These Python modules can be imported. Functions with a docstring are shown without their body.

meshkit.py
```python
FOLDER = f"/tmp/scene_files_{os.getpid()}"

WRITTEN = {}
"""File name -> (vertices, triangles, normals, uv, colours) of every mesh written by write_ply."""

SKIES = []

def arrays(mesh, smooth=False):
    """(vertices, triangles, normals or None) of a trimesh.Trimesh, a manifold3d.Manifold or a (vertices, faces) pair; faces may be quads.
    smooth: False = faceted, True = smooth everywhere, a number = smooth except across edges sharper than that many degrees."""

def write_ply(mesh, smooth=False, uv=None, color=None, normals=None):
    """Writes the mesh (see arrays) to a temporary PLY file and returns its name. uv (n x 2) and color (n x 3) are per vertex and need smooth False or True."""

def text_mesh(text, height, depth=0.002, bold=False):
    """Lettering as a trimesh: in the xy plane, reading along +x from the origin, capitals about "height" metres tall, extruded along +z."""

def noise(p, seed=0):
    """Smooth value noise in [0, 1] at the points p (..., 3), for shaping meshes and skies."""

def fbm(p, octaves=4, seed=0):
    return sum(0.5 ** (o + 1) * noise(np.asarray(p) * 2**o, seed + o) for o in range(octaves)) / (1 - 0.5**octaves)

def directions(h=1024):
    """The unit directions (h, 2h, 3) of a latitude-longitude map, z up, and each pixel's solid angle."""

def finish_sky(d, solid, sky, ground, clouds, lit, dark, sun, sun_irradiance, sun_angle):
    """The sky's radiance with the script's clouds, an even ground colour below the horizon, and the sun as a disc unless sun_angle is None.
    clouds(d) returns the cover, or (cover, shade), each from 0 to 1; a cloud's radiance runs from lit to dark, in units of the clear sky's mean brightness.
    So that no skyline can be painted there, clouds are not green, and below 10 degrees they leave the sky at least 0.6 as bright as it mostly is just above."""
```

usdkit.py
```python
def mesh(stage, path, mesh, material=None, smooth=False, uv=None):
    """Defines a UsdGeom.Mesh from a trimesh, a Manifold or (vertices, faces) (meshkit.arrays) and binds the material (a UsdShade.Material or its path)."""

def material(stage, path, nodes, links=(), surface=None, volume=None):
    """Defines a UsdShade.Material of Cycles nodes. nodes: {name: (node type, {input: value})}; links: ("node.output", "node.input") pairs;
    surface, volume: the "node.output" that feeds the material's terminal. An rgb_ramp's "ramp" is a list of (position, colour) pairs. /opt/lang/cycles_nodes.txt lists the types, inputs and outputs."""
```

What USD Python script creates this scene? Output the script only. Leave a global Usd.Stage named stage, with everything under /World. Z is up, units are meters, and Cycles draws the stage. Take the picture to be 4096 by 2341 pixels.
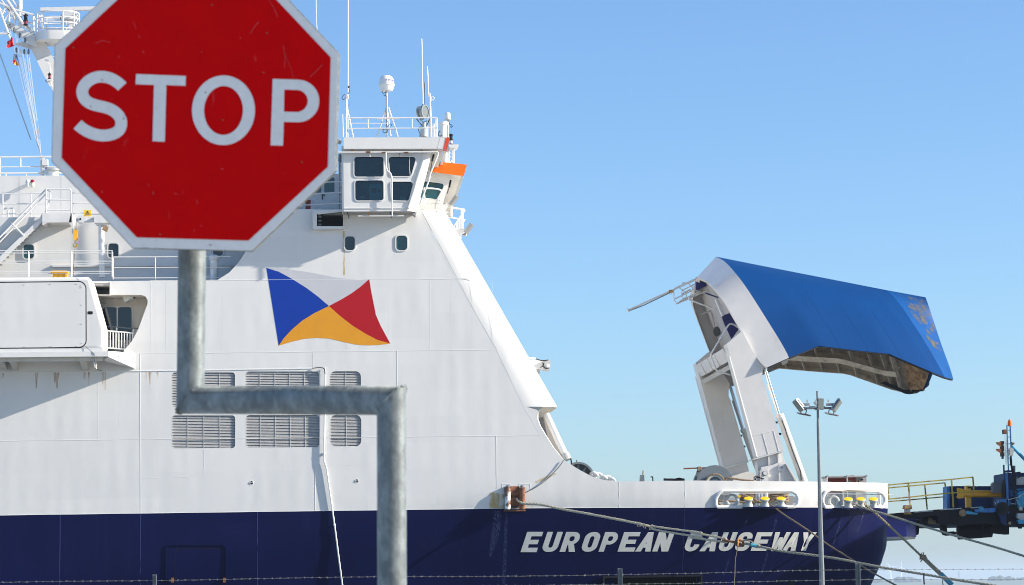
import math, random
import numpy as np
import trimesh, usdkit, meshkit
import shapely
from shapely.geometry import Polygon, LineString, Point, box as sbox, MultiPolygon
from shapely.ops import unary_union
from scipy.interpolate import CubicSpline
from pxr import Usd, UsdGeom, UsdLux, UsdShade, Gf, Sdf

stage = Usd.Stage.CreateInMemory()
UsdGeom.SetStageUpAxis(stage, "Z")
UsdGeom.SetStageMetersPerUnit(stage, 1.0)
UsdGeom.Xform.Define(stage, "/World")
UsdGeom.Scope.Define(stage, "/World/Looks")
rng = random.Random(7)
nrng = np.random.default_rng(7)

# ---------------------------------------------------------------- camera
YAW, PITCH, ROLL = math.radians(4.05), math.radians(6.31), 0.0155
CAM = np.array([0.0, 0.0, 1.65])
FP = 10770.0                     # focal length in pixels of the 4096 px wide photograph
fwd = np.array([math.sin(YAW) * math.cos(PITCH), math.cos(YAW) * math.cos(PITCH), math.sin(PITCH)])
r0 = np.array([math.cos(YAW), -math.sin(YAW), 0.0])
u0 = np.cross(r0, fwd)
RIGHT = math.cos(ROLL) * r0 - math.sin(ROLL) * u0
UP = math.sin(ROLL) * r0 + math.cos(ROLL) * u0
cam = UsdGeom.Camera.Define(stage, "/World/camera")
M = Gf.Matrix4d(*RIGHT, 0, *UP, 0, *(-fwd), 0, *CAM, 1)
cam.AddTransformOp().Set(M)
cam.CreateHorizontalApertureAttr(36.0)
cam.CreateVerticalApertureAttr(36.0 * 585 / 1024)
cam.CreateFocalLengthAttr(36.0 * FP / 4096)
cam.CreateClippingRangeAttr(Gf.Vec2f(0.1, 60000))
cam.CreateFStopAttr(15.0)
cam.CreateFocusDistanceAttr(125.0)
cam.CreateExposureAttr(1.07)

# ---------------------------------------------------------------- sky and sun
SUN_AZ = math.radians(12.5)      # towards the camera's side of the ship's axis
SUN_EL = math.radians(24.0)
sun_dir = np.array([math.cos(SUN_EL) * math.cos(SUN_AZ), -math.cos(SUN_EL) * math.sin(SUN_AZ), math.sin(SUN_EL)])
usdkit.material(stage, "/World/Looks/sky_light", {
    "s": ("sky_texture", {"sky_type": "single_scattering", "sun_disc": False, "sun_elevation": SUN_EL,
                          "sun_rotation": math.atan2(sun_dir[0], sun_dir[1]), "air_density": 0.95, "aerosol_density": 0.9, "ozone_density": 4.8}),
    "t": ("mix", {"mix_type": "multiply", "fac": 1.0, "color2": (0.92, 0.995, 1.055)}),
    "b": ("background_shader", {"strength": 0.094})}, [("s.color", "t.color1"), ("t.color", "b.color")], surface="b.background")
dome = UsdLux.DomeLight.Define(stage, "/World/sky")
UsdShade.MaterialBindingAPI.Apply(dome.GetPrim()).Bind(UsdShade.Material.Get(stage, "/World/Looks/sky_light"))
dome.GetPrim().SetCustomDataByKey("kind", "structure")
dome.GetPrim().SetCustomDataByKey("label", "clear pale blue daylight sky")
sun = UsdLux.DistantLight.Define(stage, "/World/sun")
sun.CreateNormalizeAttr(True)
sun.CreateIntensityAttr(1.25)
sun.CreateAngleAttr(0.5)
sun.CreateColorAttr(Gf.Vec3f(1.0, 0.92, 0.80))
zax = sun_dir
xax = np.cross([0, 0, 1.0], zax); xax /= np.linalg.norm(xax)
yax = np.cross(zax, xax)
sun.AddTransformOp().Set(Gf.Matrix4d(*xax, 0, *yax, 0, *zax, 0, 0, 0, 0, 1))

# ---------------------------------------------------------------- pixels to places
def ray(p):
    d = fwd * FP + RIGHT * (p[0] - 2048.0) - UP * (p[1] - 1170.5)
    return d / np.linalg.norm(d)

def at(p, Y):
    d = ray(p)
    return CAM + d * ((Y - CAM[1]) / d[1])

def on_plane(p, c, n):
    d = ray(p)
    return CAM + d * (np.dot(np.asarray(c) - CAM, n) / np.dot(d, n))

def at_depth(p, dep):
    d = ray(p)
    return CAM + d * (dep / np.dot(d, fwd))

ZOOM = dict(a=(0, 0, 2.6), b=(0, 560, 2.6), c=(0, 1000, 2.6), d=(1200, 100, 2.4263), e=(1200, 500, 2.4263), f=(600, 1000, 1.6932),
            g=(2480, 1000, 2.6), h=(2700, 1400, 2.2063), i=(3000, 1300, 2.9628), j=(3400, 1640, 2.0776), k=(1950, 1700, 2.2714),
            l=(0, 1900, 1.82), m=(1900, 1300, 2.4267), n=(2700, 1850, 2.965), v=(0, 0, 0.62207), o=(180, 0, 1.4), q=(3130, 1540, 8.786),
            r=(3480, 1690, 2.9708), u=(3280, 2060, 3.1225), w=(640, 970, 4.16), x=(1640, 560, 3.64), y=(2400, 2100, 3.64), P=(0, 0, 1))

def Z(k, *pts):
    x0, y0, s = ZOOM[k]
    out = [(x0 + x / s, y0 + y / s) for x, y in pts]
    return out

def z1(k, x, y):
    return Z(k, (x, y))[0]

# ---------------------------------------------------------------- objects
class Node:
    def __init__(self, path, base):
        self.path, self.base = path, np.asarray(base, float)
taken = {}
def fresh(parent, name):
    n = taken.get((parent, name), 0)
    taken[(parent, name)] = n + 1
    return f"{parent}/{name}" + (f"_{n:03d}" if n else "")

def tag(path, **kw):
    p = stage.GetPrimAtPath(path)
    for k, v in kw.items():
        if v:
            p.SetCustomDataByKey(k, v)

def thing(name, label, category, base=(0, 0, 0), group=None, kind=None):
    path = fresh("/World", name)
    x = UsdGeom.Xform.Define(stage, path)
    x.AddTranslateOp().Set(Gf.Vec3d(*map(float, base)))
    tag(path, label=label, category=category, group=group, kind=kind)
    return Node(path, base)

def holder(parent, name, label=None):
    path = fresh(parent.path, name)
    UsdGeom.Xform.Define(stage, path)
    tag(path, label=label)
    return Node(path, parent.base)

def tri(mesh):
    if isinstance(mesh, (list,)):
        return trimesh.util.concatenate([tri(m) for m in mesh])
    if hasattr(mesh, "to_mesh"):
        m = mesh.to_mesh()
        return trimesh.Trimesh(m.vert_properties[:, :3], m.tri_verts, process=False)
    if isinstance(mesh, tuple):
        v, f = np.asarray(mesh[0], float), np.asarray(mesh[1], int)
        if f.shape[1] == 4:
            f = np.vstack([f[:, [0, 1, 2]], f[:, [0, 2, 3]]])
        return trimesh.Trimesh(v, f, process=False)
    return mesh

def part(parent, name, mesh, material, smooth=30, label=None, kind=None):
    path = fresh(parent.path, name)
    m = tri(mesh).copy()
    m.apply_translation(-parent.base)
    usdkit.mesh(stage, path, m, material, smooth=smooth)
    tag(path, label=label, kind=kind)
    return Node(path, parent.base)

def single(name, mesh, material, label, category=None, group=None, kind=None, smooth=30):
    path = fresh("/World", name)
    usdkit.mesh(stage, path, tri(mesh), material, smooth=smooth)
    tag(path, label=label, category=category, group=group, kind=kind)
    return Node(path, (0, 0, 0))

# ---------------------------------------------------------------- materials
MATS = {}
def mat(name, c, rough=0.5, metal=0.0, var=0.06, scale=0.8, stretch=(1, 1, 1), bump=0.0, bscale=6.0, bstretch=(1, 1, 1), dirt=None, spec=0.5, coat=0.0, bdist=0.02, plates=0.0, dr=0.0):
    """paint or metal with an uneven tone; dirt = (colour, from, to, scale, stretch, amount)"""
    c = np.array(c, float)
    n = {"g": ("geometry", {}), "mp": ("mapping", {"scale": stretch}), "nz": ("noise_texture", {"scale": scale, "detail": 5.0, "roughness": 0.6}),
         "rp": ("rgb_ramp", {"ramp": [(0.3, tuple(c * (1 - var))), (0.7, tuple(np.minimum(c * (1 + var), 0.95)))]}),
         "p": ("principled_bsdf", {"roughness": rough, "metallic": metal, "specular_ior_level": spec, "coat_weight": coat, "diffuse_roughness": dr})}
    l = [("g.position", "mp.vector"), ("mp.vector", "nz.vector"), ("nz.fac", "rp.fac")]
    col = "rp.color"
    if dirt:
        dc, lo, hi, ds, dst, amt = dirt
        n["dm"] = ("mapping", {"scale": dst}); n["dn"] = ("noise_texture", {"scale": ds, "detail": 6.0, "roughness": 0.65})
        n["dr"] = ("rgb_ramp", {"ramp": [(lo, (0, 0, 0)), (hi, (amt, amt, amt))]})
        n["mx"] = ("mix", {"mix_type": "mix", "color2": dc})
        l += [("g.position", "dm.vector"), ("dm.vector", "dn.vector"), ("dn.fac", "dr.fac"), ("dr.color", "mx.fac"), (col, "mx.color1")]
        col = "mx.color"
    if plates:      # steel plates each weathered a little differently, and dents between the frames behind them
        n["xz"] = ("separate_xyz", {}); n["cx"] = ("combine_xyz", {})
        n["bk"] = ("brick_texture", {"color1": (1.0, 1.0, 1.0), "color2": (1 - plates, 1 - plates * .9, 1 - plates * .8), "mortar": (1, 1, 1), "mortar_size": 0.0, "scale": 1.0, "brick_width": 3.3, "row_height": 1.25, "offset": 0.37, "bias": 0.0})
        n["mb"] = ("mix", {"mix_type": "multiply", "fac": 1.0})
        l += [("g.position", "xz.vector"), ("xz.x", "cx.x"), ("xz.z", "cx.y"), ("cx.vector", "bk.vector"), (col, "mb.color1"), ("bk.color", "mb.color2")]
        col = "mb.color"
    l.append((col, "p.base_color"))
    if plates and bump:
        n["wv"] = ("wave_texture", {"wave_type": "bands", "bands_direction": "x", "scale": 0.37, "distortion": 0.6, "detail": 1.0, "detail_scale": 0.6})
        n["wn"] = ("noise_texture", {"scale": 0.55, "detail": 2.0}); n["wr"] = ("rgb_ramp", {"ramp": [(0.4, (0, 0, 0)), (0.75, (0.55, 0.55, 0.55))]})
        n["wm"] = ("math", {"math_type": "multiply"}); n["wa"] = ("math", {"math_type": "add"})
        n["bm"] = ("mapping", {"scale": bstretch}); n["bn"] = ("noise_texture", {"scale": bscale, "detail": 1.0, "roughness": 0.35})
        n["bp"] = ("bump", {"strength": bump, "distance": bdist})
        l += [("g.position", "wv.vector"), ("g.position", "wn.vector"), ("wn.fac", "wr.fac"), ("wv.fac", "wm.value1"), ("wr.color", "wm.value2"), ("g.position", "bm.vector"), ("bm.vector", "bn.vector"),
              ("wm.value", "wa.value1"), ("bn.fac", "wa.value2"), ("wa.value", "bp.height"), ("bp.normal", "p.normal")]
    elif bump:
        n["bm"] = ("mapping", {"scale": bstretch}); n["bn"] = ("noise_texture", {"scale": bscale, "detail": 3.0})
        n["bp"] = ("bump", {"strength": bump, "distance": bdist})
        l += [("g.position", "bm.vector"), ("bm.vector", "bn.vector"), ("bn.fac", "bp.height"), ("bp.normal", "p.normal")]
    MATS[name] = usdkit.material(stage, f"/World/Looks/{name}", n, l, surface="p.BSDF")
    return MATS[name]

WHITE = mat("white_paint", (0.655, 0.642, 0.615), 0.45, plates=0.05, var=0.025, scale=0.5, stretch=(1, 1, 0.4), bump=0.30, bscale=0.7, bstretch=(1.2, 1, 0.45), bdist=0.035,
            dirt=((0.55, 0.52, 0.46), 0.56, 0.9, 0.9, (1.4, 1, 0.16), 0.35))
WHITE2 = mat("white_fittings", (0.63, 0.62, 0.60), 0.4, var=0.05, scale=3)
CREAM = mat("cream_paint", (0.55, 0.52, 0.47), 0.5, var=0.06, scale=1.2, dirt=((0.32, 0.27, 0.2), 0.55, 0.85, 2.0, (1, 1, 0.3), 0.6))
VGREY = mat("visor_white", (0.58, 0.56, 0.535), 0.45, var=0.05, scale=1.0, bump=0.2, bscale=1.5, bdist=0.02, dirt=((0.4, 0.36, 0.3), 0.58, 0.9, 2.4, (1, 1, 0.4), 0.5))
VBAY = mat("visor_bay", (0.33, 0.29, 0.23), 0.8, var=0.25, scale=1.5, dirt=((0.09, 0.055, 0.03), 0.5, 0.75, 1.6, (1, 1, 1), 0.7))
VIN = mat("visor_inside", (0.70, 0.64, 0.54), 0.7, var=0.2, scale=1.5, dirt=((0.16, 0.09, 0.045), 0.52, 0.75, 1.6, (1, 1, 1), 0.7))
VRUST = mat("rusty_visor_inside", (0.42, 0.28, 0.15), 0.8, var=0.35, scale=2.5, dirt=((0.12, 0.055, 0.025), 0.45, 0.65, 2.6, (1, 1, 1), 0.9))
NAVY = mat("navy_hull_paint", (0.0038, 0.0060, 0.046), 0.45, spec=0.06, plates=0.14, var=0.13, scale=0.5, stretch=(1, 1, 0.5), bump=0.3, bscale=0.9, bstretch=(1.0, 1, 0.5), bdist=0.03,
           dirt=((0.024, 0.03, 0.07), 0.58, 0.85, 1.5, (2.2, 2.2, 0.08), 0.35))
BLUE = mat("visor_blue_paint", (0.0006, 0.034, 0.135), 0.5, spec=0.06, var=0.05, scale=0.5, bump=0.25, bscale=0.9, bdist=0.03, dirt=((0.002, 0.045, 0.165), 0.55, 0.85, 0.7, (1, 1, 1), 0.4))
BLUEMOSS = mat("visor_blue_stained", (0.002, 0.052, 0.19), 0.45, spec=0.12, var=0.10, scale=0.7)
DKBLUE = mat("dark_blue_paint", (0.012, 0.016, 0.12), 0.45, var=0.1, scale=1.5)
PURPLE = mat("bow_platform_blue", (0.03, 0.028, 0.30), 0.4, var=0.08, scale=1.2, dirt=((0.12, 0.12, 0.35), 0.6, 0.9, 3, (1, 1, 0.4), 0.4))
FLAGB = mat("emblem_blue", (0.002, 0.034, 0.285), 0.4, spec=0.25, var=0.06, scale=1.0, bump=0.3, bscale=1.1, bstretch=(1.2, 1, 0.45), bdist=0.03)
FLAGR = mat("emblem_red", (0.38, 0.004, 0.009), 0.4, spec=0.25, var=0.06, scale=1.0, bump=0.3, bscale=1.1, bstretch=(1.2, 1, 0.45), bdist=0.03)
FLAGY = mat("emblem_yellow", (0.64, 0.265, 0.002), 0.4, var=0.05, scale=1.0, bump=0.3, bscale=1.1, bstretch=(1.2, 1, 0.45), bdist=0.03)
FLAGW = mat("emblem_grey", (0.47, 0.47, 0.49), 0.42, var=0.03, scale=1.0, bump=0.3, bscale=1.1, bstretch=(1.2, 1, 0.45), bdist=0.03)
LETTER = mat("name_letter_paint", (0.60, 0.59, 0.54), 0.5, var=0.06, scale=3)
ORANGE = mat("orange_paint", (0.88, 0.13, 0.004), 0.5, spec=0.2, var=0.05)
REDOR = mat("red_orange_paint", (0.62, 0.06, 0.02), 0.55, var=0.15, scale=5)
BLACK = mat("black_rubber", (0.010, 0.010, 0.012), 0.6, spec=0.25, var=0.2, scale=4)
SOOT = mat("dark_steel", (0.008, 0.008, 0.011), 0.6, spec=0.2, var=0.35, scale=2)
GREY = mat("grey_machinery", (0.14, 0.165, 0.18), 0.45, var=0.1, scale=2.5)
DGREY = mat("dark_grey_machinery", (0.10, 0.12, 0.13), 0.5, var=0.15, scale=3)
PALEGREY = mat("pale_grey_casting", (0.38, 0.40, 0.385), 0.5, var=0.10, scale=4, dirt=((0.22, 0.1, 0.05), 0.58, 0.75, 5, (1, 1, 0.5), 0.7))
RUST = mat("rust", (0.17, 0.065, 0.028), 0.85, var=0.5, scale=7)
RUSTW = mat("rusty_white_roller", (0.70, 0.69, 0.66), 0.55, var=0.06, scale=2, dirt=((0.13, 0.055, 0.025), 0.46, 0.54, 1.7, (1, 1, 1.3), 1.0))
RUSTO = mat("orange_rust", (0.42, 0.19, 0.045), 0.8, var=0.5, scale=5)
YELLOW = mat("yellow_paint", (0.80, 0.40, 0.012), 0.5, var=0.08, scale=4, dirt=((0.25, 0.12, 0.04), 0.6, 0.8, 6, (1, 1, 1), 0.6))
YCAP = mat("yellow_cap_paint", (0.82, 0.52, 0.01), 0.5, var=0.08, scale=6)
YGREEN = mat("weathered_yellow_rail", (0.36, 0.27, 0.03), 0.7, var=0.3, scale=3, dirt=((0.12, 0.06, 0.03), 0.5, 0.68, 3.5, (1, 1, 1), 0.9))
CHROME = mat("chrome_rod", (0.62, 0.64, 0.66), 0.15, metal=1.0, var=0.03)
GALV = mat("galvanised_steel", (0.115, 0.135, 0.14), 0.6, metal=0.2, dr=1.0, var=0.16, scale=30, bump=0.25, bscale=60, bdist=0.004, dirt=((0.25, 0.285, 0.285), 0.42, 0.64, 26, (1, 1, 0.6), 0.75))
GALV2 = mat("galvanised_mast", (0.13, 0.145, 0.155), 0.5, metal=0.3, var=0.15, scale=6)
ALU = mat("lamp_housing_grey", (0.24, 0.24, 0.24), 0.4, metal=0.2, var=0.06)
LENS = mat("lamp_lens", (0.13, 0.145, 0.13), 0.15, var=0.15, scale=20)
SIGNRED = mat("sign_red_film", (0.50, 0.001, 0.0015), 0.6, spec=0.04, var=0.05, scale=14, dirt=((0.5, 0.08, 0.08), 0.66, 0.74, 38, (1, 1, 0.3), 0.35))
SIGNWHITE = mat("sign_white_film", (0.62, 0.57, 0.52), 0.5, var=0.05, scale=60, dirt=((0.32, 0.31, 0.25), 0.63, 0.78, 34, (1, 1, 1), 0.7))
SIGNEDGE = mat("sign_edge_grime", (0.17, 0.16, 0.12), 0.8, var=0.5, scale=60)
SCRATCH = mat("sign_scratch", (0.46, 0.045, 0.045), 0.6, var=0.3, scale=80)
RUSTSPOT = mat("rust_spot", (0.2, 0.07, 0.03), 0.8, var=0.3, scale=80)
CONTAINER_RED = mat("dark_red_paint", (0.22, 0.03, 0.022), 0.6, var=0.3, scale=2.5)
LBLUE = mat("port_blue_paint", (0.018, 0.15, 0.40), 0.5, var=0.15, scale=1.6, dirt=((0.01, 0.02, 0.05), 0.55, 0.8, 2, (1, 1, 1), 0.8))
MBLUE = mat("port_dark_blue", (0.008, 0.025, 0.085), 0.6, spec=0.25, var=0.25, scale=1.2)
CYAN = mat("port_cyan_paint", (0.02, 0.24, 0.40), 0.45, var=0.2, scale=2.0)
TAN = mat("tan_steel", (0.25, 0.17, 0.09), 0.7, var=0.3, scale=3)
TARP = mat("grey_tarp", (0.16, 0.17, 0.17), 0.8, var=0.2, scale=2)
ROPE = mat("rope_fibre", (0.30, 0.23, 0.14), 0.9, var=0.3, scale=18)
ROPEW = mat("pale_rope_fibre", (0.48, 0.41, 0.29), 0.9, var=0.25, scale=18)
ROPED = mat("dark_rope_fibre", (0.20, 0.14, 0.085), 0.9, var=0.4, scale=14)
ROPEG = mat("grey_rope_fibre", (0.30, 0.27, 0.20), 0.9, var=0.3, scale=18)
TEAL = mat("teal_lashing", (0.03, 0.22, 0.30), 0.8, var=0.3, scale=18)
WIRE = mat("galvanised_wire", (0.22, 0.215, 0.20), 0.5, metal=0.5, var=0.2, scale=30)
DECK = mat("deck_green", (0.30, 0.31, 0.29), 0.7, var=0.2, scale=1)
INSIDE = mat("dim_interior", (0.12, 0.14, 0.15), 0.7, var=0.3, scale=1.5)
CONSOLE = mat("teal_console", (0.04, 0.30, 0.38), 0.4, var=0.1)
GLASSD = mat("dark_window_glass", (0.006, 0.012, 0.014), 0.06, var=0.3, scale=1.2, coat=0.5)
GLASST = mat("teal_window_glass", (0.012, 0.05, 0.052), 0.06, var=0.5, scale=1.0, coat=0.5)
WARN = mat("warning_yellow", (0.8, 0.46, 0.01), 0.5, var=0.03)
REDLENS = mat("red_lamp_glass", (0.22, 0.008, 0.012), 0.15, var=0.2, scale=20, coat=0.6)
CLEARLENS = mat("clear_lamp_glass", (0.6, 0.6, 0.5), 0.15, var=0.1)
FLAGCR = mat("flag_red_cloth", (0.62, 0.012, 0.02), 0.8, var=0.15, scale=3)
FLAGCB = mat("flag_blue_cloth", (0.02, 0.06, 0.33), 0.8, var=0.1, scale=3)
FLAGCY = mat("flag_yellow_cloth", (0.8, 0.36, 0.01), 0.8, var=0.1, scale=3)
TXT = mat("dark_print", (0.03, 0.03, 0.05), 0.6)
TXTB = mat("blue_print", (0.02, 0.02, 0.25), 0.6)
CONCRETE = mat("quay_concrete", (0.36, 0.34, 0.30), 0.85, var=0.15, scale=0.6, bump=0.3, bscale=4)
SEAM = mat("seam_bead", (0.66, 0.65, 0.63), 0.45, var=0.03)
SEAMN = mat("navy_seam_bead", (0.03, 0.045, 0.17), 0.4, var=0.1)
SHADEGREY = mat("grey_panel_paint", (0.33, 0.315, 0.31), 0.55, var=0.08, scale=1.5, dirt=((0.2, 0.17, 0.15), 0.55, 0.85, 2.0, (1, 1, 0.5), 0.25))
LOUVRE = mat("louvre_paint", (0.52, 0.51, 0.495), 0.5, var=0.08, scale=2)
FIELD = mat("far_fields", (0.12, 0.14, 0.08), 0.9, var=0.25, scale=0.003)
TREE = mat("far_foliage", (0.05, 0.06, 0.035), 0.9, var=0.3, scale=0.05)

def cutout(name, c, lo, hi, scale, stretch, amount=0.9):
    """a stain: opaque in the clumps of a noise, nothing between them"""
    return usdkit.material(stage, f"/World/Looks/{name}", {
        "g": ("geometry", {}), "mp": ("mapping", {"scale": stretch}), "nz": ("noise_texture", {"scale": scale, "detail": 5.0, "roughness": 0.6}),
        "rp": ("rgb_ramp", {"ramp": [(lo, (0, 0, 0)), (hi, (amount,) * 3)]}), "t": ("transparent_bsdf", {}),
        "p": ("principled_bsdf", {"base_color": c, "roughness": 0.8}), "m": ("mix_closure", {})},
        [("g.position", "mp.vector"), ("mp.vector", "nz.vector"), ("nz.fac", "rp.fac"), ("rp.color", "m.fac"), ("t.BSDF", "m.closure1"), ("p.BSDF", "m.closure2")], surface="m.closure")
STAIN = cutout("rust_stain", (0.36, 0.19, 0.075), 0.38, 0.68, 6, (5, 5, 0.25), 0.85)
STAINY = cutout("yellow_stain", (0.5, 0.33, 0.07), 0.36, 0.62, 4, (1.5, 1.5, 0.4), 0.7)
MOSS = cutout("olive_growth", (0.10, 0.08, 0.03), 0.48, 0.68, 1.5, (1.2, 1.2, 1.0), 0.8)
SALT = cutout("salt_streak", (0.10, 0.12, 0.20), 0.45, 0.78, 5, (6, 6, 0.10), 0.45)
PANE = usdkit.material(stage, "/World/Looks/window_pane", {
    "t": ("transparent_bsdf", {"color": (0.55, 0.72, 0.74)}), "gl": ("glossy_bsdf", {"color": (0.9, 0.95, 1.0), "roughness": 0.02}),
    "fr": ("fresnel", {"IOR": 1.5}), "m": ("mix_closure", {})},
    [("fr.fac", "m.fac"), ("t.BSDF", "m.closure1"), ("gl.BSDF", "m.closure2")], surface="m.closure")
SEA = usdkit.material(stage, "/World/Looks/sea_water", {
    "g": ("geometry", {}), "nz": ("noise_texture", {"scale": 0.8, "detail": 4.0}), "bp": ("bump", {"strength": 0.5, "distance": 0.15}),
    "p": ("principled_bsdf", {"base_color": (0.02, 0.05, 0.07), "roughness": 0.12})},
    [("g.position", "nz.vector"), ("nz.fac", "bp.height"), ("bp.normal", "p.normal")], surface="p.BSDF")

# ---------------------------------------------------------------- shapes
def hull_of(pts):
    return trimesh.Trimesh(np.asarray(pts, float)).convex_hull if False else trimesh.convex.convex_hull(np.asarray(pts, float))

def bx(a, b):
    a, b = np.minimum(a, b), np.maximum(a, b)
    return trimesh.creation.box(extents=b - a, transform=trimesh.transformations.translation_matrix((a + b) / 2))

def obox(c, ax, ay, az):
    """oriented box: centre and three half-axis vectors"""
    c, ax, ay, az = (np.asarray(t, float) for t in (c, ax, ay, az))
    return hull_of([c + i * ax + j * ay + k * az for i in (-1, 1) for j in (-1, 1) for k in (-1, 1)])

def pbox(p0, p1, Y, depth):
    a, b = at(p0, Y), at(p1, Y)
    return bx((a[0], Y, b[2]), (b[0], Y + depth, a[2]))

def tube(pts, r, n=8, caps=True):
    p = np.asarray(pts, float)
    keep = [0] + [i for i in range(1, len(p)) if np.linalg.norm(p[i] - p[i - 1]) > 1e-6]
    p = p[keep]
    r = np.broadcast_to(np.asarray(r, float), (len(pts),))[keep]
    seg = np.diff(p, axis=0); seg /= np.linalg.norm(seg, axis=1, keepdims=True)
    ref = np.array([0, 0, 1.0]) if abs(seg[0][2]) < 0.9 else np.array([1.0, 0, 0])
    a = np.cross(seg[0], ref); a /= np.linalg.norm(a)
    b = np.cross(seg[0], a)
    ang = (np.arange(n) + 0.5) * 2 * np.pi / n
    ring = p[0] + r[0] * (np.cos(ang)[:, None] * a + np.sin(ang)[:, None] * b)
    rings = [ring]
    off = np.cos(ang)[:, None] * a + np.sin(ang)[:, None] * b
    for i in range(1, len(p)):
        s0 = seg[i - 1]
        if i < len(p) - 1:
            s1 = seg[i]
            nrm = s0 + s1
            if np.linalg.norm(nrm) < 0.3:
                nrm = s0
            nrm = nrm / np.linalg.norm(nrm)
        else:
            s1, nrm = s0, s0
        o = off * r[i]
        o = o - np.outer(o @ nrm / max(s0 @ nrm, 0.35), s0)      # mitre: slide along the segment on to the bisecting plane
        rings.append(p[i] + o)
        # transport the frame
        v = np.cross(s0, s1); c = float(s0 @ s1)
        if np.linalg.norm(v) > 1e-9:
            K = np.array([[0, -v[2], v[1]], [v[2], 0, -v[0]], [-v[1], v[0], 0]])
            R = np.eye(3) + K + K @ K / (1 + c)
            off = off @ R.T
    V = np.vstack(rings)
    F = []
    for i in range(len(p) - 1):
        for k in range(n):
            q = (k + 1) % n
            F += [[i * n + k, i * n + q, (i + 1) * n + q], [i * n + k, (i + 1) * n + q, (i + 1) * n + k]]
    if caps:
        V = np.vstack([V, p[0], p[-1]])
        c0, c1, last = len(V) - 2, len(V) - 1, (len(p) - 1) * n
        for k in range(n):
            q = (k + 1) % n
            F += [[c0, q, k], [c1, last + k, last + q]]
    return trimesh.Trimesh(V, np.array(F), process=False)

def rod(p, q, r, n=8):
    return tube([p, q], r, n)

def bend(pts, rad, k=4):
    """polyline with rounded corners"""
    p = np.asarray(pts, float); out = [p[0]]
    for i in range(1, len(p) - 1):
        a, b = p[i - 1] - p[i], p[i + 1] - p[i]
        la, lb = np.linalg.norm(a), np.linalg.norm(b)
        d = min(rad, 0.45 * la, 0.45 * lb)
        s, e = p[i] + a / la * d, p[i] + b / lb * d
        for t in np.linspace(0, 1, k + 1):
            out.append((1 - t) ** 2 * s + 2 * t * (1 - t) * p[i] + t ** 2 * e)
    out.append(p[-1])
    return np.array(out)

def polys(g):
    if g.is_empty:
        return []
    return [x for x in (g.geoms if hasattr(g, "geoms") else [g]) if isinstance(x, Polygon) and x.area > 1e-7]

def flat(poly):
    """(vertices n x 2, faces) of a shapely polygon"""
    vs, fs, n = [], [], 0
    for g in polys(poly):
        v, f = trimesh.creation.triangulate_polygon(g, engine="earcut")
        vs.append(v); fs.append(f + n); n += len(v)
    return np.vstack(vs), np.vstack(fs)

def prism(poly, y0, y1):
    """polygon in (x, z) extruded along y"""
    v, f = flat(poly)
    m = trimesh.Trimesh(np.column_stack([v[:, 0], np.full(len(v), y0), v[:, 1]]), f, process=False)
    return solid(m, np.array([0, y1 - y0, 0]))

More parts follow.
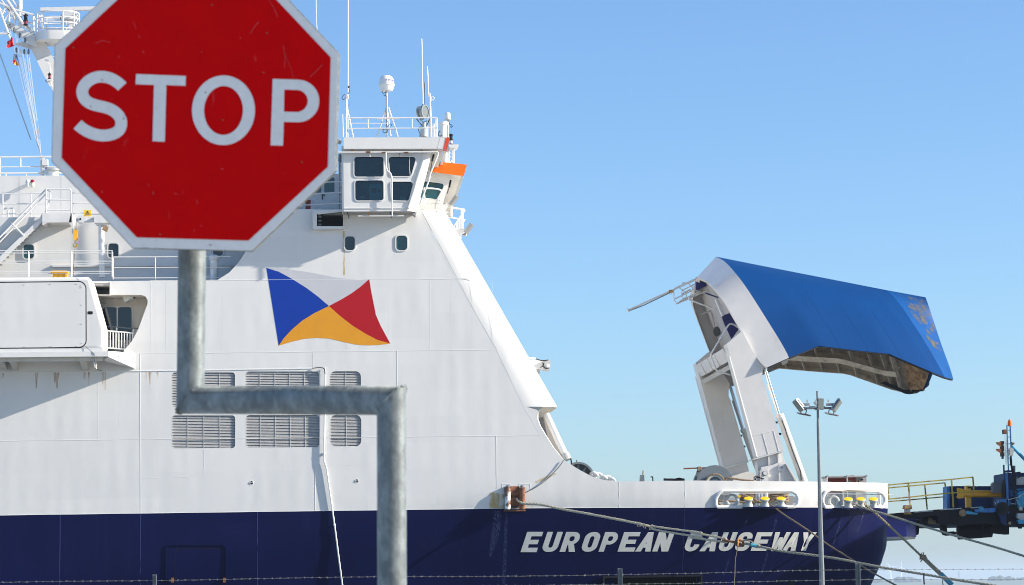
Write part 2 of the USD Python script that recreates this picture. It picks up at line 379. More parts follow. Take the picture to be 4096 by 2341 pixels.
def solid(m, d):
    """close a sheet by a copy moved by d (one vector or one per vertex)"""
    m = trimesh.Trimesh(m.vertices, m.faces, process=False); m.merge_vertices()
    v, f = np.array(m.vertices), np.array(m.faces)
    n = len(v)
    e = np.sort(m.edges, axis=1)
    u, inv, cnt = np.unique(e, axis=0, return_inverse=True, return_counts=True)
    bd = m.edges[cnt[inv.ravel()] == 1]
    side = np.vstack([np.column_stack([bd[:, 0], bd[:, 1], bd[:, 1] + n]), np.column_stack([bd[:, 0], bd[:, 1] + n, bd[:, 0] + n])])
    out = trimesh.Trimesh(np.vstack([v, v + d]), np.vstack([f, f[:, ::-1] + n, side]), process=False)
    out.fix_normals() if len(out.faces) < 4000 else None
    return out

def xz(pts, Y):
    return Polygon([(q[0], q[2]) for q in (at(p, Y) for p in pts)])

def slab(pts, Y, depth, r=0.0):
    """polygon given in pixels, stood in the plane y = Y, thickness depth away from the camera"""
    g = xz(pts, Y).buffer(0)
    if r:
        g = rnd(g, r)
    return prism(g, Y, Y + depth)

def rnd(g, r):
    return g.buffer(-r, join_style="mitre").buffer(r, quad_segs=6)

def ptube(pts, Y, r, n=8, bendr=0.0):
    ys = np.broadcast_to(np.asarray(Y, float), (len(pts),))
    p = [at(a, y) for a, y in zip(pts, ys)]
    return tube(bend(p, bendr) if bendr else p, r, n)

def cyl(c, axis, r, h, n=24, r2=None):
    axis = np.asarray(axis, float) / np.linalg.norm(axis)
    c = np.asarray(c, float)
    return tube([c, c + axis * h], [r, r if r2 is None else r2], n)

def lathe(c, prof, axis=(0, 0, 1), n=20):
    """profile [(radius, height)] turned about the axis through c"""
    axis = np.asarray(axis, float) / np.linalg.norm(axis)
    ref = np.array([1.0, 0, 0]) if abs(axis[0]) < 0.9 else np.array([0, 1.0, 0])
    a = np.cross(axis, ref); a /= np.linalg.norm(a); b = np.cross(axis, a)
    ang = np.arange(n) * 2 * np.pi / n
    V = np.vstack([np.asarray(c) + h * axis + max(r, 1e-4) * (np.cos(ang)[:, None] * a + np.sin(ang)[:, None] * b) for r, h in prof])
    F = []
    for i in range(len(prof) - 1):
        for k in range(n):
            q = (k + 1) % n
            F += [[i * n + k, i * n + q, (i + 1) * n + q], [i * n + k, (i + 1) * n + q, (i + 1) * n + k]]
    m = trimesh.Trimesh(V, np.array(F), process=False)
    return m

def railing(parent, name, base, top, posts, rails, r=0.024, rp=0.028, label=None, mat_=None):
    """base, top: end points of the bottom and top line; posts: fractions along; rails: fractions of the height"""
    h = holder(parent, name, label)
    b0, b1, t0, t1 = (np.asarray(t, float) for t in (*base, *top))
    for f in rails:
        part(h, "rail", rod(b0 + (t0 - b0) * f, b1 + (t1 - b1) * f, r, 6), mat_ or WHITE2)
    for s in posts:
        part(h, "post", rod(b0 + (b1 - b0) * s, t0 + (t1 - t0) * s, rp, 6), mat_ or WHITE2)
    return h
# ================================================================ the setting
Y0, YC = 129.0, 140.7
WATER = -4.2

def sheet(name, x0, x1, y0, y1, z, m, label, kind="structure"):
    return single(name, (np.array([[x0, y0, z], [x1, y0, z], [x1, y1, z], [x0, y1, z]], float), np.array([[0, 1, 2, 3]])), m, label, kind=kind, smooth=False)

sheet("sea", -12000, 12000, 100, 9000, WATER, SEA, "harbour water reaching to the far shore")
single("quay", bx((-160, -60, -6), (160, 112, 0)), CONCRETE, "concrete quay in the foreground below the fence", kind="structure", smooth=False)

def land():
    xs = np.linspace(-5000, 9000, 141); ys = np.array([6500, 6560, 6900, 7600, 8600, 10000, 11000.0])
    prof = np.array([0.0, 0.55, 0.8, 0.95, 1.0, 1.05, 1.05])
    V, F = [], []
    for j, y in enumerate(ys):
        for i, x in enumerate(xs):
            h = 13.0 + 5.0 * (meshkit.fbm(np.array([x / 700.0, y / 900.0, 0.3]), 3, 5) - 0.5)
            V.append([x, y, WATER - 2 + (h + 6) * prof[j]])
    n = len(xs)
    for j in range(len(ys) - 1):
        for i in range(n - 1):
            F.append([j * n + i, j * n + i + 1, (j + 1) * n + i + 1, (j + 1) * n + i])
    return trimesh.Trimesh(*[np.array(V), np.vstack([np.array(F)[:, [0, 1, 2]], np.array(F)[:, [0, 2, 3]]])], process=False)
single("hills", land(), FIELD, "low hazy far shore with fields on the horizon", kind="structure", smooth=True)

def wood():
    ms = []
    bands = [((720, 2322), (1010, 2322), 18, 9), ((3480, 2317), (3560, 2312), 14, 10), ((3590, 2314), (3650, 2300), 16, 15), ((3640, 2316), (3690, 2312), 8, 8),
             ((3960, 2320), (4040, 2316), 22, 12), ((4035, 2322), (4110, 2320), 12, 9)]
    for (xa, ya), (xb, yb), cnt, hh in bands:
        for k in range(cnt):
            px = rng.uniform(xa, xb)
            c = at((px, 2326), 6750 + rng.uniform(-60, 60))
            s = hh * rng.uniform(0.4, 0.75)
            m = trimesh.creation.icosphere(2, 1.0)
            v = m.vertices * (1 + 0.5 * (meshkit.fbm(m.vertices * 1.7 + k * 3.1, 3, k) - 0.5))[:, None]
            v = v * [s * rng.uniform(0.7, 1.3), s, s * rng.uniform(0.6, 0.9)]
            ms.append(trimesh.Trimesh(v + [c[0], c[1], 9.0 + s * 0.3], m.faces))
    return trimesh.util.concatenate(ms)
single("distant_wood", wood(), TREE, "clumps of trees along the hazy far shore on the horizon", "wood", kind="stuff", smooth=True)

def turbine(name, ptop, label, rot):
    Yt = 9500.0
    top = at(ptop, Yt)
    t = thing(name, label, "wind turbine", (top[0], top[1], 10.0), group=None)
    part(t, "tower", tube([(top[0], top[1], 8.0), top], [3.0, 1.6], 10), FARWHITE)
    part(t, "nacelle", bx(top + [-2, -5, -2], top + [2, 4, 2]), FARWHITE)
    for k in range(3):
        a = rot + k * 2 * math.pi / 3
        e = top + np.array([math.sin(a) * 26, -5, math.cos(a) * 26])
        part(t, "blade", tube([top + [0, -5, 0], top + [math.sin(a) * 6, -5, math.cos(a) * 6], e], [1.0, 1.3, 0.3], 6), FARWHITE)
FARWHITE = mat("turbine_white", (0.8, 0.8, 0.8), 0.5, var=0.02)
turbine("wind_turbine", z1("u", 878, 655), "white wind turbine on the far shore nearest the ship's bow, its blade pointing up left", math.radians(-38))
turbine("wind_turbine", z1("u", 1012, 655), "white wind turbine on the far shore standing further from the bow, one blade straight up", math.radians(0))

def pylon():
    Yp = 8200.0
    t = at(z1("u", 1733, 706), Yp)
    th = thing("electricity_pylon", "hazy lattice electricity pylon on the far shore right of the wind turbines", "pylon", (t[0], t[1], 10.0))
    for sx in (-1, 1):
        for sy in (-1, 1):
            part(th, "leg", rod((t[0] + 4 * sx, t[1] + 4 * sy, 8), (t[0] + .6 * sx, t[1] + .6 * sy, t[2]), 0.35, 5), DGREY)
    for f, w in ((0.0, 5), (-5, 8), (-10, 7)):
        part(th, "cross_arm", hull_of([t + [-w, 0, f], t + [w, 0, f], t + [-1, -.6, f - 1.2], t + [1, -.6, f - 1.2], t + [-1, .6, f - 1.2], t + [1, .6, f - 1.2]]), DGREY)
    for k in range(6):
        a, b = t[2] + (8 - t[2]) * k / 6, t[2] + (8 - t[2]) * (k + 1) / 6
        wa, wb = .6 + 3.4 * k / 6, .6 + 3.4 * (k + 1) / 6
        part(th, "brace", [rod((t[0] - wa, t[1] - wa, a), (t[0] + wb, t[1] - wb, b), .2, 4), rod((t[0] + wa, t[1] - wa, a), (t[0] - wb, t[1] - wb, b), .2, 4)], DGREY)
pylon()

hz = usdkit.material(stage, "/World/Looks/haze", {"v": ("principled_volume", {"color": (0.72, 0.84, 0.96), "density": 9e-5, "anisotropy": 0.3})}, [], volume="v.volume")
single("haze", bx((-13000, -150, -8), (13000, 12000, 60)), hz, "thin pale haze over the harbour", kind="stuff", smooth=False)

# ================================================================ the ferry: hull
def V(*pts):
    return Z("v", *pts)
ship = thing("ferry", "large white ferry with navy hull, red blue and yellow flag emblem and raised bow visor", "ferry", (20, YC, WATER))

LINE = [(-400, 2069), (-60, 2063), (0, 2062), (1319, 2044), (2140, 2033), (2700, 2031), (3273, 2030), (3551, 2034)]
def line_y(px):
    return float(np.interp(px, [p[0] for p in LINE], [p[1] for p in LINE]))

XS = at(V((1480, 1230))[0], Y0)[0]
YE = Y0 + 5.3
stem = [(3549, 1934), (3547, 2034.7), (3544, 2121), (3545, 2184), (3519, 2261), (3480, 2341), (3440, 2415), (3380, 2500), (3240, 2650)]
KE = 0.9
ZB = at((3542, 2165), YE)[2]
def stem_at(p):
    y = YE
    for _ in range(30):
        q = at(p, y); y = 0.5 * y + 0.5 * min(YE + 0.30 * max(0.0, at((3547, 2050), YE)[2] - q[2]) + KE * max(0.0, ZB - q[2]), YC - 0.25)
    return at(p, y)
stem3 = np.array([stem_at(p) for p in stem])
stem_z, stem_x = stem3[::-1, 2], stem3[::-1, 0]
def xend(z):
    return np.interp(z, stem_z, stem_x)
kA = at(V((1245, 1228))[0], Y0)
kB = at(V((560, 1380))[0], Y0)
KCAP = at(V((1245, 1252))[0], Y0)[2]
KS = (kA[2] - kB[2]) / (kA[0] - kB[0])
def zknee(x):
    return np.minimum(kA[2] + (x - kA[0]) * KS, KCAP)
def yhull(x, z):
    x = np.asarray(x, float); z = np.asarray(z, float)
    t = np.clip((x - XS) / (xend(z) - XS), 0, 1)
    tc = np.clip((x - kB[0]) / (stem_x.max() - kB[0]), 0, 1)
    d = 1.25 * t ** 2 + 4.05 * (1 - (1 - t ** 5) ** (1 / 2.2))
    w = 0.35
    u = (zknee(x) - z) / w
    sp = w * np.where(u > 20, u, np.log1p(np.exp(np.minimum(u, 20))))
    u2 = (ZB - z) / w
    sp2 = w * np.where(u2 > 20, u2, np.log1p(np.exp(np.minimum(u2, 20))))
    k = 0.27 + 0.03 * tc
    return np.minimum(Y0 + d + k * np.maximum(sp - 0.02, 0) + KE * t ** 2 * sp2, YC - 0.2)

def onhull(p, off=0.0):
    y = Y0
    for _ in range(40):
        q = at(p, y)
        q2 = q.copy()
        y = 0.5 * y + 0.5 * float(yhull(min(q[0], xend(q[2]) - 0.005), q[2]))
    q = at(p, y)
    q[1] += off
    return q

def px_poly(pts):
    """pixel polygon -> polygon in hull coordinates (x, z), densified so that it follows the curved side"""
    out = []
    for i in range(len(pts)):
        a, b = np.array(pts[i], float), np.array(pts[(i + 1) % len(pts)], float)
        n = max(1, int(np.linalg.norm(b - a) / 60))
        for k in range(n):
            q = onhull(a + (b - a) * k / n)
            out.append((q[0], q[2]))
    return Polygon(out).buffer(0)

XLEFT = at((-330, 1900), Y0)[0]
gx = np.unique(np.concatenate([np.linspace(XLEFT, XS, 40), XS + (stem_x.max() - XS + 0.01) * (1 - np.cos(np.linspace(0, math.pi / 2, 46)) ** 1.0), XS + (stem_x.max() - XS) * (1 - np.linspace(0, 1, 30) ** 2.2)]))
gz = np.concatenate([np.linspace(-6.5, 4, 36), np.linspace(4.4, 8, 14), [12, 20, 30]])

def skin(poly, off=0.0, th=0.0, xs=gx, zs=gz):
    vs, fs, n = [], [], 0
    for i in range(len(xs) - 1):
        strip = poly.intersection(sbox(xs[i], -50, xs[i + 1], 60))
        if strip.is_empty:
            continue
        for j in range(len(zs) - 1):
            g = strip.intersection(sbox(xs[i] - 1, zs[j], xs[i + 1] + 1, zs[j + 1]))
            for q in polys(g):
                v, f = trimesh.creation.triangulate_polygon(q, engine="earcut")
                vs.append(v); fs.append(f + n); n += len(v)
    v = np.vstack(vs)
    m = trimesh.Trimesh(np.column_stack([v[:, 0], yhull(v[:, 0], v[:, 1]) + off, v[:, 1]]), np.vstack(fs), process=False)
    m.merge_vertices(digits_vertex=4)
    if th:
        m = solid(m, np.array([0, th, 0]))
    return m

def mirror(m):
    v = np.array(m.vertices); v[:, 1] = 2 * YC - v[:, 1]
    return trimesh.Trimesh(v, np.array(m.faces)[:, ::-1], process=False)

# blue part
pl = [(px, line_y(px)) for px in np.linspace(-330, 3551, 60)]
top = [onhull(p) for p in pl]
pts = [(q[0], q[2]) for q in top]
pts += [(xend(z), z) for z in np.linspace(pts[-1][1], -6.5, 40)][1:]
pts += [(XLEFT, -6.5)]
navy = Polygon(pts).buffer(0)
anchor_hole = px_poly(Z("y", (60, 1030), (205, 850), (255, 775), (322, 768), (1405, 752), (1425, 1030)))
roller_hole = px_poly(Z("k", (152, 566), (343, 566), (341, 770), (152, 770)))
door_pts = V((412, 1500), (412, 1362), (418, 1354), (556, 1354), (565, 1362), (565, 1500))
m_blue = skin(navy.difference(anchor_hole).difference(roller_hole))
part(ship, "hull", trimesh.util.concatenate([m_blue, mirror(skin(navy))]), NAVY, smooth=35)
# the face across the bow, between the two sides, below the deck line
zz = np.linspace(pts[0][1] - 0.2, -6.5, 30)
fv = []
for z in np.linspace(top[-1][2], -6.5, 40):
    for s in (0, 1):
        y = float(yhull(xend(z), z))
        fv.append([xend(z) - 0.02, y if s == 0 else 2 * YC - y, z])
fv = np.array(fv); ff = [[2 * i, 2 * i + 1, 2 * i + 3, 2 * i + 2] for i in range(39)]
part(ship, "bow_front", (fv, np.array(ff)), NAVY, smooth=35)

# white side shell
O1 = Z("n", (500, 540), (485, 500), (485, 430), (520, 370), (575, 340), (1380, 340), (1440, 375), (1460, 430), (1450, 490), (1420, 525), (1385, 540))
O2 = Z("n", (1775, 530), (1750, 470), (1750, 420), (1785, 350), (1840, 322)) + Z("j", (225, 672), (265, 690), (288, 725), (290, 770), (275, 805), (255, 815))
O1 = [(x, min(y, 2028.5)) for x, y in O1]; O2 = [(x, min(y, 2029.5)) for x, y in O2]
WIN = {"wa": Z("e", (433, 1080), (535, 1080), (535, 1219), (433, 1219)), "wb": Z("e", (932, 1074), (1042, 1074), (1042, 1219), (932, 1219))}
VENTS = {"v1": Z("f", (148, 828), (577, 828), (577, 1063), (148, 1063)), "v2": Z("f", (648, 822), (1145, 822), (1145, 1060), (648, 1060)),
         "v3": Z("f", (1218, 820), (1430, 820), (1430, 1060), (1218, 1060)), "v4": Z("f", (148, 1119), (578, 1119), (578, 1344), (148, 1344)),
         "v5": Z("f", (650, 1117), (1147, 1117), (1147, 1338), (650, 1338)), "v6": Z("f", (1221, 1116), (1432, 1116), (1432, 1332), (1221, 1332))}
SHEER = Z("k", (690, 315), (830, 405), (950, 470), (1060, 500), (1195, 515), (1800, 508)) + Z("n", (110, 215), (1440, 225)) + Z("j", (0, 602), (310, 610))
sh = Z("m", (690, 790), (640, 815), (612, 850), (605, 905), (630, 980), (690, 1080), (760, 1190))
OPEN = Z("c", (-700, 345), (1140, 345), (1140, 468), (1470, 468), (1515, 485), (1535, 525), (1535, 560), (1440, 820), (1375, 945), (1330, 1000), (1290, 1040), (1285, 1072), (-700, 1090))
outline = [(px, line_y(px)) for px in np.linspace(-330, 3551, 60)] + SHEER[::-1] + [(2254, 1838.5)] + sh[::-1][:-1] + [(2152, 1645), (2148, 1640), (2104, 1627)] + [(1683, 843), (1683, 837)] + \
    [(1040, 837), (978, 1015), (954, 1050), (919, 1089), (869, 1121)] + Z("c", (1140, 325), (-860, 335))
side = px_poly(outline)
def rpoly(pts, r):
    return rnd(px_poly(pts), r)
holes = [rpoly(w, 0.17) for w in WIN.values()] + [rpoly(w, 0.28 if k in ("v3", "v6") else 0.16) for k, w in VENTS.items()] + [px_poly(O1), px_poly(O2), roller_hole, px_poly(OPEN)]
niche = px_poly(Z("e", (165, 872), (417, 842), (417, 990), (165, 990)))
shell = side.difference(unary_union(holes + [niche]))
zs_w = np.concatenate([gz[:-3], np.arange(9, 31, 1.5)])
part(ship, "side_shell", skin(shell, 0.0, 0.10, zs=zs_w), WHITE, smooth=35)
far_side = px_poly([p for p in outline if p[0] > 2255 or p[1] > 2000]).difference(unary_union([px_poly(O1), px_poly(O2)]))
part(ship, "side_shell", mirror(skin(far_side, 0.0, 0.10)), WHITE, smooth=35)

def bead(pts, r=0.012, m=SEAM, name="weld_seam", off=0.002):
    q = []
    for i in range(len(pts) - 1):
        a, b = np.array(pts[i], float), np.array(pts[i + 1], float)
        n = max(1, int(np.linalg.norm(b - a) / 50))
        q += [onhull(a + (b - a) * k / n, off) for k in range(n)]
    q.append(onhull(pts[-1], off))
    part(ship, name, tube(q, r, 6), m)

B = 0.012
bead([(600, 1122), (1640, 1118), (1897, 1114)], B)
bead([(560, 1415), (1640, 1403), (1990, 1399)], B)
bead([(0, 1764), (815, 1755), (1400, 1750), (2164, 1742)], B)
bead([(1254, 1407), (1254, 1472)], B); bead([(1589, 1404), (1589, 1547)], B)
bead([(1985, 1745), (1987, 1956)], B); bead([(560, 1416), (563, 2053)], B)
bead([(1260, 1880), (1261, 2042)], B); bead([(2476, 1928), (2476, 2031)], B); bead([(2741, 1924), (2739, 2030)], B)
bead([(663, 1127), (663, 1411)], 0.008); bead([(664 - 60, 1127), (605, 1411)], 0.006)
bead([(564, 1914), (785, 1907), (812, 1893), (817, 1870), (817, 1800)], 0.007)
bead([(815, 1797), (815, 1905)], 0.007)
bead([(1257, 1793), (1258, 1870)], 0.008); bead([(1257, 1862), (1500, 1862)], 0.006)
bead([(1679, 846), (1815, 1098), (1930, 1300), (1988, 1397)], .007); bead([(1987, 1400), (2090, 1617), (2162, 1741)], .007)
bead([(px, line_y(px) - 0.5) for px in np.linspace(-200, 3545, 30)], 0.012, name="edge_bead")
bead(Z("l", (437, 290), (435, 803)), 0.010, SEAMN); bead(Z("l", (1022, 282), (1020, 803)), 0.010, SEAMN); bead(Z("l", (1873, 270), (1876, 803)), 0.012, SEAMN)
bead([(2739, 2034), (2728, 2341)], 0.008, SEAMN)
bead(Z("k", (90, 590), (130, 585), (132, 538), (208, 538), (214, 568)), 0.012); bead(Z("k", (284, 566), (290, 538), (385, 538), (386, 568)), 0.012); bead(Z("k", (388, 575), (415, 755)), 0.012)
# frame rings of the shell plating: faint vertical lines
for px in np.arange(60, 2000, 83.0):
    if rng.random() < 0.8 and not (1040 < px < 1100):
        bead([(px, 1126 if px > 880 else 1430), (px, 1400 if px > 880 else 1750)], 0.0035, name="frame_line", off=0.001)

# rub moulding, ledge over the louvres
bead(Z("c", (-100, 1275), (915, 1265)) + Z("f", (375, 815), (1105, 803)), 0.03, WHITE2, "ledge")
# ---- louvres
for k, w in VENTS.items():
    h = holder(ship, "louvre")
    g = rpoly(w, 0.28 if k in ("v3", "v6") else 0.16)
    x0, zl, x1, zh = g.bounds
    part(h, "backing", prism(g.buffer(0.03), Y0 + 0.20, Y0 + 0.24), GREY)
    part(h, "rim", prism(g.buffer(0.012).difference(g.buffer(-0.01)), Y0 - 0.002, Y0 + 0.03), WHITE2)
    n = 22
    for i in range(n):
        z = zl + (zh - zl) * (i + 0.5) / n
        cut = g.intersection(sbox(x0, z - 0.012, x1, z + 0.012))
        if cut.is_empty:
            continue
        a, _, b, _ = cut.bounds
        hh = (zh - zl) / n
        sag = lambda: rng.uniform(-0.004, 0.004)
        za, zb = z + sag(), z + sag()
        v = [[a, Y0 + 0.035, za - 0.42 * hh], [b, Y0 + 0.035, zb - 0.42 * hh], [b, Y0 + 0.035, zb - 0.34 * hh], [a, Y0 + 0.035, za - 0.34 * hh],
             [a, Y0 + 0.095, za + 0.40 * hh], [b, Y0 + 0.095, zb + 0.40 * hh], [b, Y0 + 0.095, zb + 0.32 * hh], [a, Y0 + 0.095, za + 0.32 * hh]]
        part(h, "slat", hull_of(v), LOUVRE, smooth=False)
    fx = {"v1": (255, 362, 470), "v2": (745, 845, 945, 1045), "v3": (1325,), "v4": (255, 363, 472), "v5": (747, 848, 948, 1050), "v6": (1327,)}[k]
    for x in fx:
        xx = at(z1("f", x, 1000), Y0)[0]
        part(h, "mullion", bx((xx - 0.008, Y0 + 0.031, zl), (xx + 0.008, Y0 + 0.08, zh)), WHITE2)

def window(parent, pts, Y, r=0.17, glass=None, frame=0.045, fm=None, proud=0.035, sunk=0.06, label=None):
    g = rnd(xz(pts, Y), r)
    h = holder(parent, "window", label)
    part(h, "frame", prism(g.buffer(frame).difference(g.buffer(-0.012)), Y - proud, Y + sunk - 0.01), fm or WHITE2)
    part(h, "pane", prism(g.buffer(0.02), Y + sunk, Y + sunk + 0.02), glass or GLASSD)
    return h
window(ship, WIN["wa"], Y0, glass=GLASSD); window(ship, WIN["wb"], Y0, glass=GLASST)
# dark recess beside the bridge wing
h = holder(ship, "pilot_light_recess")
fr = xz(Z("e", (120, 838), (420, 830), (420, 1018), (125, 1022)), Y0); ni = xz(Z("e", (165, 872), (417, 842), (417, 990), (165, 990)), Y0)
part(h, "surround", prism(fr.difference(ni), Y0 - 0.28, Y0 - 0.003), WHITE)
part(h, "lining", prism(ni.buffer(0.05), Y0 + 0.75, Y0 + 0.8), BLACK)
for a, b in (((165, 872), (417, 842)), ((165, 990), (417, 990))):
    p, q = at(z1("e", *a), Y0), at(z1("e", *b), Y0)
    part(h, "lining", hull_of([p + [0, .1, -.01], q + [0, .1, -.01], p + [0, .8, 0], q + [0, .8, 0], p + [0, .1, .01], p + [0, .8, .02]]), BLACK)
part(h, "fitting", [lathe(at(z1("e", 192, y), Y0 + .1), [(0.0, -.07), (.09, -.06), (.1, .02), (.05, .07), (0, .08)], n=12) for y in (890, 930, 968)], DGREY)
part(h, "torn_cover", slab(Z("e", (120, 836), (300, 826), (418, 822), (418, 842), (180, 868)), Y0 - 0.30, 0.02), WHITE)

# ---- flag emblem
EM = dict(
    blue=[(788, 122), (870, 147), (960, 195), (1060, 258), (1140, 318), (1212, 380), (1110, 430), (1030, 480), (960, 540), (905, 600), (872, 649), (845, 480), (815, 290)],
    red=[(1212, 380), (1300, 333), (1360, 297), (1420, 254), (1485, 197), (1500, 290), (1530, 440), (1560, 510), (1627, 634), (1540, 610), (1460, 568), (1370, 512), (1280, 442)],
    yellow=[(872, 649), (905, 600), (960, 540), (1030, 480), (1110, 430), (1212, 380), (1280, 442), (1370, 512), (1460, 568), (1540, 610), (1627, 634), (1560, 643), (1480, 647), (1400, 642), (1320, 626), (1220, 602), (1130, 595), (1040, 603), (950, 625)],
    grey=[(788, 122), (870, 122), (960, 133), (1110, 157), (1250, 185), (1350, 198), (1420, 201), (1485, 197), (1420, 254), (1360, 297), (1300, 333), (1212, 380), (1140, 318), (1060, 258), (960, 195), (870, 147)])
h = holder(ship, "flag_emblem")
for k, m in (("grey", FLAGW), ("blue", FLAGB), ("red", FLAGR), ("yellow", FLAGY)):
    part(h, f"{k}_field", slab(Z("f", *EM[k]), Y0 - 0.006, 0.004), m, smooth=False)

# ---- ship's name
def stroke(pts, w, cap="flat", join="mitre"):
    return LineString(pts).buffer(w / 2, cap_style=cap, join_style=join, quad_segs=6)
vs_, hs_ = 0.36, 0.215      # stroke widths as fractions of width and height
def bar(x0, x1, y0, y1):
    return sbox(x0, y0, x1, y1)
def rrect(x0, x1, y0, y1, rx, ry):
    return shapely.affinity.scale(rnd(sbox(x0 / rx, y0 / ry, x1 / rx, y1 / ry), 1.0), rx, ry, origin=(0, 0))
import shapely.affinity
def glyph(c):
    s, t = vs_, hs_
    ring = rrect(0, 1, 0, 1, .48, .3).difference(rrect(s, 1 - s, t, 1 - t, .12, .12))
    if c == "E": return unary_union([bar(0, s, 0, 1), bar(0, 1, 0, t), bar(0, 1, 1 - t, 1), bar(0, .9, .5 - t / 2, .5 + t / 2)])
    if c == "O": return ring
    if c == "C": return ring.difference(bar(.55, 1.1, .36, .64))
    if c == "U": return ring.intersection(bar(0, 1, 0, .5)).union(bar(0, s, .3, 1)).union(bar(1 - s, 1, .3, 1))
    if c in "PR":
        b = rrect(0, 1, .36, 1, .47, .3).union(bar(0, .5, .36, 1)).difference(rrect(s, .68, .36 + t * .85, 1 - t, .13, .09))
        g = b.union(bar(0, s, 0, 1))
        return g if c == "P" else g.union(Polygon([(.36, .45), (.72, .45), (1.0, 0), (.60, 0)]))
    if c == "A": return unary_union([Polygon([(0, 0), (s, 0), (.72, 1), (.42, 1)]), Polygon([(1, 0), (1 - s, 0), (.46, .9), (.5, 1), (.78, 1)]), bar(.24, .84, .2, .4)]).buffer(0)
    if c == "N": return unary_union([bar(0, s * .9, 0, 1), bar(1 - s * .9, 1, 0, 1), Polygon([(0, 1), (.42, 1), (1, 0), (.58, 0)])])
    if c == "S":
        top_ = rrect(0, 1, .395, 1, .45, .27).difference(rrect(s, 1 - s, .395 + t, 1 - t, .11, .07)).difference(bar(.55, 1.1, .36, .66))
        bot_ = rrect(0, 1, 0, .605, .45, .27).difference(rrect(s, 1 - s, t, .605 - t, .11, .07)).difference(bar(-.1, .45, .34, .64))
        return top_.union(bot_)
    if c == "W": return unary_union([Polygon([(0, 1), (.3, 1), (.36, 0), (.16, 0)]), Polygon([(.16, 0), (.42, 0), (.62, .72), (.42, .72)]), Polygon([(.42, .72), (.62, .72), (.80, 0), (.58, 0)]), Polygon([(.58, 0), (.82, 0), (1.02, 1), (.74, 1)])]).buffer(0.01)
    if c == "Y": return unary_union([Polygon([(0, 1), (.36, 1), (.66, .42), (.34, .42)]), Polygon([(1, 1), (.66, 1), (.34, .42), (.66, .42)]), bar(.5 - s / 2, .5 + s / 2, 0, .5)])
NAME = [("E", 2082, 64), ("U", 2163, 62), ("R", 2238, 62), ("O", 2320, 61), ("P", 2394, 58), ("E", 2470, 66), ("A", 2540, 62), ("N", 2609, 63),
        ("C", 2732, 56), ("A", 2797, 62), ("U", 2868, 57), ("S", 2934, 56), ("E", 3002, 62), ("W", 3075, 60), ("A", 3128, 53), ("Y", 3186, 55)]
h = holder(ship, "ship_name")
for c, xb, w in NAME:
    f = (xb - 2082) / (3267 - 2082)
    yb, yt, shx = 2209 - 6 * f, 2128 + 1.5 * f, 27
    g = glyph(c).buffer(0)
    v, fc = flat(g.segmentize(0.25))
    P = [(xb + w * a + shx * b, yb + (yt - yb) * b) for a, b in v]
    m = trimesh.Trimesh(np.array([onhull(p, -0.014) for p in P]), fc, process=False)
    part(h, "letter", solid(m, np.array([0, 0.02, 0])), LETTER, smooth=False)

# ---- stains and streaks on the plating
def stain(pts, m, name="rust_streak", off=-0.005):
    g = px_poly(pts)
    part(ship, name, skin(g, off), m, smooth=35)
for x, y0_, y1_, w in ((590, 1275, 1440, 28), (570, 1275, 1380, 14), (925, 1270, 1410, 10), (880, 1272, 1340, 16), (1070, 1268, 1400, 12), (1095, 1268, 1456, 8), (378, 1278, 1440, 18), (1560, 1270, 1400, 14), (1640, 1268, 1330, 10), (1520, 1270, 1340, 8), (30, 1278, 1330, 12)):
    stain(Z("c", (x - w, y0_), (x + w, y0_), (x + w * .3, y1_), (x - w * .3, y1_)), STAIN)
stain(Z("k", (20, 610), (150, 630), (150, 757), (15, 757)), STAINY, "yellow_stain")
stain(Z("k", (430, 515), (600, 440), (640, 440), (520, 505), (440, 530)), STAINY, "yellow_stain")
stain(Z("k", (60, 775), (130, 775), (110, 1000), (30, 1200), (10, 1200)), SALT, "salt_streak")
stain(Z("k", (160, 800), (185, 800), (165, 1456), (130, 1456)), SALT, "salt_streak")
for x, y, l in ((860, 660, 130), (1210, 650, 420), (2240, 590, 230), (1960, 700, 350), (1100, 1080, 250), (640, 1150, 200)):
    stain(Z("n", (x - 12, y), (x + 14, y), (x - l * .28, y + l), (x - l * .28 - 16, y + l)), SALT, "salt_streak")
stain(Z("e", (415, 1030), (440, 1030), (436, 1456), (422, 1456)), STAINY, "yellow_stain")

# ---- scuppers, drain pipe, shell door
for p in (z1("l", 1831, 57), V((888, 1197))[0]):
    q = onhull(p)
    h = holder(ship, "scupper")
    part(h, "rim", lathe(q + [0, -.006, 0], [(.07, .01), (.09, -.012), (.1, .01)], axis=(0, 1, 0), n=16), WHITE2)
    part(h, "hole", cyl(q + [0, -.004, 0], (0, 1, 0), .085, .003, 16), BLACK)
    part(h, "bar", bx(q + [-.08, -.03, -.012], q + [.08, -.005, .012]), WHITE2)
hose = [(1299, 1471), (1299, 1600), (1298, 1720), (1296, 1815), (1297, 1845), (1306, 1873), (1338, 2100), (1356, 2240), (1372, 2360)]
h = holder(ship, "drain_pipe")
part(h, "pipe", tube([onhull(p, -o) for p, o in zip(hose, (.09, .09, .09, .09, .09, .09, .11, .13, .15))], .042, 8), WHITE2)
for i in (1, 3, 6):
    q = onhull(hose[i], -.08)
    part(h, "bracket", bx(q + [-.07, -.04, -.04], q + [.07, .12, .04]), WHITE2)
part(h, "elbow", tube(bend([onhull(z1("f", 1100, 803), -.05), onhull(z1("f", 1150, 796), -.1), onhull(z1("f", 1185, 805), -.14), onhull(z1("f", 1186, 860), -.1)], .3), .018, 6), BLACK)

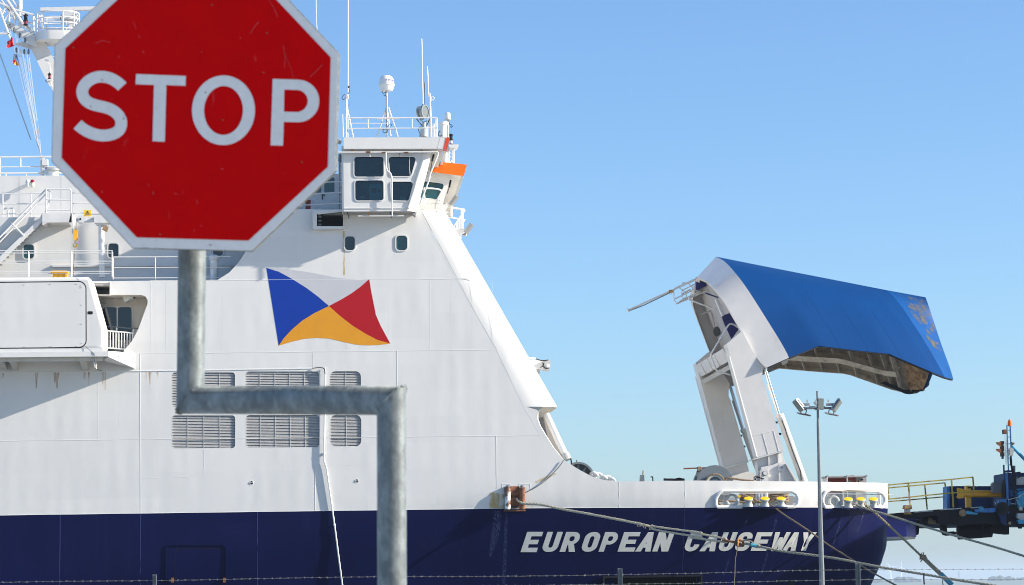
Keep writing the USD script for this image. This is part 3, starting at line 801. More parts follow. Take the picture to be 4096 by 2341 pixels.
h = holder(ship, "shell_door")
fr = rnd(px_poly(door_pts), .12)
inn = rnd(px_poly(Z("l", (1278, 950), (1278, 560), (1300, 535), (1600, 535), (1622, 560), (1622, 950))), .2)
part(h, "surround", skin(fr.difference(fr.buffer(-.06)), -.05, .06), NAVY, smooth=30)
part(h, "groove", skin(inn.buffer(.012).difference(inn.buffer(-.012)), -.003), SOOT)
for x in (1258, 1635):
    q = onhull(z1("l", x, 765), -.06)
    part(h, "hinge", bx(q + [-.07, -.05, -.12], q + [.05, .05, .1]), RUST)
h = holder(ship, "anchor_recess")
x0, zl, x1, zh = anchor_hole.bounds
part(h, "lining", bx((x0 - .1, Y0 + 2.5, zl - .1), (x1 + .1, Y0 + 2.6, zh + .1)), SOOT)
part(h, "lining", [bx((x0 - .1, Y0 + .7, zh), (x1 + .1, Y0 + 2.5, zh + .08)), bx((x1 + .02, Y0 + .7, zl), (x1 + .1, Y0 + 2.5, zh)), bx((x0 - .1, Y0 + .7, zl), (x0 - .02, Y0 + 2.5, zh))], SOOT)
bead(Z("y", (320, 766), (1405, 750), (1425, 1020)), .018, SEAMN, "edge_bead")
# two little flat diamond plate at the foot of the picture
stain_p = Z("n", (1335, 1456), (1385, 1403), (1430, 1456))
part(ship, "draught_plate", skin(px_poly(stain_p), -.02, .03), SOOT)

# ---- roller fairlead in the side
h = holder(ship, "roller_fairlead")
def rol(x0, x1, y0_, y1_, m):
    a, b = onhull(z1("k", (x0 + x1) / 2, y0_)), onhull(z1("k", (x0 + x1) / 2, y1_))
    r = abs(onhull(z1("k", x1, y0_))[0] - onhull(z1("k", x0, y0_))[0]) / 2
    return lathe([a[0], a[1] - .12, b[2]], [(0, 0), (r * .8, 0), (r, .05), (r, a[2] - b[2] - .05), (r * .8, a[2] - b[2]), (0, a[2] - b[2])], n=16)
part(h, "roller", rol(153, 206, 570, 768, RUSTW), RUSTW, label="white roller half worn to rust")
part(h, "roller", rol(285, 340, 570, 768, RUST), RUST, label="brown rusty roller")
for y0_, y1_ in ((575, 628), (662, 722)):
    a, b = onhull(z1("k", 206, (y0_ + y1_) / 2)), onhull(z1("k", 286, (y0_ + y1_) / 2))
    part(h, "cross_roller", cyl([a[0], a[1] + .12, a[2]], (1, 0, 0), .27, b[0] - a[0], 14), RUST)
q0, q1 = onhull(z1("k", 150, 566)), onhull(z1("k", 345, 772))
part(h, "housing", bx((q0[0] - .05, Y0 + .75, q1[2] - .05), (q1[0] + .05, Y0 + .8, q0[2] + .05)), SHADEGREY)
part(h, "sill", bx((q0[0] - .02, Y0 + .1, q1[2] - .06), (q1[0] + .02, Y0 + .7, q1[2])), RUST)
part(h, "bolt", [lathe(onhull(z1("k", x, 566)) + [0, -.1, 0], [(0, .1), (.09, .08), (.1, 0)], n=10) for x in (185, 315)], DGREY)
# ================================================================ the ferry: superstructure
def zrow(py, Y=Y0, px=1700):
    return at((px, py), Y)[2]

# rounded, raked front corner and front wall
tA, bA = at((1683, 840), Y0), at((2104, 1627.5), Y0)
tF, bF = at((1778, 840), Y0 + 1.1), at((2225.5, 1628), Y0 + 1.1)
def front_station(z, k=14):
    f = (z - bA[2]) / (tA[2] - bA[2])
    xa, xf = bA[0] + (tA[0] - bA[0]) * f, bF[0] + (tF[0] - bF[0]) * f
    th = np.linspace(0, math.pi / 2, k)
    P = [[xa + (xf - xa) * math.sin(t), Y0 + 0.62 * (1 - math.cos(t)), z] for t in th]
    return np.array(P + [[xf, YC, z]])
zc = np.linspace(bA[2], tA[2], 12)
S = np.array([front_station(z) for z in zc])
k = S.shape[1]
F = [[i * k + j, i * k + j + 1, (i + 1) * k + j + 1, (i + 1) * k + j] for i in range(len(zc) - 1) for j in range(k - 1)]
fw = tri((S.reshape(-1, 3), np.array(F)))
part(ship, "front_wall", trimesh.util.concatenate([fw, mirror(fw)]), WHITE, smooth=40)
lip = S[0].copy()
V2 = np.vstack([lip, lip + [-0.02, 0.0, 0.0], lip * [1, 1, 1] + [-.4, .35, .25]])
F2 = [[j, j + 1, k + j + 1, k + j] for j in range(k - 1)] + [[k + j, k + j + 1, 2 * k + j + 1, 2 * k + j] for j in range(k - 1)]
part(ship, "front_lip", tri((V2, np.array(F2))), CREAM, smooth=30)
# flange inside the free edge of the side shell, and a bulkhead behind
ed = [onhull(p) for p in [(2104, 1627), (2130, 1634), (2152, 1645)] + sh[2:][0:] + [(2254, 1838.5)]]
ed = np.array(ed); n = len(ed)
part(ship, "edge_flange", tri((np.vstack([ed + [0, .05, 0], ed + [.10, .75, .05]]), np.array([[i, i + 1, n + i + 1, n + i] for i in range(n - 1)]))), CREAM, smooth=30)
q = at((2075, 1740), Y0)
part(ship, "fore_bulkhead", bx((q[0] - .1, Y0 + .2, zrow(2035)), (q[0], 2 * YC - Y0 - .2, bA[2] + .4)), CREAM)
h = holder(ship, "bow_strut")
a, b = at(z1("m", 690, 868), Y0 + 1.0), at(z1("m", 868, 1250), Y0 + .6)
part(h, "strut", rod(a, b, .17, 14), WHITE2); part(h, "foot", rod(b, b + (b - a) * .16, .22, 12), PALEGREY); part(h, "cable", tube(bend([b + [.15, 0, .1], b + [.32, 0, -.25], b + [.36, 0, -.8]], .2), .035, 6), BLACK)
a, b = at(z1("m", 668, 890), Y0 + 1.2), at(z1("m", 850, 1290), Y0 + .9)
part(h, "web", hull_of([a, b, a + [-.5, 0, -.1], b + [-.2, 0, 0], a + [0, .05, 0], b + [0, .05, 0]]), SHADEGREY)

# bridge deck and inner walls (the body of the house)
part(ship, "bridge_deck", bx((at((1000, 837), Y0)[0], Y0 + .12, tA[2] - .18), (tA[0] + .8, 2 * YC - Y0 - .12, tA[2] - .02)), DECK)
zdk = zrow(1125, Y0, 500)
xl = at((-330, 1125), Y0)[0]
xr = at((1000, 1125), Y0)[0]
part(ship, "boat_deck", bx((xl, Y0 + .12, zdk - .22), (xr + 3, 2 * YC - Y0, zdk - .02)), DECK)
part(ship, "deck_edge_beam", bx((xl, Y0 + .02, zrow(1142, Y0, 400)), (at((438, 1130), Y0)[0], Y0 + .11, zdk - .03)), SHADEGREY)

# promenade recess behind the opening
YI = Y0 + 1.75
wxa, wxb = xl, at((600, 1300), YI)[0]
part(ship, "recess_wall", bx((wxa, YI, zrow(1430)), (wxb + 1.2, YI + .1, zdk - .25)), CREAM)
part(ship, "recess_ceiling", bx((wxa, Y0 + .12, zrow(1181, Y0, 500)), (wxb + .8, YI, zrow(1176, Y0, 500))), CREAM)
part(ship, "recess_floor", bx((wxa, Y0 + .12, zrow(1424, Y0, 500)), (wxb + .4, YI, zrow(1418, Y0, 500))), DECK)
ew = [onhull(p) for p in Z("c", (1535, 525), (1535, 560), (1440, 820), (1375, 945), (1330, 1000), (1290, 1040), (1285, 1072))]
ew = np.array(ew); n = len(ew)
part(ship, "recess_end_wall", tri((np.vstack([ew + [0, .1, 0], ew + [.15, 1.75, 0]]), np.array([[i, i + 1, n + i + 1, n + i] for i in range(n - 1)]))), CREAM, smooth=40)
h = holder(ship, "double_window", None)
for a, b in ((1073, 1212), (1228, 1368)):
    part(h, "pane", prism(rnd(xz(Z("c", (a, 597), (b, 597), (b, 940), (a, 940)), YI), .12), YI - .03, YI - .02), GLASSD)
g = rnd(xz(Z("c", (1068, 592), (1372, 592), (1372, 945), (1068, 945)), YI), .15)
part(h, "frame", prism(g.buffer(.04).difference(g), YI - .06, YI), WHITE2)
part(h, "frame", pbox(z1("c", 1213, 592), z1("c", 1227, 945), YI - .05, .04), WHITE2)
h = holder(ship, "area_notice")
part(h, "board", pbox(z1("c", 1018, 530), z1("c", 1114, 574), YI - .03, .025), WHITE2)
for txt, yy in (("Designated", 549), ("Smoking Area", 565)):
    t = meshkit.text_mesh(txt, 0.07, 0.004)
    t.apply_transform(np.array([[1, 0, 0, 0], [0, 0, -1, 0], [0, 1, 0, 0], [0, 0, 0, 1.0]]))
    w = t.bounds[1][0] - t.bounds[0][0]
    q = at(z1("c", 1106, yy), YI - .034)
    t.apply_translation(q - [w, 0, 0])
    part(h, "word", t, TXT, smooth=False)
h = holder(ship, "ceiling_floodlight")
q = at(z1("c", 1338, 500), Y0 + .9)
part(h, "housing", obox(q, (.2, -.05, .1), (.05, .13, -.03), (-.06, 0, .14)), PALEGREY)
part(h, "bracket", tube(bend([q + [.2, 0, .2], q + [.32, 0, .12], q + [.25, 0, -.05]], .1), .025, 6), BLACK)
part(ship, "ceiling_pipe", [ptube(Z("c", (1000, 485), (1310, 482)), Y0 + 1.1, .07, 10)] + [ptube(Z("c", (x, 470), (x, 500)), Y0 + 1.1, .09, 8) for x in (1188, 1215)], WHITE2)
part(ship, "wall_corner_plate", slab(Z("c", (1142, 330), (1146, 330), (1146, 478), (1142, 478)), Y0 - .05, .05), WHITE2)
h = holder(ship, "baluster_rail")
Yb_ = Y0 + .12
part(h, "rail", ptube(Z("c", (1118, 842), (1390, 866)), Yb_, .035, 8), WHITE2); part(h, "rail", ptube(Z("c", (1116, 1020), (1384, 1040)), Yb_, .035, 8), WHITE2)
for i in range(10):
    x = 1118 + 29.3 * i
    part(h, "baluster", ptube(Z("c", (x, 842 + i * 2.5), (x - 0.6, 1020 + 2.2 * i)), Yb_, .03 if i in (0, 9) else .024, 6), WHITE2)
h = holder(ship, "hand_rail")
part(h, "rail", ptube(Z("c", (1122, 806), (1128, 797), (1250, 806), (1345, 816), (1440, 818)), Y0 + .6, .035, 8), DGREY)
for x, y in ((1212, 803), (1390, 815)):
    part(h, "post", ptube(Z("c", (x, y), (x, y + 40)), Y0 + .6, .03, 6), WHITE2)

# ---- survival craft housing hung out over the side
YB = Y0 - 1.9
h = holder(ship, "survival_craft_housing")
ob = rnd(xz(Z("c", (-900, 290), (905, 279), (932, 283), (950, 318), (1076, 775), (1085, 800), (1085, 1030), (-900, 1055)), YB), .12)
def bevelled(poly, y0, y1, r=.12, k=5):
    ms = []
    rings = []
    for t in np.linspace(0, math.pi / 2, k):
        rings.append((poly.buffer(-r * (1 - math.sin(t)), join_style="round"), y0 + r * (1 - math.cos(t))))
    V, F, n = [], [], 0
    N = 160
    for g, y in rings + [(poly, y1)]:
        L = g.exterior
        c = np.array([L.interpolate(s, normalized=True).coords[0] for s in np.linspace(0, 1, N, endpoint=False)])
        # start every ring at the same angle
        cc = np.array(poly.centroid.coords[0]); a = np.arctan2(c[:, 1] - cc[1], c[:, 0] - cc[0])
        if not L.is_ccw:
            c = c[::-1]; a = a[::-1]
        s = int(np.argmin(a)); c = np.roll(c, -s, axis=0)
        V.append(np.column_stack([c[:, 0], np.full(N, y), c[:, 1]]))
    R = len(V)
    V = np.vstack(V)
    F = [[i * N + j, i * N + (j + 1) % N, (i + 1) * N + (j + 1) % N, (i + 1) * N + j] for i in range(R - 1) for j in range(N)]
    m = tri((V, np.array(F)))
    v, f = flat(rings[0][0])
    cap = trimesh.Trimesh(np.column_stack([v[:, 0], np.full(len(v), y0), v[:, 1]]), f, process=False)
    return trimesh.util.concatenate([m, cap])
part(h, "casing", bevelled(ob, YB, Y0 + .3, .16), WHITE, smooth=40)
pn = rnd(xz(Z("c", (-900, 350), (893, 328), (896, 1015), (-900, 1035)), YB), .34)
part(h, "gasket", prism(pn.buffer(.028).difference(pn.buffer(-.02)), YB - .012, YB + .02), BLACK)
pp = holder(h, "door_panel")
part(h, "door_panel", prism(pn.buffer(-.03), YB - .035, YB + .02), WHITE)
part(h, "vent", prism(rnd(xz(Z("c", (912, 638), (965, 638), (965, 670), (912, 670)), YB), .04), YB - .008, YB + .02), BLACK)
for x, y in ((250, 363), (523, 357), (795, 354), (844, 372), (846, 573), (847, 771), (850, 972), (798, 1000), (528, 1002), (253, 1007), (844, 390)):
    q = at(z1("c", x, y), YB - .04)
    part(h, "latch", bx(q + [-.03, -.01, -.012], q + [.03, .02, .012]), PALEGREY)
part(h, "joint", ptube(Z("c", (820, 281), (819, 330)), YB - .004, .008, 4), SEAM)
h = holder(ship, "housing_platform")
x1 = at(z1("c", 1130, 1080), YB - .15)[0]
za, zb, zc_ = at(z1("c", 600, 1060), YB - .15)[2], at(z1("c", 600, 1112), YB - .15)[2], at(z1("c", 600, 1158), YB + .2)[2]
part(h, "floor", bx((xl, YB - .15, zb), (x1, Y0 - .01, za)), WHITE)
part(h, "upstand", bx((xl, YB - .05, za), (x1 - .3, YB + .02, za + .17)), WHITE2)
part(h, "beam", bx((xl, YB + .15, zc_), (at(z1("c", 1070, 1150), YB)[0], YB + .35, zb)), CREAM)
for x in (-25, 95, 830):
    xa_ = at(z1("c", x, 1200), YB + .4)[0]
    part(h, "bracket", hull_of([(xa_ + d, y, z) for d in (0, .28) for y, z in ((YB + .36, zb), (YB + .36, zc_ + .02), (Y0 - .01, zb), (Y0 - .01, at(z1("c", x, 1255), Y0)[2]))]), CREAM)
A = at(z1("c", 1130, 1052), YB - .15); Bm = at(z1("c", 1130, 1113), YB - .15); C = at(z1("c", 1408, 1073), Y0 - .02); D = at(z1("c", 1408, 1234), Y0 - .02); E = at(z1("c", 1082, 1145), YB + .35)
part(h, "end_fairing", hull_of([A, Bm, C, D, E, [A[0], Y0 - .02, A[2]], [E[0], Y0 - .02, E[2]]]), WHITE, smooth=False)
for x, y in ((1232, 1107), (1390, 1122)):
    f = (x - 1130) / 278; q = at(z1("c", x, y), (YB - .15) * (1 - f) + Y0 * f - .02)
    part(h, "lug", bx(q + [-.06, -.06, -.025], q + [.06, .03, .025]), WHITE2)
part(h, "wire", tube(bend([at(z1("c", 872, 992), YB - .06), at(z1("c", 985, 1085), YB - .18), at(z1("c", 983, 1160), YB), at(z1("c", 995, 1235), Y0 - .3), at(z1("c", 1060, 1258), Y0 - .03)], .1), .013, 5), DGREY)
part(h, "conduit", [ptube(Z("c", (978, 1100), (980, 1190), (990, 1230)), YB + .1, .035, 6), ptube(Z("c", (990, 1105), (996, 1190), (1003, 1240)), YB + .1, .03, 6)], STAINW if False else CREAM)

# ---- deck house behind
YR1, YR2 = Y0 + 3.2, Y0 + 5.0
xr1, xr2 = at((1010, 1000), YR1)[0], at((1010, 800), YR2)[0]
zw = at(z1("b", 600, 802), YR1)[2]
wl = [Z("b", (242, 1085), (356, 1085), (356, 1239), (242, 1239)), Z("b", (1122, 1075), (1236, 1075), (1236, 1229), (1122, 1229)), Z("w", (880, 90), (1052, 90), (1052, 230), (880, 230))]
part(ship, "deck_house", bx((xl - 3, YR1, zdk - .2), (xr1 + 2.0, 2 * YC - YR1, zw)), WHITE)
for i, w in enumerate(wl):
    window(ship, w, YR1 - .03, r=.17, glass=GLASST if i == 0 else GLASSD, sunk=0.01, proud=.05)
ztop = at(z1("b", 300, 372), YR2)[2]
part(ship, "upper_house", bx((xl - 3, YR2, zw), (xr2 + 2, 2 * YC - YR2, ztop)), WHITE)
part(ship, "coaming", bx((at(z1("b", 545, 1300), YR1)[0], YR1 - .12, at(z1("b", 900, 1322), YR1)[2]), (xr1 + 1.5, YR1 - .001, at(z1("b", 900, 1300), YR1)[2])), WHITE)
for x in (205, 640):
    part(ship, "wall_seam", ptube(Z("b", (x, 376), (x, 800)), YR2 - .003, .008, 4), SEAM)

# walkway rails and gooseneck vents on top of the lower house
yw = YR1 + .15
def prail(name, ptsb, ptst, Y, posts, rails, **kw):
    return railing(ship, name, (at(ptsb[0], Y), at(ptsb[1], Y)), (at(ptst[0], Y), at(ptst[1], Y)), posts, rails, **kw)
prail("walkway_rail", Z("b", (-300, 808), (480, 800)), Z("b", (-300, 562), (480, 556)), yw, (.05, .42, .8), (.14, .56, 1.0), r=.028)
prail("walkway_rail", Z("b", (740, 798), (1400, 790)), Z("b", (740, 552), (1400, 545)), yw, (.035, .5, .9), (.14, .56, 1.0), r=.028)
for x in (38, 143):
    s = -1 if x == 38 else 1
    part(ship, "gooseneck_vent", ptube(Z("b", (88 if s < 0 else 140, 805), (84 if s < 0 else 140, 735), (72 if s < 0 else 130, 713), (60 if s < 0 else 110, 712), (42 if s < 0 else 98, 722), (38 if s < 0 else 94, 742)), YR1 + .5, .04, 8), WHITE2)
# landing and stair
h = holder(ship, "landing")
ylo = YR1 - 1.1
part(h, "floor", pbox(z1("b", 440, 762), z1("b", 745, 857), ylo, YR1 - ylo), WHITE)
part(h, "knee", slab(Z("b", (738, 762), (752, 760), (757, 830), (762, 975), (750, 975), (745, 905), (715, 858)), ylo, .12), WHITE)
part(h, "knee", slab(Z("b", (440, 857), (500, 857), (460, 880), (440, 885)), ylo, 1.1), WHITE)
for pts in ([(480, 765), (480, 512), (725, 512), (738, 530), (738, 765)], [(480, 620), (735, 624)], [(480, 728), (735, 730)]):
    part(h, "rail", ptube(Z("b", *pts), ylo + .03, .04, 8), WHITE2)
part(h, "lamp", pbox(z1("b", 498, 860), z1("b", 527, 905), ylo + .5, .2), PALEGREY)
h = holder(ship, "stair")
for Yy in (ylo + .1, ylo + .95):
    part(h, "stringer", slab(Z("b", (405, 825), (440, 760), (440, 850), (-260, 1540), (-260, 1460)), Yy, .06), WHITE)
a, b = at(z1("b", 430, 830), ylo + .1), at(z1("b", -200, 1460), ylo + .1)
for i in range(16):
    q = a + (b - a) * (i + .5) / 16
    part(h, "tread", bx(q + [-.16, .05, -.02], q + [.12, .85, .02]), PALEGREY)
for d in (0, .85):
    part(h, "hand_rail", ptube(Z("b", (-250, 1270), (470, 522), (500, 520), (520, 545), (525, 600), (470, 755)), ylo + .1 + d, .042, 8, .25), WHITE2)
    part(h, "hand_rail", ptube(Z("b", (-250, 1320), (475, 565)), ylo + .1 + d, .035, 8), WHITE2)
part(h, "stanchion", ptube(Z("b", (120, 868), (250, 998)), ylo + .1, .045, 6), WHITE2); part(h, "stanchion", ptube(Z("b", (130, 905), (200, 975)), ylo + .95, .045, 6), WHITE2)
# warning sign, lamps
h = holder(ship, "warning_sign", "yellow warning sign with a black triangle on the upper house")
part(h, "board", pbox(z1("b", 872, 731), z1("b", 946, 795), yw - .06, .03), WARN)
part(h, "triangle", slab(Z("b", (910, 736), (925, 758), (894, 758)), yw - .065, .004), TXT)
part(h, "print", pbox(z1("b", 885, 764), z1("b", 936, 768), yw - .065, .004), TXT); part(h, "print", pbox(z1("b", 885, 774), z1("b", 930, 778), yw - .065, .004), TXT)
for nm, x, mcap, ml in (("wall_lamp", 289, WHITE2, WHITE2), ("wall_lamp", 338, REDLENS, CLEARLENS)):
    q = at(z1("b", x, 462), YR2 - .35)
    h = holder(ship, nm, "lamp with a red cap" if x == 338 else None)
    part(h, "arm", rod(q + [0, .35, .1], q + [0, 0, .1], .03, 6), WHITE2)
    part(h, "cap", lathe(q, [(0, .24), (.07, .22), (.11, .14), (.12, .08)], n=14), mcap)
    part(h, "glass", lathe(q, [(.1, .08), (.09, -.12), (.05, -.17), (0, -.18)], n=14), ml)
# ---- deck rails
def deckrail(pa, pb, posts, Y, dz=0):
    pass
for Y, dx, dy in ((Y0 + .25, 0, 0), (Y0 + 1.1, 9, 26)):
    hh = holder(ship, "deck_rail")
    for ya in ((1152, 1262, 1367) if Y < Y0 + 1 else (1178, 1284, 1392)):
        for x0_, x1_ in ((-300, 285), (300, 730), (752, 1160)):
            if ya in (1152, 1178):
                x1_ += 14
            part(hh, "rail", ptube(Z("b", (x0_, ya), (x1_ - (15 if Y > Y0 + 1 else 0), ya)), Y, .022 if ya in (1152, 1178) else .017, 6), WHITE2)
    for x in (297, 741, 1165):
        part(hh, "post", ptube(Z("b", (x + dx, 1150 + dy * .6), (x + dx, 1424)), Y, .022, 6), WHITE2)
hh = holder(ship, "deck_rail")
for ya in (1218, 1328, 1437):
    part(hh, "rail", ptube(Z("b", (1176, ya), (2400, ya - 5)), Y0 + .35, .024 if ya == 1218 else .02, 6), WHITE2)
for x in (1176, 1617, 2060):
    part(hh, "post", ptube(Z("b", (x, 1218), (x, 1450)), Y0 + .35, .024, 6), WHITE2)
h = holder(ship, "deck_ventilator")
q = at(z1("w", 902, 630), Y0 + .9)
sc = 129.9 / 10770 / 4.16
part(h, "trunk", lathe(q, [(66 * sc, 0), (66 * sc, 340 * sc)], n=18), WHITE2)
part(h, "head", lathe(q, [(66 * sc, 335 * sc), (82 * sc, 340 * sc), (82 * sc, 395 * sc), (60 * sc, 420 * sc), (0, 432 * sc)], n=18), WHITE2)
part(h, "door", bx(q + [-50 * sc, -68 * sc, 190 * sc], q + [48 * sc, -62 * sc, 280 * sc]), WHITE2)
part(h, "bracket", bx(q + [-130 * sc, 0, 30 * sc], q + [-70 * sc, .1, 90 * sc]), WHITE2)

# ---- davit
h = holder(ship, "davit")
yd = Y0 + 1.7
a, b = at(z1("b", 1052, 870), yd), at(z1("b", 1060, 1430), yd)
part(h, "post", cyl(b, a - b, .14 * 1.0, np.linalg.norm(a - b), 18), WHITE2)
part(h, "slewing_head", pbox(z1("b", 978, 797), z1("b", 1150, 862), yd - .25, .5), WHITE)
part(h, "slewing_head", slab(Z("b", (985, 862), (1140, 862), (1110, 884), (1000, 884)), yd - .2, .4), WHITE)
part(h, "jib", slab(Z("b", (880, 800), (980, 805), (980, 852), (880, 855)), yd - .12, .24), WHITE)
q = at(z1("b", 838, 828), yd)
part(h, "sheave", cyl(q + [0, -.08, 0], (0, 1, 0), .20, .16, 24), WHITE2)
part(h, "cheek", slab(Z("b", (815, 800), (895, 795), (895, 862), (815, 858)), yd - .14, .03), WHITE2)
part(h, "pin", cyl(q + [0, -.16, 0], (0, 1, 0), .05, .05, 10), BLACK)
part(h, "luffing_wire", ptube(Z("b", (870, 785), (1040, 772), (1300, 752)), yd, .012, 5), DGREY)
part(h, "floodlight", obox(at(z1("b", 1096, 922), yd - .3), (.12, 0, -.05), (0, .08, 0), (.04, 0, .12)), TAN)
part(h, "hoist_wire", ptube(Z("b", (793, 820), (790, 930)), yd, .012, 5), DGREY)
part(h, "tag_line", ptube(Z("b", (775, 1145), (772, 1250), (764, 1290), (768, 1330), (758, 1425)), yd, .022, 5), ROPED)
hb = at(z1("b", 788, 990), yd)
sb = (yd / 10770) / 2.6
hk = thing("hook_block", "yellow hook block hanging on the davit wire in front of the white deck house", "hook block", hb)
part(hk, "body", prism(rnd(Polygon([(hb[0] + x * sb, hb[2] + z * sb) for x, z in ((-18, 55), (16, 55), (22, 30), (22, -40), (8, -60), (-8, -60), (-24, -38), (-24, 25))]), .02), hb[1] - .09, hb[1] + .09), YELLOW)
part(hk, "swivel", tube([hb + [0, 0, .17], hb + [0, 0, .30]], .035, 8), RUST)
part(hk, "shank", rod(hb + [-.02, 0, -.2], hb + [-.03, 0, -.42], .035, 8), YELLOW)
t = np.linspace(.5, 5.6, 16)
part(hk, "hook", tube(np.column_stack([hb[0] - .04 + .085 * np.sin(t), np.full(16, hb[1]), hb[2] - .5 + .085 * np.cos(t)]), .03, 8), YELLOW)
# crate
cr = thing("deck_crate", "orange yellow lidded plastic crate behind the deck rails above the survival craft housing", "crate", at(z1("b", 615, 1420), Y0 + .8))
part(cr, "box", slab(Z("b", (535, 1376), (700, 1376), (695, 1440), (540, 1440)), Y0 + .8, .55, .03), YELLOW)
part(cr, "lid", slab(Z("b", (525, 1380), (530, 1362), (560, 1358), (690, 1358), (705, 1366), (706, 1382)), Y0 + .76, .63), YELLOW)
for x in (570, 625, 680):
    part(cr, "rib", pbox(z1("b", x - 4, 1384), z1("b", x + 4, 1438), Y0 + .775, .03), YELLOW)
part(cr, "handle", ptube(Z("b", (540, 1425), (540, 1392), (690, 1388), (690, 1400)), Y0 + .75, .015, 5), WHITE2)

# ---- top of the house: rails, mast foot, mushroom vent
for ya, r in ((175, .05), (278, .032), (345, .05)):
    pass
hh = holder(ship, "roof_rail")
yt = YR2 + 1.2
for ya, r in ((177, .045), (280, .03), (346, .045)):
    part(hh, "rail", ptube(Z("b", (-300, ya + 2), (800, ya - 3)), yt, r, 6), WHITE2)
for x, a, b in ((2, 177, 380), (213, 177, 280), (62, 350, 385), (274, 350, 385), (-220, 177, 380)):
    part(hh, "post", ptube(Z("b", (x, a), (x, b)), yt, .035, 6), WHITE2)
h = holder(ship, "halyard_post")
part(h, "post", pbox(z1("b", 420, 165), z1("b", 440, 380), yt, .15), WHITE2); part(h, "post", pbox(z1("b", 444, 185), z1("b", 458, 380), yt + .2, .12), WHITE2)
part(h, "locker", pbox(z1("b", 437, 198), z1("b", 497, 262), yt - .15, .3), WHITE2)
part(h, "brace", ptube(Z("b", (438, 290), (490, 375)), yt, .03, 6), WHITE2); part(h, "lamp", lathe(at(z1("b", 482, 300), yt), [(0, .08), (.05, .06), (.05, -.06), (0, -.08)], n=10), REDLENS)
h = holder(ship, "mushroom_vent")
q = at(z1("b", 556, 380), yt)
part(h, "trunk", lathe(q, [(.28, 0), (.28, .3)], n=20), WHITE2); part(h, "hood", lathe(q, [(.28, .26), (.42, .28), (.42, .34), (.3, .42), (0, .46)], n=20), PALEGREY)

# ================================================================ mast
YM = YC
h = holder(ship, "radar_mast")
def ms(pts, d=.6, Y=YM, m=WHITE):
    return slab(Z("a", *pts), Y, d)
part(h, "leg", ms([(370, 440), (470, 440), (570, 650), (640, 1000), (560, 960), (320, 510)], .9), WHITE)
part(h, "leg_panel", ms([(382, 630), (480, 592), (520, 690), (545, 790), (520, 905), (470, 810)], .02, YM - .03), WHITE2)
part(h, "yard", slab(Z("a", (22, 222), (95, 222), (372, 375), (372, 490), (340, 470), (40, 248)), YM - .3, .6), WHITE)
part(h, "yard_plate", slab(Z("a", (150, 460), (240, 430), (372, 490), (330, 515)), YM + .3, .1), WHITE)
pc = at(z1("a", 520, 400), YM + 1.2)
zp0, zp1 = at(z1("a", 520, 442), YM)[2], at(z1("a", 520, 348), YM)[2]
xa_, xb_ = at(z1("a", 372, 400), YM)[0], at(z1("a", 840, 400), YM)[0]
plan = rnd(sbox(xa_, YM - .9, xb_, YM + 1.1), .85)
pv = trimesh.creation.extrude_polygon(plan, zp1 - zp0, engine="earcut"); pv.apply_translation([0, 0, zp0])
part(h, "platform", pv, WHITE, smooth=30)
ring = np.array(plan.buffer(-.08).exterior.coords)
zr = [at(z1("a", 520, y), YM)[2] for y in (148, 208, 262, 322)]
for z, r in zip(zr, (.045, .035, .03, .03)):
    part(h, "rail", tube(np.column_stack([ring, np.full(len(ring), z)]), r, 6), WHITE2)
for s in np.linspace(0, 1, 10)[:-1]:
    i = int(s * (len(ring) - 1))
    part(h, "rail_post", rod((*ring[i], zp1), (*ring[i], zr[0]), .035, 6), WHITE2)
part(h, "radar_pedestal", ms([(715, 190), (768, 190), (768, 350), (715, 350)], .5), WHITE)
part(h, "radar_gearbox", ms([(636, 180), (650, 120), (690, 105), (775, 108), (792, 125), (790, 185), (770, 200), (660, 195)], .9, YM - .2), WHITE2)
part(h, "radar_scanner", slab(Z("a", (420, 78), (1330, 58), (1330, 92), (420, 112)), YM - .1, .3), WHITE2)
part(h, "radar_neck", ms([(690, 98), (790, 96), (770, 110), (700, 112)], .4), SHADEGREY)
part(h, "cable", ptube(Z("a", (640, 150), (627, 190), (640, 222)), YM, .02, 5), BLACK)
lat = [((-40, 15), (105, 80), .06), ((-10, 80), (110, 420), .06), ((60, -20), (240, 250), .07), ((110, -20), (280, 200), .06), ((95, 80), (95, 225), .05), ((95, 85), (345, 155), .05), ((345, 150), (350, 350), .05), ((100, 85), (150, 205), .04),
       ((45, 215), (120, 100), .04), ((110, 185), (350, 250), .04), ((230, 250), (360, 365), .06), ((255, 230), (345, 330), .05), ((0, 95), (60, 130), .04), ((15, 160), (90, 20), .05), ((207, -60), (208, 285), .09), ((228, -40), (230, 100), .02),
       ((0, 350), (105, 350), .06), ((30, 330), (100, 300), .03), ((40, 60), (180, 180), .05), ((0, -20), (130, 160), .05), ((130, 100), (160, 240), .05), ((430, 155), (450, 350), .045), ((365, 210), (700, 212), .03), ((345, 150), (365, 210), .03)]
for a, b, r in lat:
    part(h, "lattice_bar", ptube(Z("a", a, b), YM - (.5 if a[0] < 100 else .1), r, 6), WHITE2)
for x, y in ((485, 522), (540, 590)):
    part(h, "step", ptube(Z("a", (x, y), (x + 35, y + 3), (x + 35, y + 12)), YM - .1, .025, 5), WHITE2)
part(h, "hoop", ptube(Z("a", (478, 460), (472, 450), (478, 442), (492, 444), (496, 452), (490, 460)), YM - .9, .02, 5), DGREY)
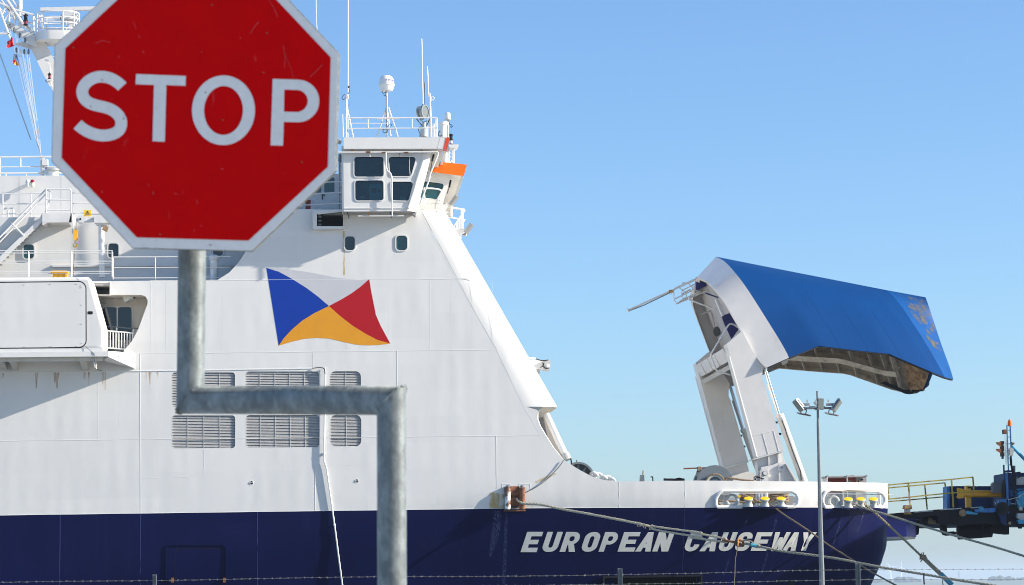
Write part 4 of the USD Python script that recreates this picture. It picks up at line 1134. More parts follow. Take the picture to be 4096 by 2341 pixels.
def lantern(parent, x, y, k, s, Y, lens, label=None):
    """ship's navigation lantern about 0.6 m tall: x, y its foot in pixels"""
    q = at(z1(k, x, y), Y); u = s
    g = holder(parent, "navigation_lantern", label)
    part(g, "base", lathe(q, [(0, 0), (.17 * u, 0), (.17 * u, .05 * u), (.13 * u, .07 * u)], n=16), SOOT)
    part(g, "glass", lathe(q, [(.12 * u, .07 * u), (.125 * u, .30 * u)], n=16), lens)
    part(g, "cap", lathe(q, [(.18 * u, .30 * u), (.18 * u, .34 * u), (.13 * u, .38 * u), (.13 * u, .46 * u), (.19 * u, .50 * u), (.07 * u, .56 * u), (0, .58 * u)], n=16), SOOT)
lm = holder(ship, "lantern_bracket")
part(lm, "shelf", ms([(235, 262), (295, 262), (290, 275), (240, 275)], .4), WHITE2)
def lantern2(name, x, ytop, ymid, ybot, k, Y, lens, double=False):
    q = at(z1(k, x, ybot), Y); H = at(z1(k, x, ytop), Y)[2] - q[2]
    g = holder(ship, name)
    r = H * (.21 if not double else .2)
    if double:
        prof = [((0, 0), (r * .9, 0), (r, .06 * H)), ((r * .75, .06 * H), (r * .75, .36 * H)), ((r, .36 * H), (r, .46 * H), (r * .7, .5 * H), (r * .75, .8 * H), (r, .84 * H), (r, .93 * H), (r * .4, .95 * H), (r * .4, H), (0, H))]
    else:
        prof = [((0, 0), (r * 1.2, 0), (r * 1.2, .12 * H)), ((r * .95, .12 * H), (r * .95, .62 * H)), ((r * 1.25, .62 * H), (r * 1.25, .72 * H), (r * .9, .8 * H), (r * .9, .88 * H), (r * .4, .92 * H), (r * .4, H), (0, H))]
    for nm, p, m in zip(("base", "glass", "cap"), prof, (SOOT, lens, SOOT)):
        part(g, nm, lathe(q, list(p), n=16), m)
    return g
lantern2("navigation_lantern", 267, 146, 210, 262, "a", YM - .2, REDLENS, True)
lantern2("navigation_lantern", 515, 757, 800, 826, "a", YM - .4, REDLENS)
h2 = holder(ship, "lantern_bracket")
part(h2, "shelf", slab(Z("a", (492, 824), (540, 822), (540, 836), (500, 838)), YM - .5, .4), WHITE2); part(h2, "strut", ptube(Z("a", (520, 838), (540, 905)), YM - .3, .04, 6), WHITE2); part(h2, "rod", ptube(Z("a", (517, 757), (516, 700)), YM - .4, .04, 6), WHITE2)
part(h2, "cable", ptube(Z("a", (490, 828), (474, 840), (484, 855), (510, 852)), YM - .4, .016, 5), BLACK)
h = holder(ship, "halyards")
for (x, y), (xe, ye) in zip(((100, 280), (150, 310), (205, 365), (262, 412), (168, 520), (210, 540), (252, 545), (297, 545), (160, 310), (212, 370), (268, 415), (300, 545)),
                          ((372, 1450), (376, 1450), (380, 1450), (385, 1450), (378, 1450), (383, 1450), (388, 1455), (408, 1452), (395, 1450), (386, 1440), (392, 1450), (415, 1455))):
    p = [at(z1("a", x, y), YM - .4), at(z1("a", (x + xe) / 2 - 3, (y + ye) / 2 + 3), YM - .8), at(z1("a", xe, ye), YM - 1.5), at(z1("b", 428, 165), yt)]
    part(h, "halyard", tube(p, .011, 4), WHITE2)
for x, y in ((100, 270), (148, 305), (205, 360), (262, 408), (170, 515), (210, 535), (252, 530), (297, 530)):
    part(h, "block", lathe(at(z1("a", x, y + 12), YM - .4), [(0, .18), (.05, .12), (.06, .0), (.05, -.1), (0, -.14)], n=8), DGREY if x != 210 else WHITE2)
part(h, "stay", [ptube(Z("a", (-60, 380), (0, 555), (325, 1456)), YM - 3, .018, 4), ptube(Z("a", (-60, 400), (0, 580), (318, 1456)), YM - 3, .014, 4), ptube(Z("a", (385, 1260), (412, 1456)), YM - 2, .014, 4)], DGREY)
def cloth(k, rows, Y, seed):
    """a small folded flag: rows of pixel points, from edge to edge"""
    R = []
    for j, row in enumerate(rows):
        P = np.array([at(z1(k, *p), Y + .12 * math.sin(2.3 * i + j * 1.1 + seed)) for i, p in enumerate(row)])
        R.append(P)
    R = np.array(R); a, b = R.shape[:2]
    return tri((R.reshape(-1, 3), np.array([[i * b + j, i * b + j + 1, (i + 1) * b + j + 1, (i + 1) * b + j] for i in range(a - 1) for j in range(b - 1)])))
single("flag", cloth("a", [[(112, 390), (120, 388), (130, 392), (132, 400)], [(95, 420), (112, 418), (128, 425), (140, 432)], [(72, 436), (95, 440), (122, 448), (146, 458)], [(78, 462), (98, 462), (122, 470), (148, 480)], [(66, 490), (84, 500), (110, 492), (134, 484)]], YM - .5, 0),
       FLAGCR, "small bright red flag flying from the halyards under the mast's yard", "flag", smooth=True)
fl = thing("signal_flag", "small red, yellow, white and blue house flag hanging below the red flag", "flag", at(z1("a", 165, 620), YM - .6))
part(fl, "white_field", cloth("a", [[(138, 572), (155, 560), (170, 562)], [(136, 600), (152, 605), (170, 600)], [(134, 628), (150, 622), (165, 615)]], YM - .6, 1), FLAGW, smooth=True)
part(fl, "blue_field", cloth("a", [[(170, 562), (178, 575), (182, 590)], [(170, 600), (180, 610), (190, 625)], [(172, 630), (190, 650), (202, 672)]], YM - .6, 2), FLAGCB, smooth=True)
part(fl, "red_field", cloth("a", [[(134, 628), (150, 622), (166, 620)], [(132, 650), (148, 648), (160, 640)], [(140, 665), (155, 668), (166, 655)]], YM - .62, 3), FLAGCR, smooth=True)
part(fl, "yellow_field", cloth("a", [[(150, 655), (165, 640), (172, 630)], [(152, 670), (172, 660), (188, 650)], [(165, 682), (185, 684), (203, 682)]], YM - .64, 4), FLAGCY, smooth=True)
# ================================================================ bridge wing
YW, YCW = Y0 - 1.2, 133.4
h = holder(ship, "bridge_wing")
def edge_line(k, a, b, Y):
    A, B_ = at(z1(k, *a), Y), at(z1(k, *b), Y)
    return lambda z: A[0] + (B_[0] - A[0]) * (z - A[2]) / (B_[2] - A[2])
seam = edge_line("e", (1192, 260), (1045, 800), YW)
sil = edge_line("e", (1275, 290), (1135, 800), YW + .45)
zt, zb = at(z1("e", 800, 205), YW)[2], at(z1("e", 800, 838), YW)[2]
xl0 = at(z1("e", 422, 500), YW)[0]
W = [Z("e", (527, 312), (810, 312), (812, 503), (527, 503)), Z("e", (858, 312), (1130, 312), (1076, 497), (880, 497)),
     Z("e", (535, 542), (808, 540), (810, 733), (537, 735)), Z("e", (880, 553), (1102, 553), (1054, 737), (893, 732))]
plate = Polygon([(xl0, zt), (seam(zt), zt), (seam(zb), zb), (xl0, zb)])
wg = [rnd(xz(w, YW), .13) for w in W]
part(h, "side_plate", prism(plate.difference(unary_union(wg)), YW, YW + .1), WHITE)
zz = np.linspace(zb, zt, 8); St = []
for z in zz:
    th = np.linspace(0, math.pi / 2, 10)
    St.append([[seam(z) + (sil(z) - seam(z)) * math.sin(t), YW + .5 * (1 - math.cos(t)), z] for t in th] + [[sil(z), YCW, z]])
St = np.array(St); k = St.shape[1]
part(h, "front_plate", tri((St.reshape(-1, 3), np.array([[i * k + j, i * k + j + 1, (i + 1) * k + j + 1, (i + 1) * k + j] for i in range(7) for j in range(k - 1)]))), WHITE, smooth=40)
bot = St[0]
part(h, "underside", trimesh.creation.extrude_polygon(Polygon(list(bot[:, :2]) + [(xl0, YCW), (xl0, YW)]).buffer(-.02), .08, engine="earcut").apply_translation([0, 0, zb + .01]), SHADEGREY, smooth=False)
part(h, "aft_plate", bx((xl0 - .08, YW + .02, zb), (xl0 - .002, YCW, zt)), WHITE)
part(h, "inner_wall", prism(Polygon([(xl0, zb + .1), (sil(zb + .1) - .12, zb + .1), (sil(zt) - .12, zt), (xl0, zt)]), YW + 2.6, YW + 2.7), INSIDE)
part(h, "inner_floor", bx((xl0, YW + .11, zb + .1), (sil(zb) - .1, YW + 2.6, zb + .16)), INSIDE)
part(h, "inner_ceiling", bx((xl0, YW + .11, zt - .3), (sil(zt) - .3, YW + 2.6, zt - .25)), INSIDE)
zs_ = at(z1("e", 800, 806), YW)[2]
part(h, "sill_bead", bx((xl0, YW - .03, zs_ - .03), (seam(zs_) + .1, YW - .001, zs_)), WHITE2)
part(h, "joint", tube([(seam(zt), YW - .002, zt), (seam(zb), YW - .002, zb)], .007, 4), PALEGREY)
for w, g in zip(W, wg):
    hw = holder(h, "window")
    hw.base = h.base
    part(h, "window_frame", prism(g.buffer(.045).difference(g), YW - .03, YW + .05), WHITE2)
    part(h, "window_seal", prism(g.difference(g.buffer(-.022)), YW + .0, YW + .05), BLACK)
    part(hw, "x", prism(g.buffer(.02), YW + .06, YW + .07), PANE) if False else part(h, "window_pane", prism(g.buffer(.02), YW + .06, YW + .065), PANE)
    stage.RemovePrim(hw.path)
part(h, "console", pbox(z1("e", 672, 575), z1("e", 800, 735), YW + .9, .5), CONSOLE)
part(h, "console_screen", pbox(z1("e", 690, 612), z1("e", 742, 660), YW + .88, .02), BLACK); part(h, "console_screen", pbox(z1("e", 758, 630), z1("e", 778, 650), YW + .88, .02), BLACK)
part(h, "console", pbox(z1("e", 585, 690), z1("e", 632, 716), YW + .8, .3), PALEGREY)
part(h, "chair", [slab(Z("e", (925, 640), (1010, 590), (1020, 740), (910, 740)), YW + 1.2, .4, .05), slab(Z("e", (1030, 590), (1085, 588), (1070, 640), (1040, 635)), YW + 1.3, .2)], DGREY)
part(h, "desk", pbox(z1("e", 975, 695), z1("e", 1025, 735), YW + .7, .3), PALEGREY)
# pipes and wipers on the wing
part(h, "wash_pipe", ptube(Z("e", (368, 268), (1325, 262), (1342, 270), (1335, 300), (1262, 480), (1250, 540), (1165, 770)), YW - .18, .042, 8, .1), WHITE2)
part(h, "wash_pipe", ptube(Z("e", (833, 268), (838, 420), (850, 450), (885, 475), (890, 520), (896, 870), (890, 884)), YW - .2, .036, 8, .1), WHITE2)
part(h, "grab_rail", ptube(Z("e", (562, 885), (1010, 883)), YW + .1, .03, 6), WHITE2)
for x in (508, 1183):
    part(h, "pipe_bracket", ptube(Z("e", (x, 236), (x, 272)), YW - .15, .035, 6), RUSTO)
for x in (660, 1030, 815):
    part(h, "pipe_rust", ptube(Z("e", (x - 22, 267), (x + 22, 266)), YW - .181, .044, 8), RUST)
for x, m_ in ((679, WHITE2), (968, TAN)):
    part(h, "spray_nozzle", ptube(Z("e", (x, 268), (x, 312)), YW - .15, .022, 6), m_)
part(h, "wiper", [ptube(Z("e", (840, 258), (1100, 252)), YW - .06, .02, 5), ptube(Z("e", (1060, 290), (1062, 400), (1068, 485)), YW - .05, .014, 5), ptube(Z("e", (1010, 292), (1100, 290)), YW - .05, .025, 5)], WHITE2)
part(h, "wiper", [ptube(Z("e", (1298, 285), (1282, 352)), YW + .5, .05, 6), ptube(Z("e", (1282, 352), (1262, 480)), YW + .5, .02, 5)], BLACK)
for x, y in ((460, 845), (875, 842)):
    part(h, "hook", ptube(Z("e", (x, y), (x + 5, y + 25), (x + 16, y + 38), (x + 10, y + 62)), YW + .3, .03, 6), DGREY)
part(h, "skirt_bracket", slab(Z("e", (1066, 838), (1133, 838), (1122, 885), (1075, 850)), YW + .5, .6), SHADEGREY)
part(h, "pipe_bracket", ptube(Z("e", (664, 842), (664, 888)), YW + .1, .025, 6), RUSTO)
# roof of the wing
h = holder(ship, "wing_roof")
rf = xz(Z("e", (423, 122), (1366, 120), (1417, 121), (1392, 232), (423, 233)), YW - .25)
part(h, "fascia", prism(rf, YW - .25, YCW - .2), WHITE)
part(h, "fascia_joint", ptube(Z("e", (1364, 121), (1335, 232)), YW - .252, .007, 4), SEAM)
part(h, "corner_marker", slab(Z("e", (1416, 120), (1455, 121), (1452, 145), (1430, 232), (1393, 231)), YW - .26, .7, .01), REDOR, label="red orange end of the roof fascia")
part(h, "front_edge", slab(Z("e", (1426, 150), (1440, 140), (1424, 236), (1398, 236)), YW + .45, YCW - YW - .6), WHITE2)
zsf = rf.bounds[1]
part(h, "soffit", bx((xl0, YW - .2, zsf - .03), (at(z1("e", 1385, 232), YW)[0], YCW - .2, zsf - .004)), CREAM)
part(h, "sheathing", slab(Z("e", (423, 236), (1285, 236), (1270, 262), (423, 262)), YW + .004, .02), WHITE)

# ---- wheelhouse further in
h = holder(ship, "wheelhouse")
body = xz(Z("x", (-900, 150), (615, 430), (600, 505), (560, 660), (478, 935), (-900, 900)), YCW)
part(h, "body", prism(body, YCW, 2 * YC - YCW), WHITE)
hw = rnd(xz(Z("x", (170, 596), (500, 640), (482, 700), (395, 866), (140, 852)), YCW - .02), .12)
part(h, "window_frame", prism(hw.buffer(.05).difference(hw), YCW - .05, YCW - .001), WHITE2)
part(h, "window_pane", prism(hw, YCW - .015, YCW - .002), GLASST)
part(h, "wiper", [ptube(Z("x", (592, 585), (572, 690)), YCW + .3, .05, 6), ptube(Z("x", (570, 690), (540, 780)), YCW + .3, .02, 5)], BLACK)
roof2 = xz(Z("x", (-900, 180), (825, 362), (782, 522), (-900, 330)), YCW - .3)
part(h, "roof", prism(roof2, YCW - .3, 2 * YC - YCW + .3), WHITE2)
part(h, "orange_fascia", slab(Z("x", (380, 312), (828, 360), (783, 526), (300, 464)), YCW - .32, .018), ORANGE, label="bright orange fascia panel of the wheelhouse roof")
zsf2 = at(z1("x", 740, 524), YCW)[2]
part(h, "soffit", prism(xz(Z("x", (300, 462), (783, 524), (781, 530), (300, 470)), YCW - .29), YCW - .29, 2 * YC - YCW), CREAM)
part(h, "roof_edge", prism(xz(Z("x", (755, 500), (786, 500), (783, 530), (742, 530)), YCW - .28), YCW - .28, 2 * YC - YCW), PALEGREY)
part(h, "front_bulwark", slab(Z("x", (120, 862), (390, 872), (480, 935), (545, 940), (500, 1050), (100, 1005)), YCW - .25, 6), WHITE)
# aft part behind the wing, with door
part(h, "aft_wall", pbox(z1("e", -500, 480), z1("e", 425, 830), YCW - .5, .4), WHITE)
part(h, "door", pbox(z1("e", 208, 520), z1("e", 366, 815), YCW - .53, .03), WHITE2)
for w in (Z("e", (235, 560), (333, 500), (333, 655), (235, 658)), Z("e", (120, 600), (205, 560), (203, 655), (120, 655))):
    g = rnd(xz(w, YCW - .56), .06)
    part(h, "door_window", prism(g, YCW - .56, YCW - .54), GLASST)
part(h, "door_handle", ptube(Z("e", (215, 665), (217, 725)), YCW - .57, .025, 6), BLACK)
part(h, "exit_plate", pbox(z1("e", 224, 674), z1("e", 242, 690), YCW - .56, .02), mat("exit_green", (0.01, 0.2, 0.06)))
part(h, "post", pbox(z1("e", 372, 270), z1("e", 412, 815), YW + 2, .3), WHITE2)
part(h, "ladder_rail", [ptube(Z("e", (385, 300), (385, 815)), YW + 1.8, .02, 5), ptube(Z("e", (405, 290), (405, 815)), YW + 1.8, .02, 5)], DGREY)
for i in range(7):
    part(h, "rung", ptube(Z("e", (385, 330 + i * 70), (405, 330 + i * 70)), YW + 1.8, .018, 5), DGREY)
part(h, "lamp", lathe(at(z1("e", 392, 330), YW + .5), [(0, .25), (.1, .2), (.12, -.1), (0, -.2)], n=10), DGREY)
part(h, "horn", lathe(at(z1("d", 380, 1132), YW + .3), [(0, .12), (.12, .08), (.14, -.05), (.06, -.1), (0, -.1)], axis=(-1, -.4, 0), n=12), PALEGREY)
hh = holder(ship, "bridge_deck_rail")
for ya, yb in ((567, 548), (677, 653), (780, 760)):
    part(hh, "rail", ptube(Z("e", (-300, ya + 15), (418, yb)), Y0 + .3, .03, 6), WHITE2)
part(hh, "post", ptube(Z("e", (412, 540), (412, 820)), Y0 + .3, .03, 6), WHITE2)
part(ship, "gooseneck_vent", ptube(Z("e", (163, 820), (163, 745), (155, 728), (138, 726), (125, 735), (122, 752)), Y0 + 1.2, .045, 8), WHITE2)
fb = holder(ship, "fire_box", "dark red box by the bridge deck rail")
part(fb, "box", pbox(z1("e", 52, 732), z1("e", 104, 825), Y0 + 1.0, .3), CONTAINER_RED); part(fb, "lid", pbox(z1("e", 50, 728), z1("e", 106, 742), Y0 + .97, .36), CONTAINER_RED)

# forward rails and little platform in front of the wheelhouse
hh = holder(ship, "fore_rail")
Yf = YCW - .6
part(hh, "rail", ptube(Z("x", (200, 705), (330, 706), (430, 722), (468, 745), (455, 770), (370, 915), (360, 1000)), Yf, .04, 8, .15), WHITE2)
part(hh, "rail", ptube(Z("x", (212, 855), (380, 870), (465, 895)), Yf, .03, 6), WHITE2)
part(hh, "rail", ptube(Z("x", (160, 905), (355, 925), (470, 920)), Yf, .028, 6), WHITE2)
for a, b in (((205, 700), (222, 995)), ((445, 770), (410, 1000)), ((455, 750), (458, 1010)), ((468, 745), (468, 1010)), ((285, 920), (280, 940))):
    part(hh, "post", ptube(Z("x", a, b), Yf, .03, 6), WHITE2)
part(hh, "gate", slab(Z("x", (440, 790), (462, 780), (466, 1010), (448, 1010)), Yf - .1, .03), WHITE2)
for a, b in (((540, 930), (470, 1010)), ((545, 960), (490, 1040))):
    part(hh, "brace", ptube(Z("x", a, b), YCW + .3, .04, 6), WHITE2)
hh = holder(ship, "fore_platform")
Yp_ = YCW + 1.0
part(hh, "rail", ptube(Z("x", (470, 965), (600, 985), (800, 1018)), Yp_, .05, 8), WHITE2); part(hh, "rail", ptube(Z("x", (530, 1120), (620, 1135), (795, 1165), (772, 1200)), Yp_, .035, 8), WHITE2)
part(hh, "rail", ptube(Z("x", (490, 1055), (625, 1048)), Yp_, .035, 8), WHITE2)
part(hh, "post", ptube(Z("x", (600, 975), (608, 1120)), Yp_, .07, 8), WHITE2)
for x in (718, 752, 768):
    part(hh, "post", ptube(Z("x", (x, 1015 if x > 730 else 1140), (x, 1290)), Yp_ + (x - 740) * .02, .045, 6), WHITE2)
for a, b in (((740, 1105), (632, 1275)), ((800, 1020), (772, 1060)), ((680, 1210), (680, 1290))):
    part(hh, "brace", ptube(Z("x", a, b), Yp_, .04, 6), WHITE2)
part(hh, "floor", slab(Z("x", (600, 1272), (805, 1292), (803, 1318), (780, 1318), (720, 1440), (560, 1360)), Yp_ - .1, 1.4), WHITE2)
part(hh, "bracket", slab(Z("x", (760, 1372), (845, 1345), (845, 1372), (800, 1390)), Yp_, .15), TAN); part(hh, "bracket", slab(Z("x", (720, 1408), (752, 1400), (745, 1445), (720, 1445)), Yp_, .15), WHITE2)
part(hh, "panel", slab(Z("x", (495, 1058), (600, 1055), (612, 1115), (530, 1112)), Yp_ + .3, .1), PALEGREY)
def flood(parent, k, x, y, Y, s=1.0):
    q = at(z1(k, x, y), Y)
    g = holder(parent, "floodlight")
    part(parent, "floodlight_housing", obox(q, (.16 * s, -.05, .22 * s), (.06, .2 * s, 0), (-.06, 0, .045)), ALU)
    part(parent, "floodlight_bracket", rod(q, q + [-.15, .1, -.35], .03, 6), WHITE2)
    stage.RemovePrim(g.path)
flood(hh, "x", 638, 885, Yp_ - .2); flood(hh, "x", 858, 1290, Yp_ - .1)

# ---- gear on the wing's roof
rg = holder(ship, "roof_rail")
Yr_ = YW + .1
part(rg, "rail", ptube(Z("d", (436, 912), (450, 903), (1310, 900), (1328, 908), (1330, 1000), (1328, 1088)), Yr_, .035, 8), WHITE2)
part(rg, "rail", ptube(Z("d", (446, 955), (850, 956)), Yr_ + 2, .02, 6), WHITE2); part(rg, "rail", ptube(Z("d", (446, 1006), (1328, 1000)), Yr_, .026, 6), WHITE2)
for x in (660, 1087):
    part(rg, "post", ptube(Z("d", (x, 903), (x, 1003)), Yr_, .026, 6), WHITE2)
for x in (447, 462, 1316):
    part(rg, "post", ptube(Z("d", (x, 905), (x, 1090)), Yr_ + (.3 if x != 447 else 0), .03, 6), WHITE2)
for x in (1290, 1305):
    part(rg, "post", ptube(Z("d", (x, 960), (x, 1090)), Yr_ + 2, .025, 6), WHITE2)
g = holder(ship, "satellite_dome")
Yd_ = YW + 2.6
q = at(z1("d", 845, 1088), Yd_); s = (Yd_ / 10770) / 2.4263
def dz(y): return (1088 - y) * s
part(g, "mast", lathe(q, [(11 * s, 0), (11 * s, dz(630))], n=12), WHITE2)
part(g, "dome", lathe(q, [(0, dz(474)), (30 * s, dz(476)), (52 * s, dz(486)), (66 * s, dz(505)), (74 * s, dz(530)), (76 * s, dz(566))], n=28), WHITE2)
part(g, "dome_base", lathe(q, [(81 * s, dz(566)), (81 * s, dz(577)), (76 * s, dz(580)), (62 * s, dz(622)), (54 * s, dz(630)), (0, dz(631))], n=28), WHITE2)
for a, b in (((835, 808), (746, 1088)), ((858, 800), (952, 1088)), ((846, 830), (880, 1080))):
    part(g, "strut", ptube(Z("d", a, b), Yd_ + (0 if a[0] != 846 else 1.0), .035, 6), WHITE2)
part(g, "cross_bar", ptube(Z("d", (772, 1017), (918, 1017)), Yd_, .025, 6), WHITE2); part(g, "cross_bar", ptube(Z("d", (748, 912), (968, 910)), Yd_ - .1, .025, 6), WHITE2)
tt = np.linspace(0, 2 * math.pi, 16)
part(g, "cable", [tube([at(z1("d", 826 + 22 * math.cos(t), 1026 + 22 * math.sin(t)), Yd_ - .1) for t in tt], .016, 5), ptube(Z("d", (798, 628), (797, 655), (812, 665), (832, 652), (836, 668), (825, 690), (812, 680)), Yd_ - .1, .016, 5),
                  ptube(Z("d", (840, 690), (837, 1010)), Yd_ - .1, .014, 5), ptube(Z("d", (850, 985), (880, 960), (893, 970), (870, 1000)), Yd_ - .1, .012, 5)], BLACK)
for txt, x, y, hgt in (("n", 838, 536, .085), ("where", 889, 538, .085)):
    t = meshkit.text_mesh(txt, hgt, .004, bold=True)
    t = trimesh.Trimesh(*trimesh.remesh.subdivide_to_size(t.vertices, t.faces, .05))
    v = np.array(t.vertices); c = at(z1("d", x, y), Yd_ - .4); w = t.bounds[1][0]
    X = c[0] - w / 2 + v[:, 0]; R = 74.5 * s + .004
    dx = np.clip(X - q[0], -R * .995, R * .995)
    part(g, "print", trimesh.Trimesh(np.column_stack([q[0] + dx, q[1] - np.sqrt(R * R - dx * dx) - v[:, 2], c[2] + v[:, 1]]), t.faces, process=False), TXTB, smooth=False)
def whip(name, parts_, Y, extra=()):
    g = holder(ship, name)
    for nm, pts, r, m_ in parts_:
        part(g, nm, ptube(Z("d", *pts), Y, r, 8), m_)
    return g
whip("whip_antenna", [("post", [(449, 672), (449, 1090)], .055, WHITE2), ("whip", [(464, 655), (467, -420)], .042, WHITE2), ("clamp", [(460, 672), (462, 718)], .06, WHITE2), ("ferrule", [(473, 592), (474, 612)], .05, BLACK),
                      ("strut", [(455, 790), (517, 1090)], .03, WHITE2), ("strut", [(432, 735), (452, 750)], .02, WHITE2), ("cable", [(474, 612), (482, 645), (470, 672), (445, 675), (420, 682), (406, 710), (418, 728), (438, 715), (440, 690)], .014, BLACK),
                      ("feeler", [(478, 745), (478, 782), (458, 785)], .012, DGREY), ("strut", [(468, 800), (478, 795)], .012, WHITE2)], YW + 1.5)
whip("whip_antenna", [("whip", [(1180, 135), (1184, 300), (1193, 768)], .028, WHITE2), ("ferrule", [(1193, 768), (1194, 790)], .032, DGREY)], YW + 2.8)
whip("whip_antenna", [("whip", [(1206, 558), (1209, 560), (1215, 790)], .035, DGREY)], YW + 2.9)
whip("whip_antenna", [("post", [(1259, 668), (1272, 1088)], .05, WHITE2), ("whip", [(1235, 402), (1240, 520), (1247, 668)], .034, WHITE2), ("clamp", [(1247, 668), (1250, 698)], .05, WHITE2), ("strut", [(1262, 790), (1210, 1088)], .03, WHITE2),
                      ("loop", [(1268, 715), (1275, 700), (1288, 697), (1300, 706), (1300, 718), (1290, 728), (1275, 726), (1268, 715)], .022, WHITE2), ("strut", [(1285, 728), (1265, 745)], .02, WHITE2), ("shelf", [(1235, 990), (1300, 988)], .04, WHITE2)], YW + 2.3)
whip("whip_antenna", [("whip", [(414, 865), (416, 1000)], .02, WHITE2), ("post", [(416, 1000), (416, 1090)], .04, WHITE2)], YW + 4)
part(ship, "whip_antenna", ptube([(1262, -40), (1267, 116), (1270, 260)], YW + 5, .022, 6), WHITE2)
g = holder(ship, "search_light")
Ys_ = YW + 2.0
q = at(z1("d", 1165, 846), Ys_); ax = np.array([.80, -.60, -.02]); s2 = (Ys_ / 10770) / 2.4263
part(g, "drum", cyl(q - ax * 8 * s2, ax, 60 * s2, 62 * s2, 28), PALEGREY)
part(g, "rim", lathe(q, [(57 * s2, 48 * s2), (66 * s2, 48 * s2), (66 * s2, 66 * s2), (58 * s2, 66 * s2)], axis=ax, n=28), ALU)
part(g, "glass", cyl(q + ax * 54 * s2, ax, 58 * s2, 6 * s2, 28, r2=54 * s2), LENS)
t = np.linspace(-.3, math.pi + .3, 16)
yk = np.array([.55, .8, 0])
part(g, "yoke", tube([q + [0, 0, 0] + ax * 20 * s2 + 72 * s2 * (math.cos(a) * np.array([.6, .8, 0]) - math.sin(a) * np.array([0, 0, 1])) for a in t], .035, 8), DGREY)
pq = at(z1("d", 1206, 1088), Ys_)
part(g, "pedestal", lathe(pq, [(40 * s2, 0), (40 * s2, 78 * s2), (44 * s2, 80 * s2), (44 * s2, 92 * s2), (20 * s2, 96 * s2), (18 * s2, 150 * s2)], n=20), PALEGREY)
part(g, "bracket", [ptube(Z("d", (1130, 910), (1190, 985)), Ys_, .03, 6), ptube(Z("d", (1262, 910), (1225, 985)), Ys_, .03, 6), ptube(Z("d", (1160, 915), (1200, 945), (1240, 930)), Ys_ - .2, .025, 6)], DGREY)
part(g, "cable", [ptube(Z("d", (1180, 990), (1155, 995), (1150, 1020), (1168, 1065), (1160, 1085)), Ys_ - .3, .022, 5), ptube(Z("d", (1240, 940), (1255, 925), (1245, 950), (1228, 965)), Ys_ - .3, .016, 5)], BLACK)
part(g, "print", pbox(z1("d", 1118, 830), z1("d", 1152, 834), q[1] - .47, .01) if False else bx(q + [-.16, -.52, .05], q + [-.02, -.51, .065]), TXT)
g = holder(ship, "small_dome")
Yq = YW + 5.5
q = at(z1("d", 1436, 1090), Yq); s3 = (Yq / 10770) / 2.4263
part(g, "post", lathe(q, [(8 * s3, 0), (8 * s3, 172 * s3)], n=10), WHITE2)
part(g, "dome", lathe(q, [(0, 248 * s3), (18 * s3, 243 * s3), (29 * s3, 230 * s3), (32 * s3, 205 * s3), (32 * s3, 178 * s3)], n=20), WHITE2)
part(g, "dome_base", lathe(q, [(33 * s3, 180 * s3), (30 * s3, 172 * s3), (15 * s3, 166 * s3), (0, 166 * s3)], n=20), PALEGREY)
part(g, "cable", ptube(Z("d", (1440, 930), (1452, 965), (1470, 970), (1480, 985), (1466, 995), (1458, 985)), Yq - .1, .018, 5), BLACK)
lantern2("navigation_lantern", 1385, 962, 995, 1026, "d", YW + 4.5, DGREY)
part(ship, "lantern_post", lathe(at(z1("d", 1388, 1095), YW + 4.5), [(.2, 0), (.2, .62), (.24, .64), (.24, .78), (0, .8)], n=16), WHITE2)
part(ship, "lantern_cable", ptube(Z("d", (1360, 1028), (1345, 1050), (1345, 1075), (1365, 1080), (1380, 1072)), YW + 4.2, .02, 5), BLACK)
lantern2("navigation_lantern", 1467, 1056, 1100, 1160, "d", YW + 5.8, CLEARLENS, True)
g = holder(ship, "lantern_platform")
part(g, "floor", slab(Z("d", (1446, 1160), (1540, 1160), (1540, 1172), (1510, 1195), (1450, 1190)), YW + 5.6, 1.0), WHITE2)
for x in (1413, 1443, 1482, 1492):
    part(g, "post", ptube(Z("d", (x, 1180), (x, 1345)), YW + 5.8, .04 if x != 1413 else .1, 6), WHITE2)
for y in (1215, 1240, 1275):
    part(g, "rail", ptube(Z("d", (1405, y), (1490, y + 5)), YW + 5.8, .028, 6), WHITE2)
for a, b in (((1445, 1185), (1480, 1190)), ((1480, 1190), (1490, 1215)), ((1408, 1340), (1440, 1300)), ((1445, 1345), (1485, 1300))):
    part(g, "brace", ptube(Z("d", a, b), YW + 6, .035, 6), WHITE2)

# crane jib behind the front corner
g = holder(ship, "jib_head")
Yj = Y0 + 4.5
part(g, "boom", slab(Z("m", (525, 340), (560, 335), (720, 350), (720, 430), (600, 430), (560, 380)), Yj, .5), WHITE2)
part(g, "head", slab(Z("m", (660, 350), (720, 340), (732, 352), (730, 410), (722, 440), (666, 438)), Yj - .1, .7, .01), PALEGREY)
part(g, "sheave", cyl(at(z1("m", 712, 395), Yj - .2), (0, 1, 0), .09, .1, 16), WHITE2)
part(g, "foot", pbox(z1("m", 600, 430), z1("m", 628, 500), Yj, .3), SHADEGREY)
part(g, "pipe", ptube(Z("m", (520, 322), (590, 325)), Yj - .1, .04, 6), WHITE2)
part(g, "cable", [ptube(Z("m", (590, 330), (640, 345), (690, 345), (712, 340)), Yj - .12, .025, 5), ptube(Z("m", (655, 365), (662, 380), (655, 400), (635, 415)), Yj - .12, .02, 5), ptube(Z("m", (670, 370), (660, 405), (690, 425), (718, 420)), Yj - .14, .02, 5)], BLACK)

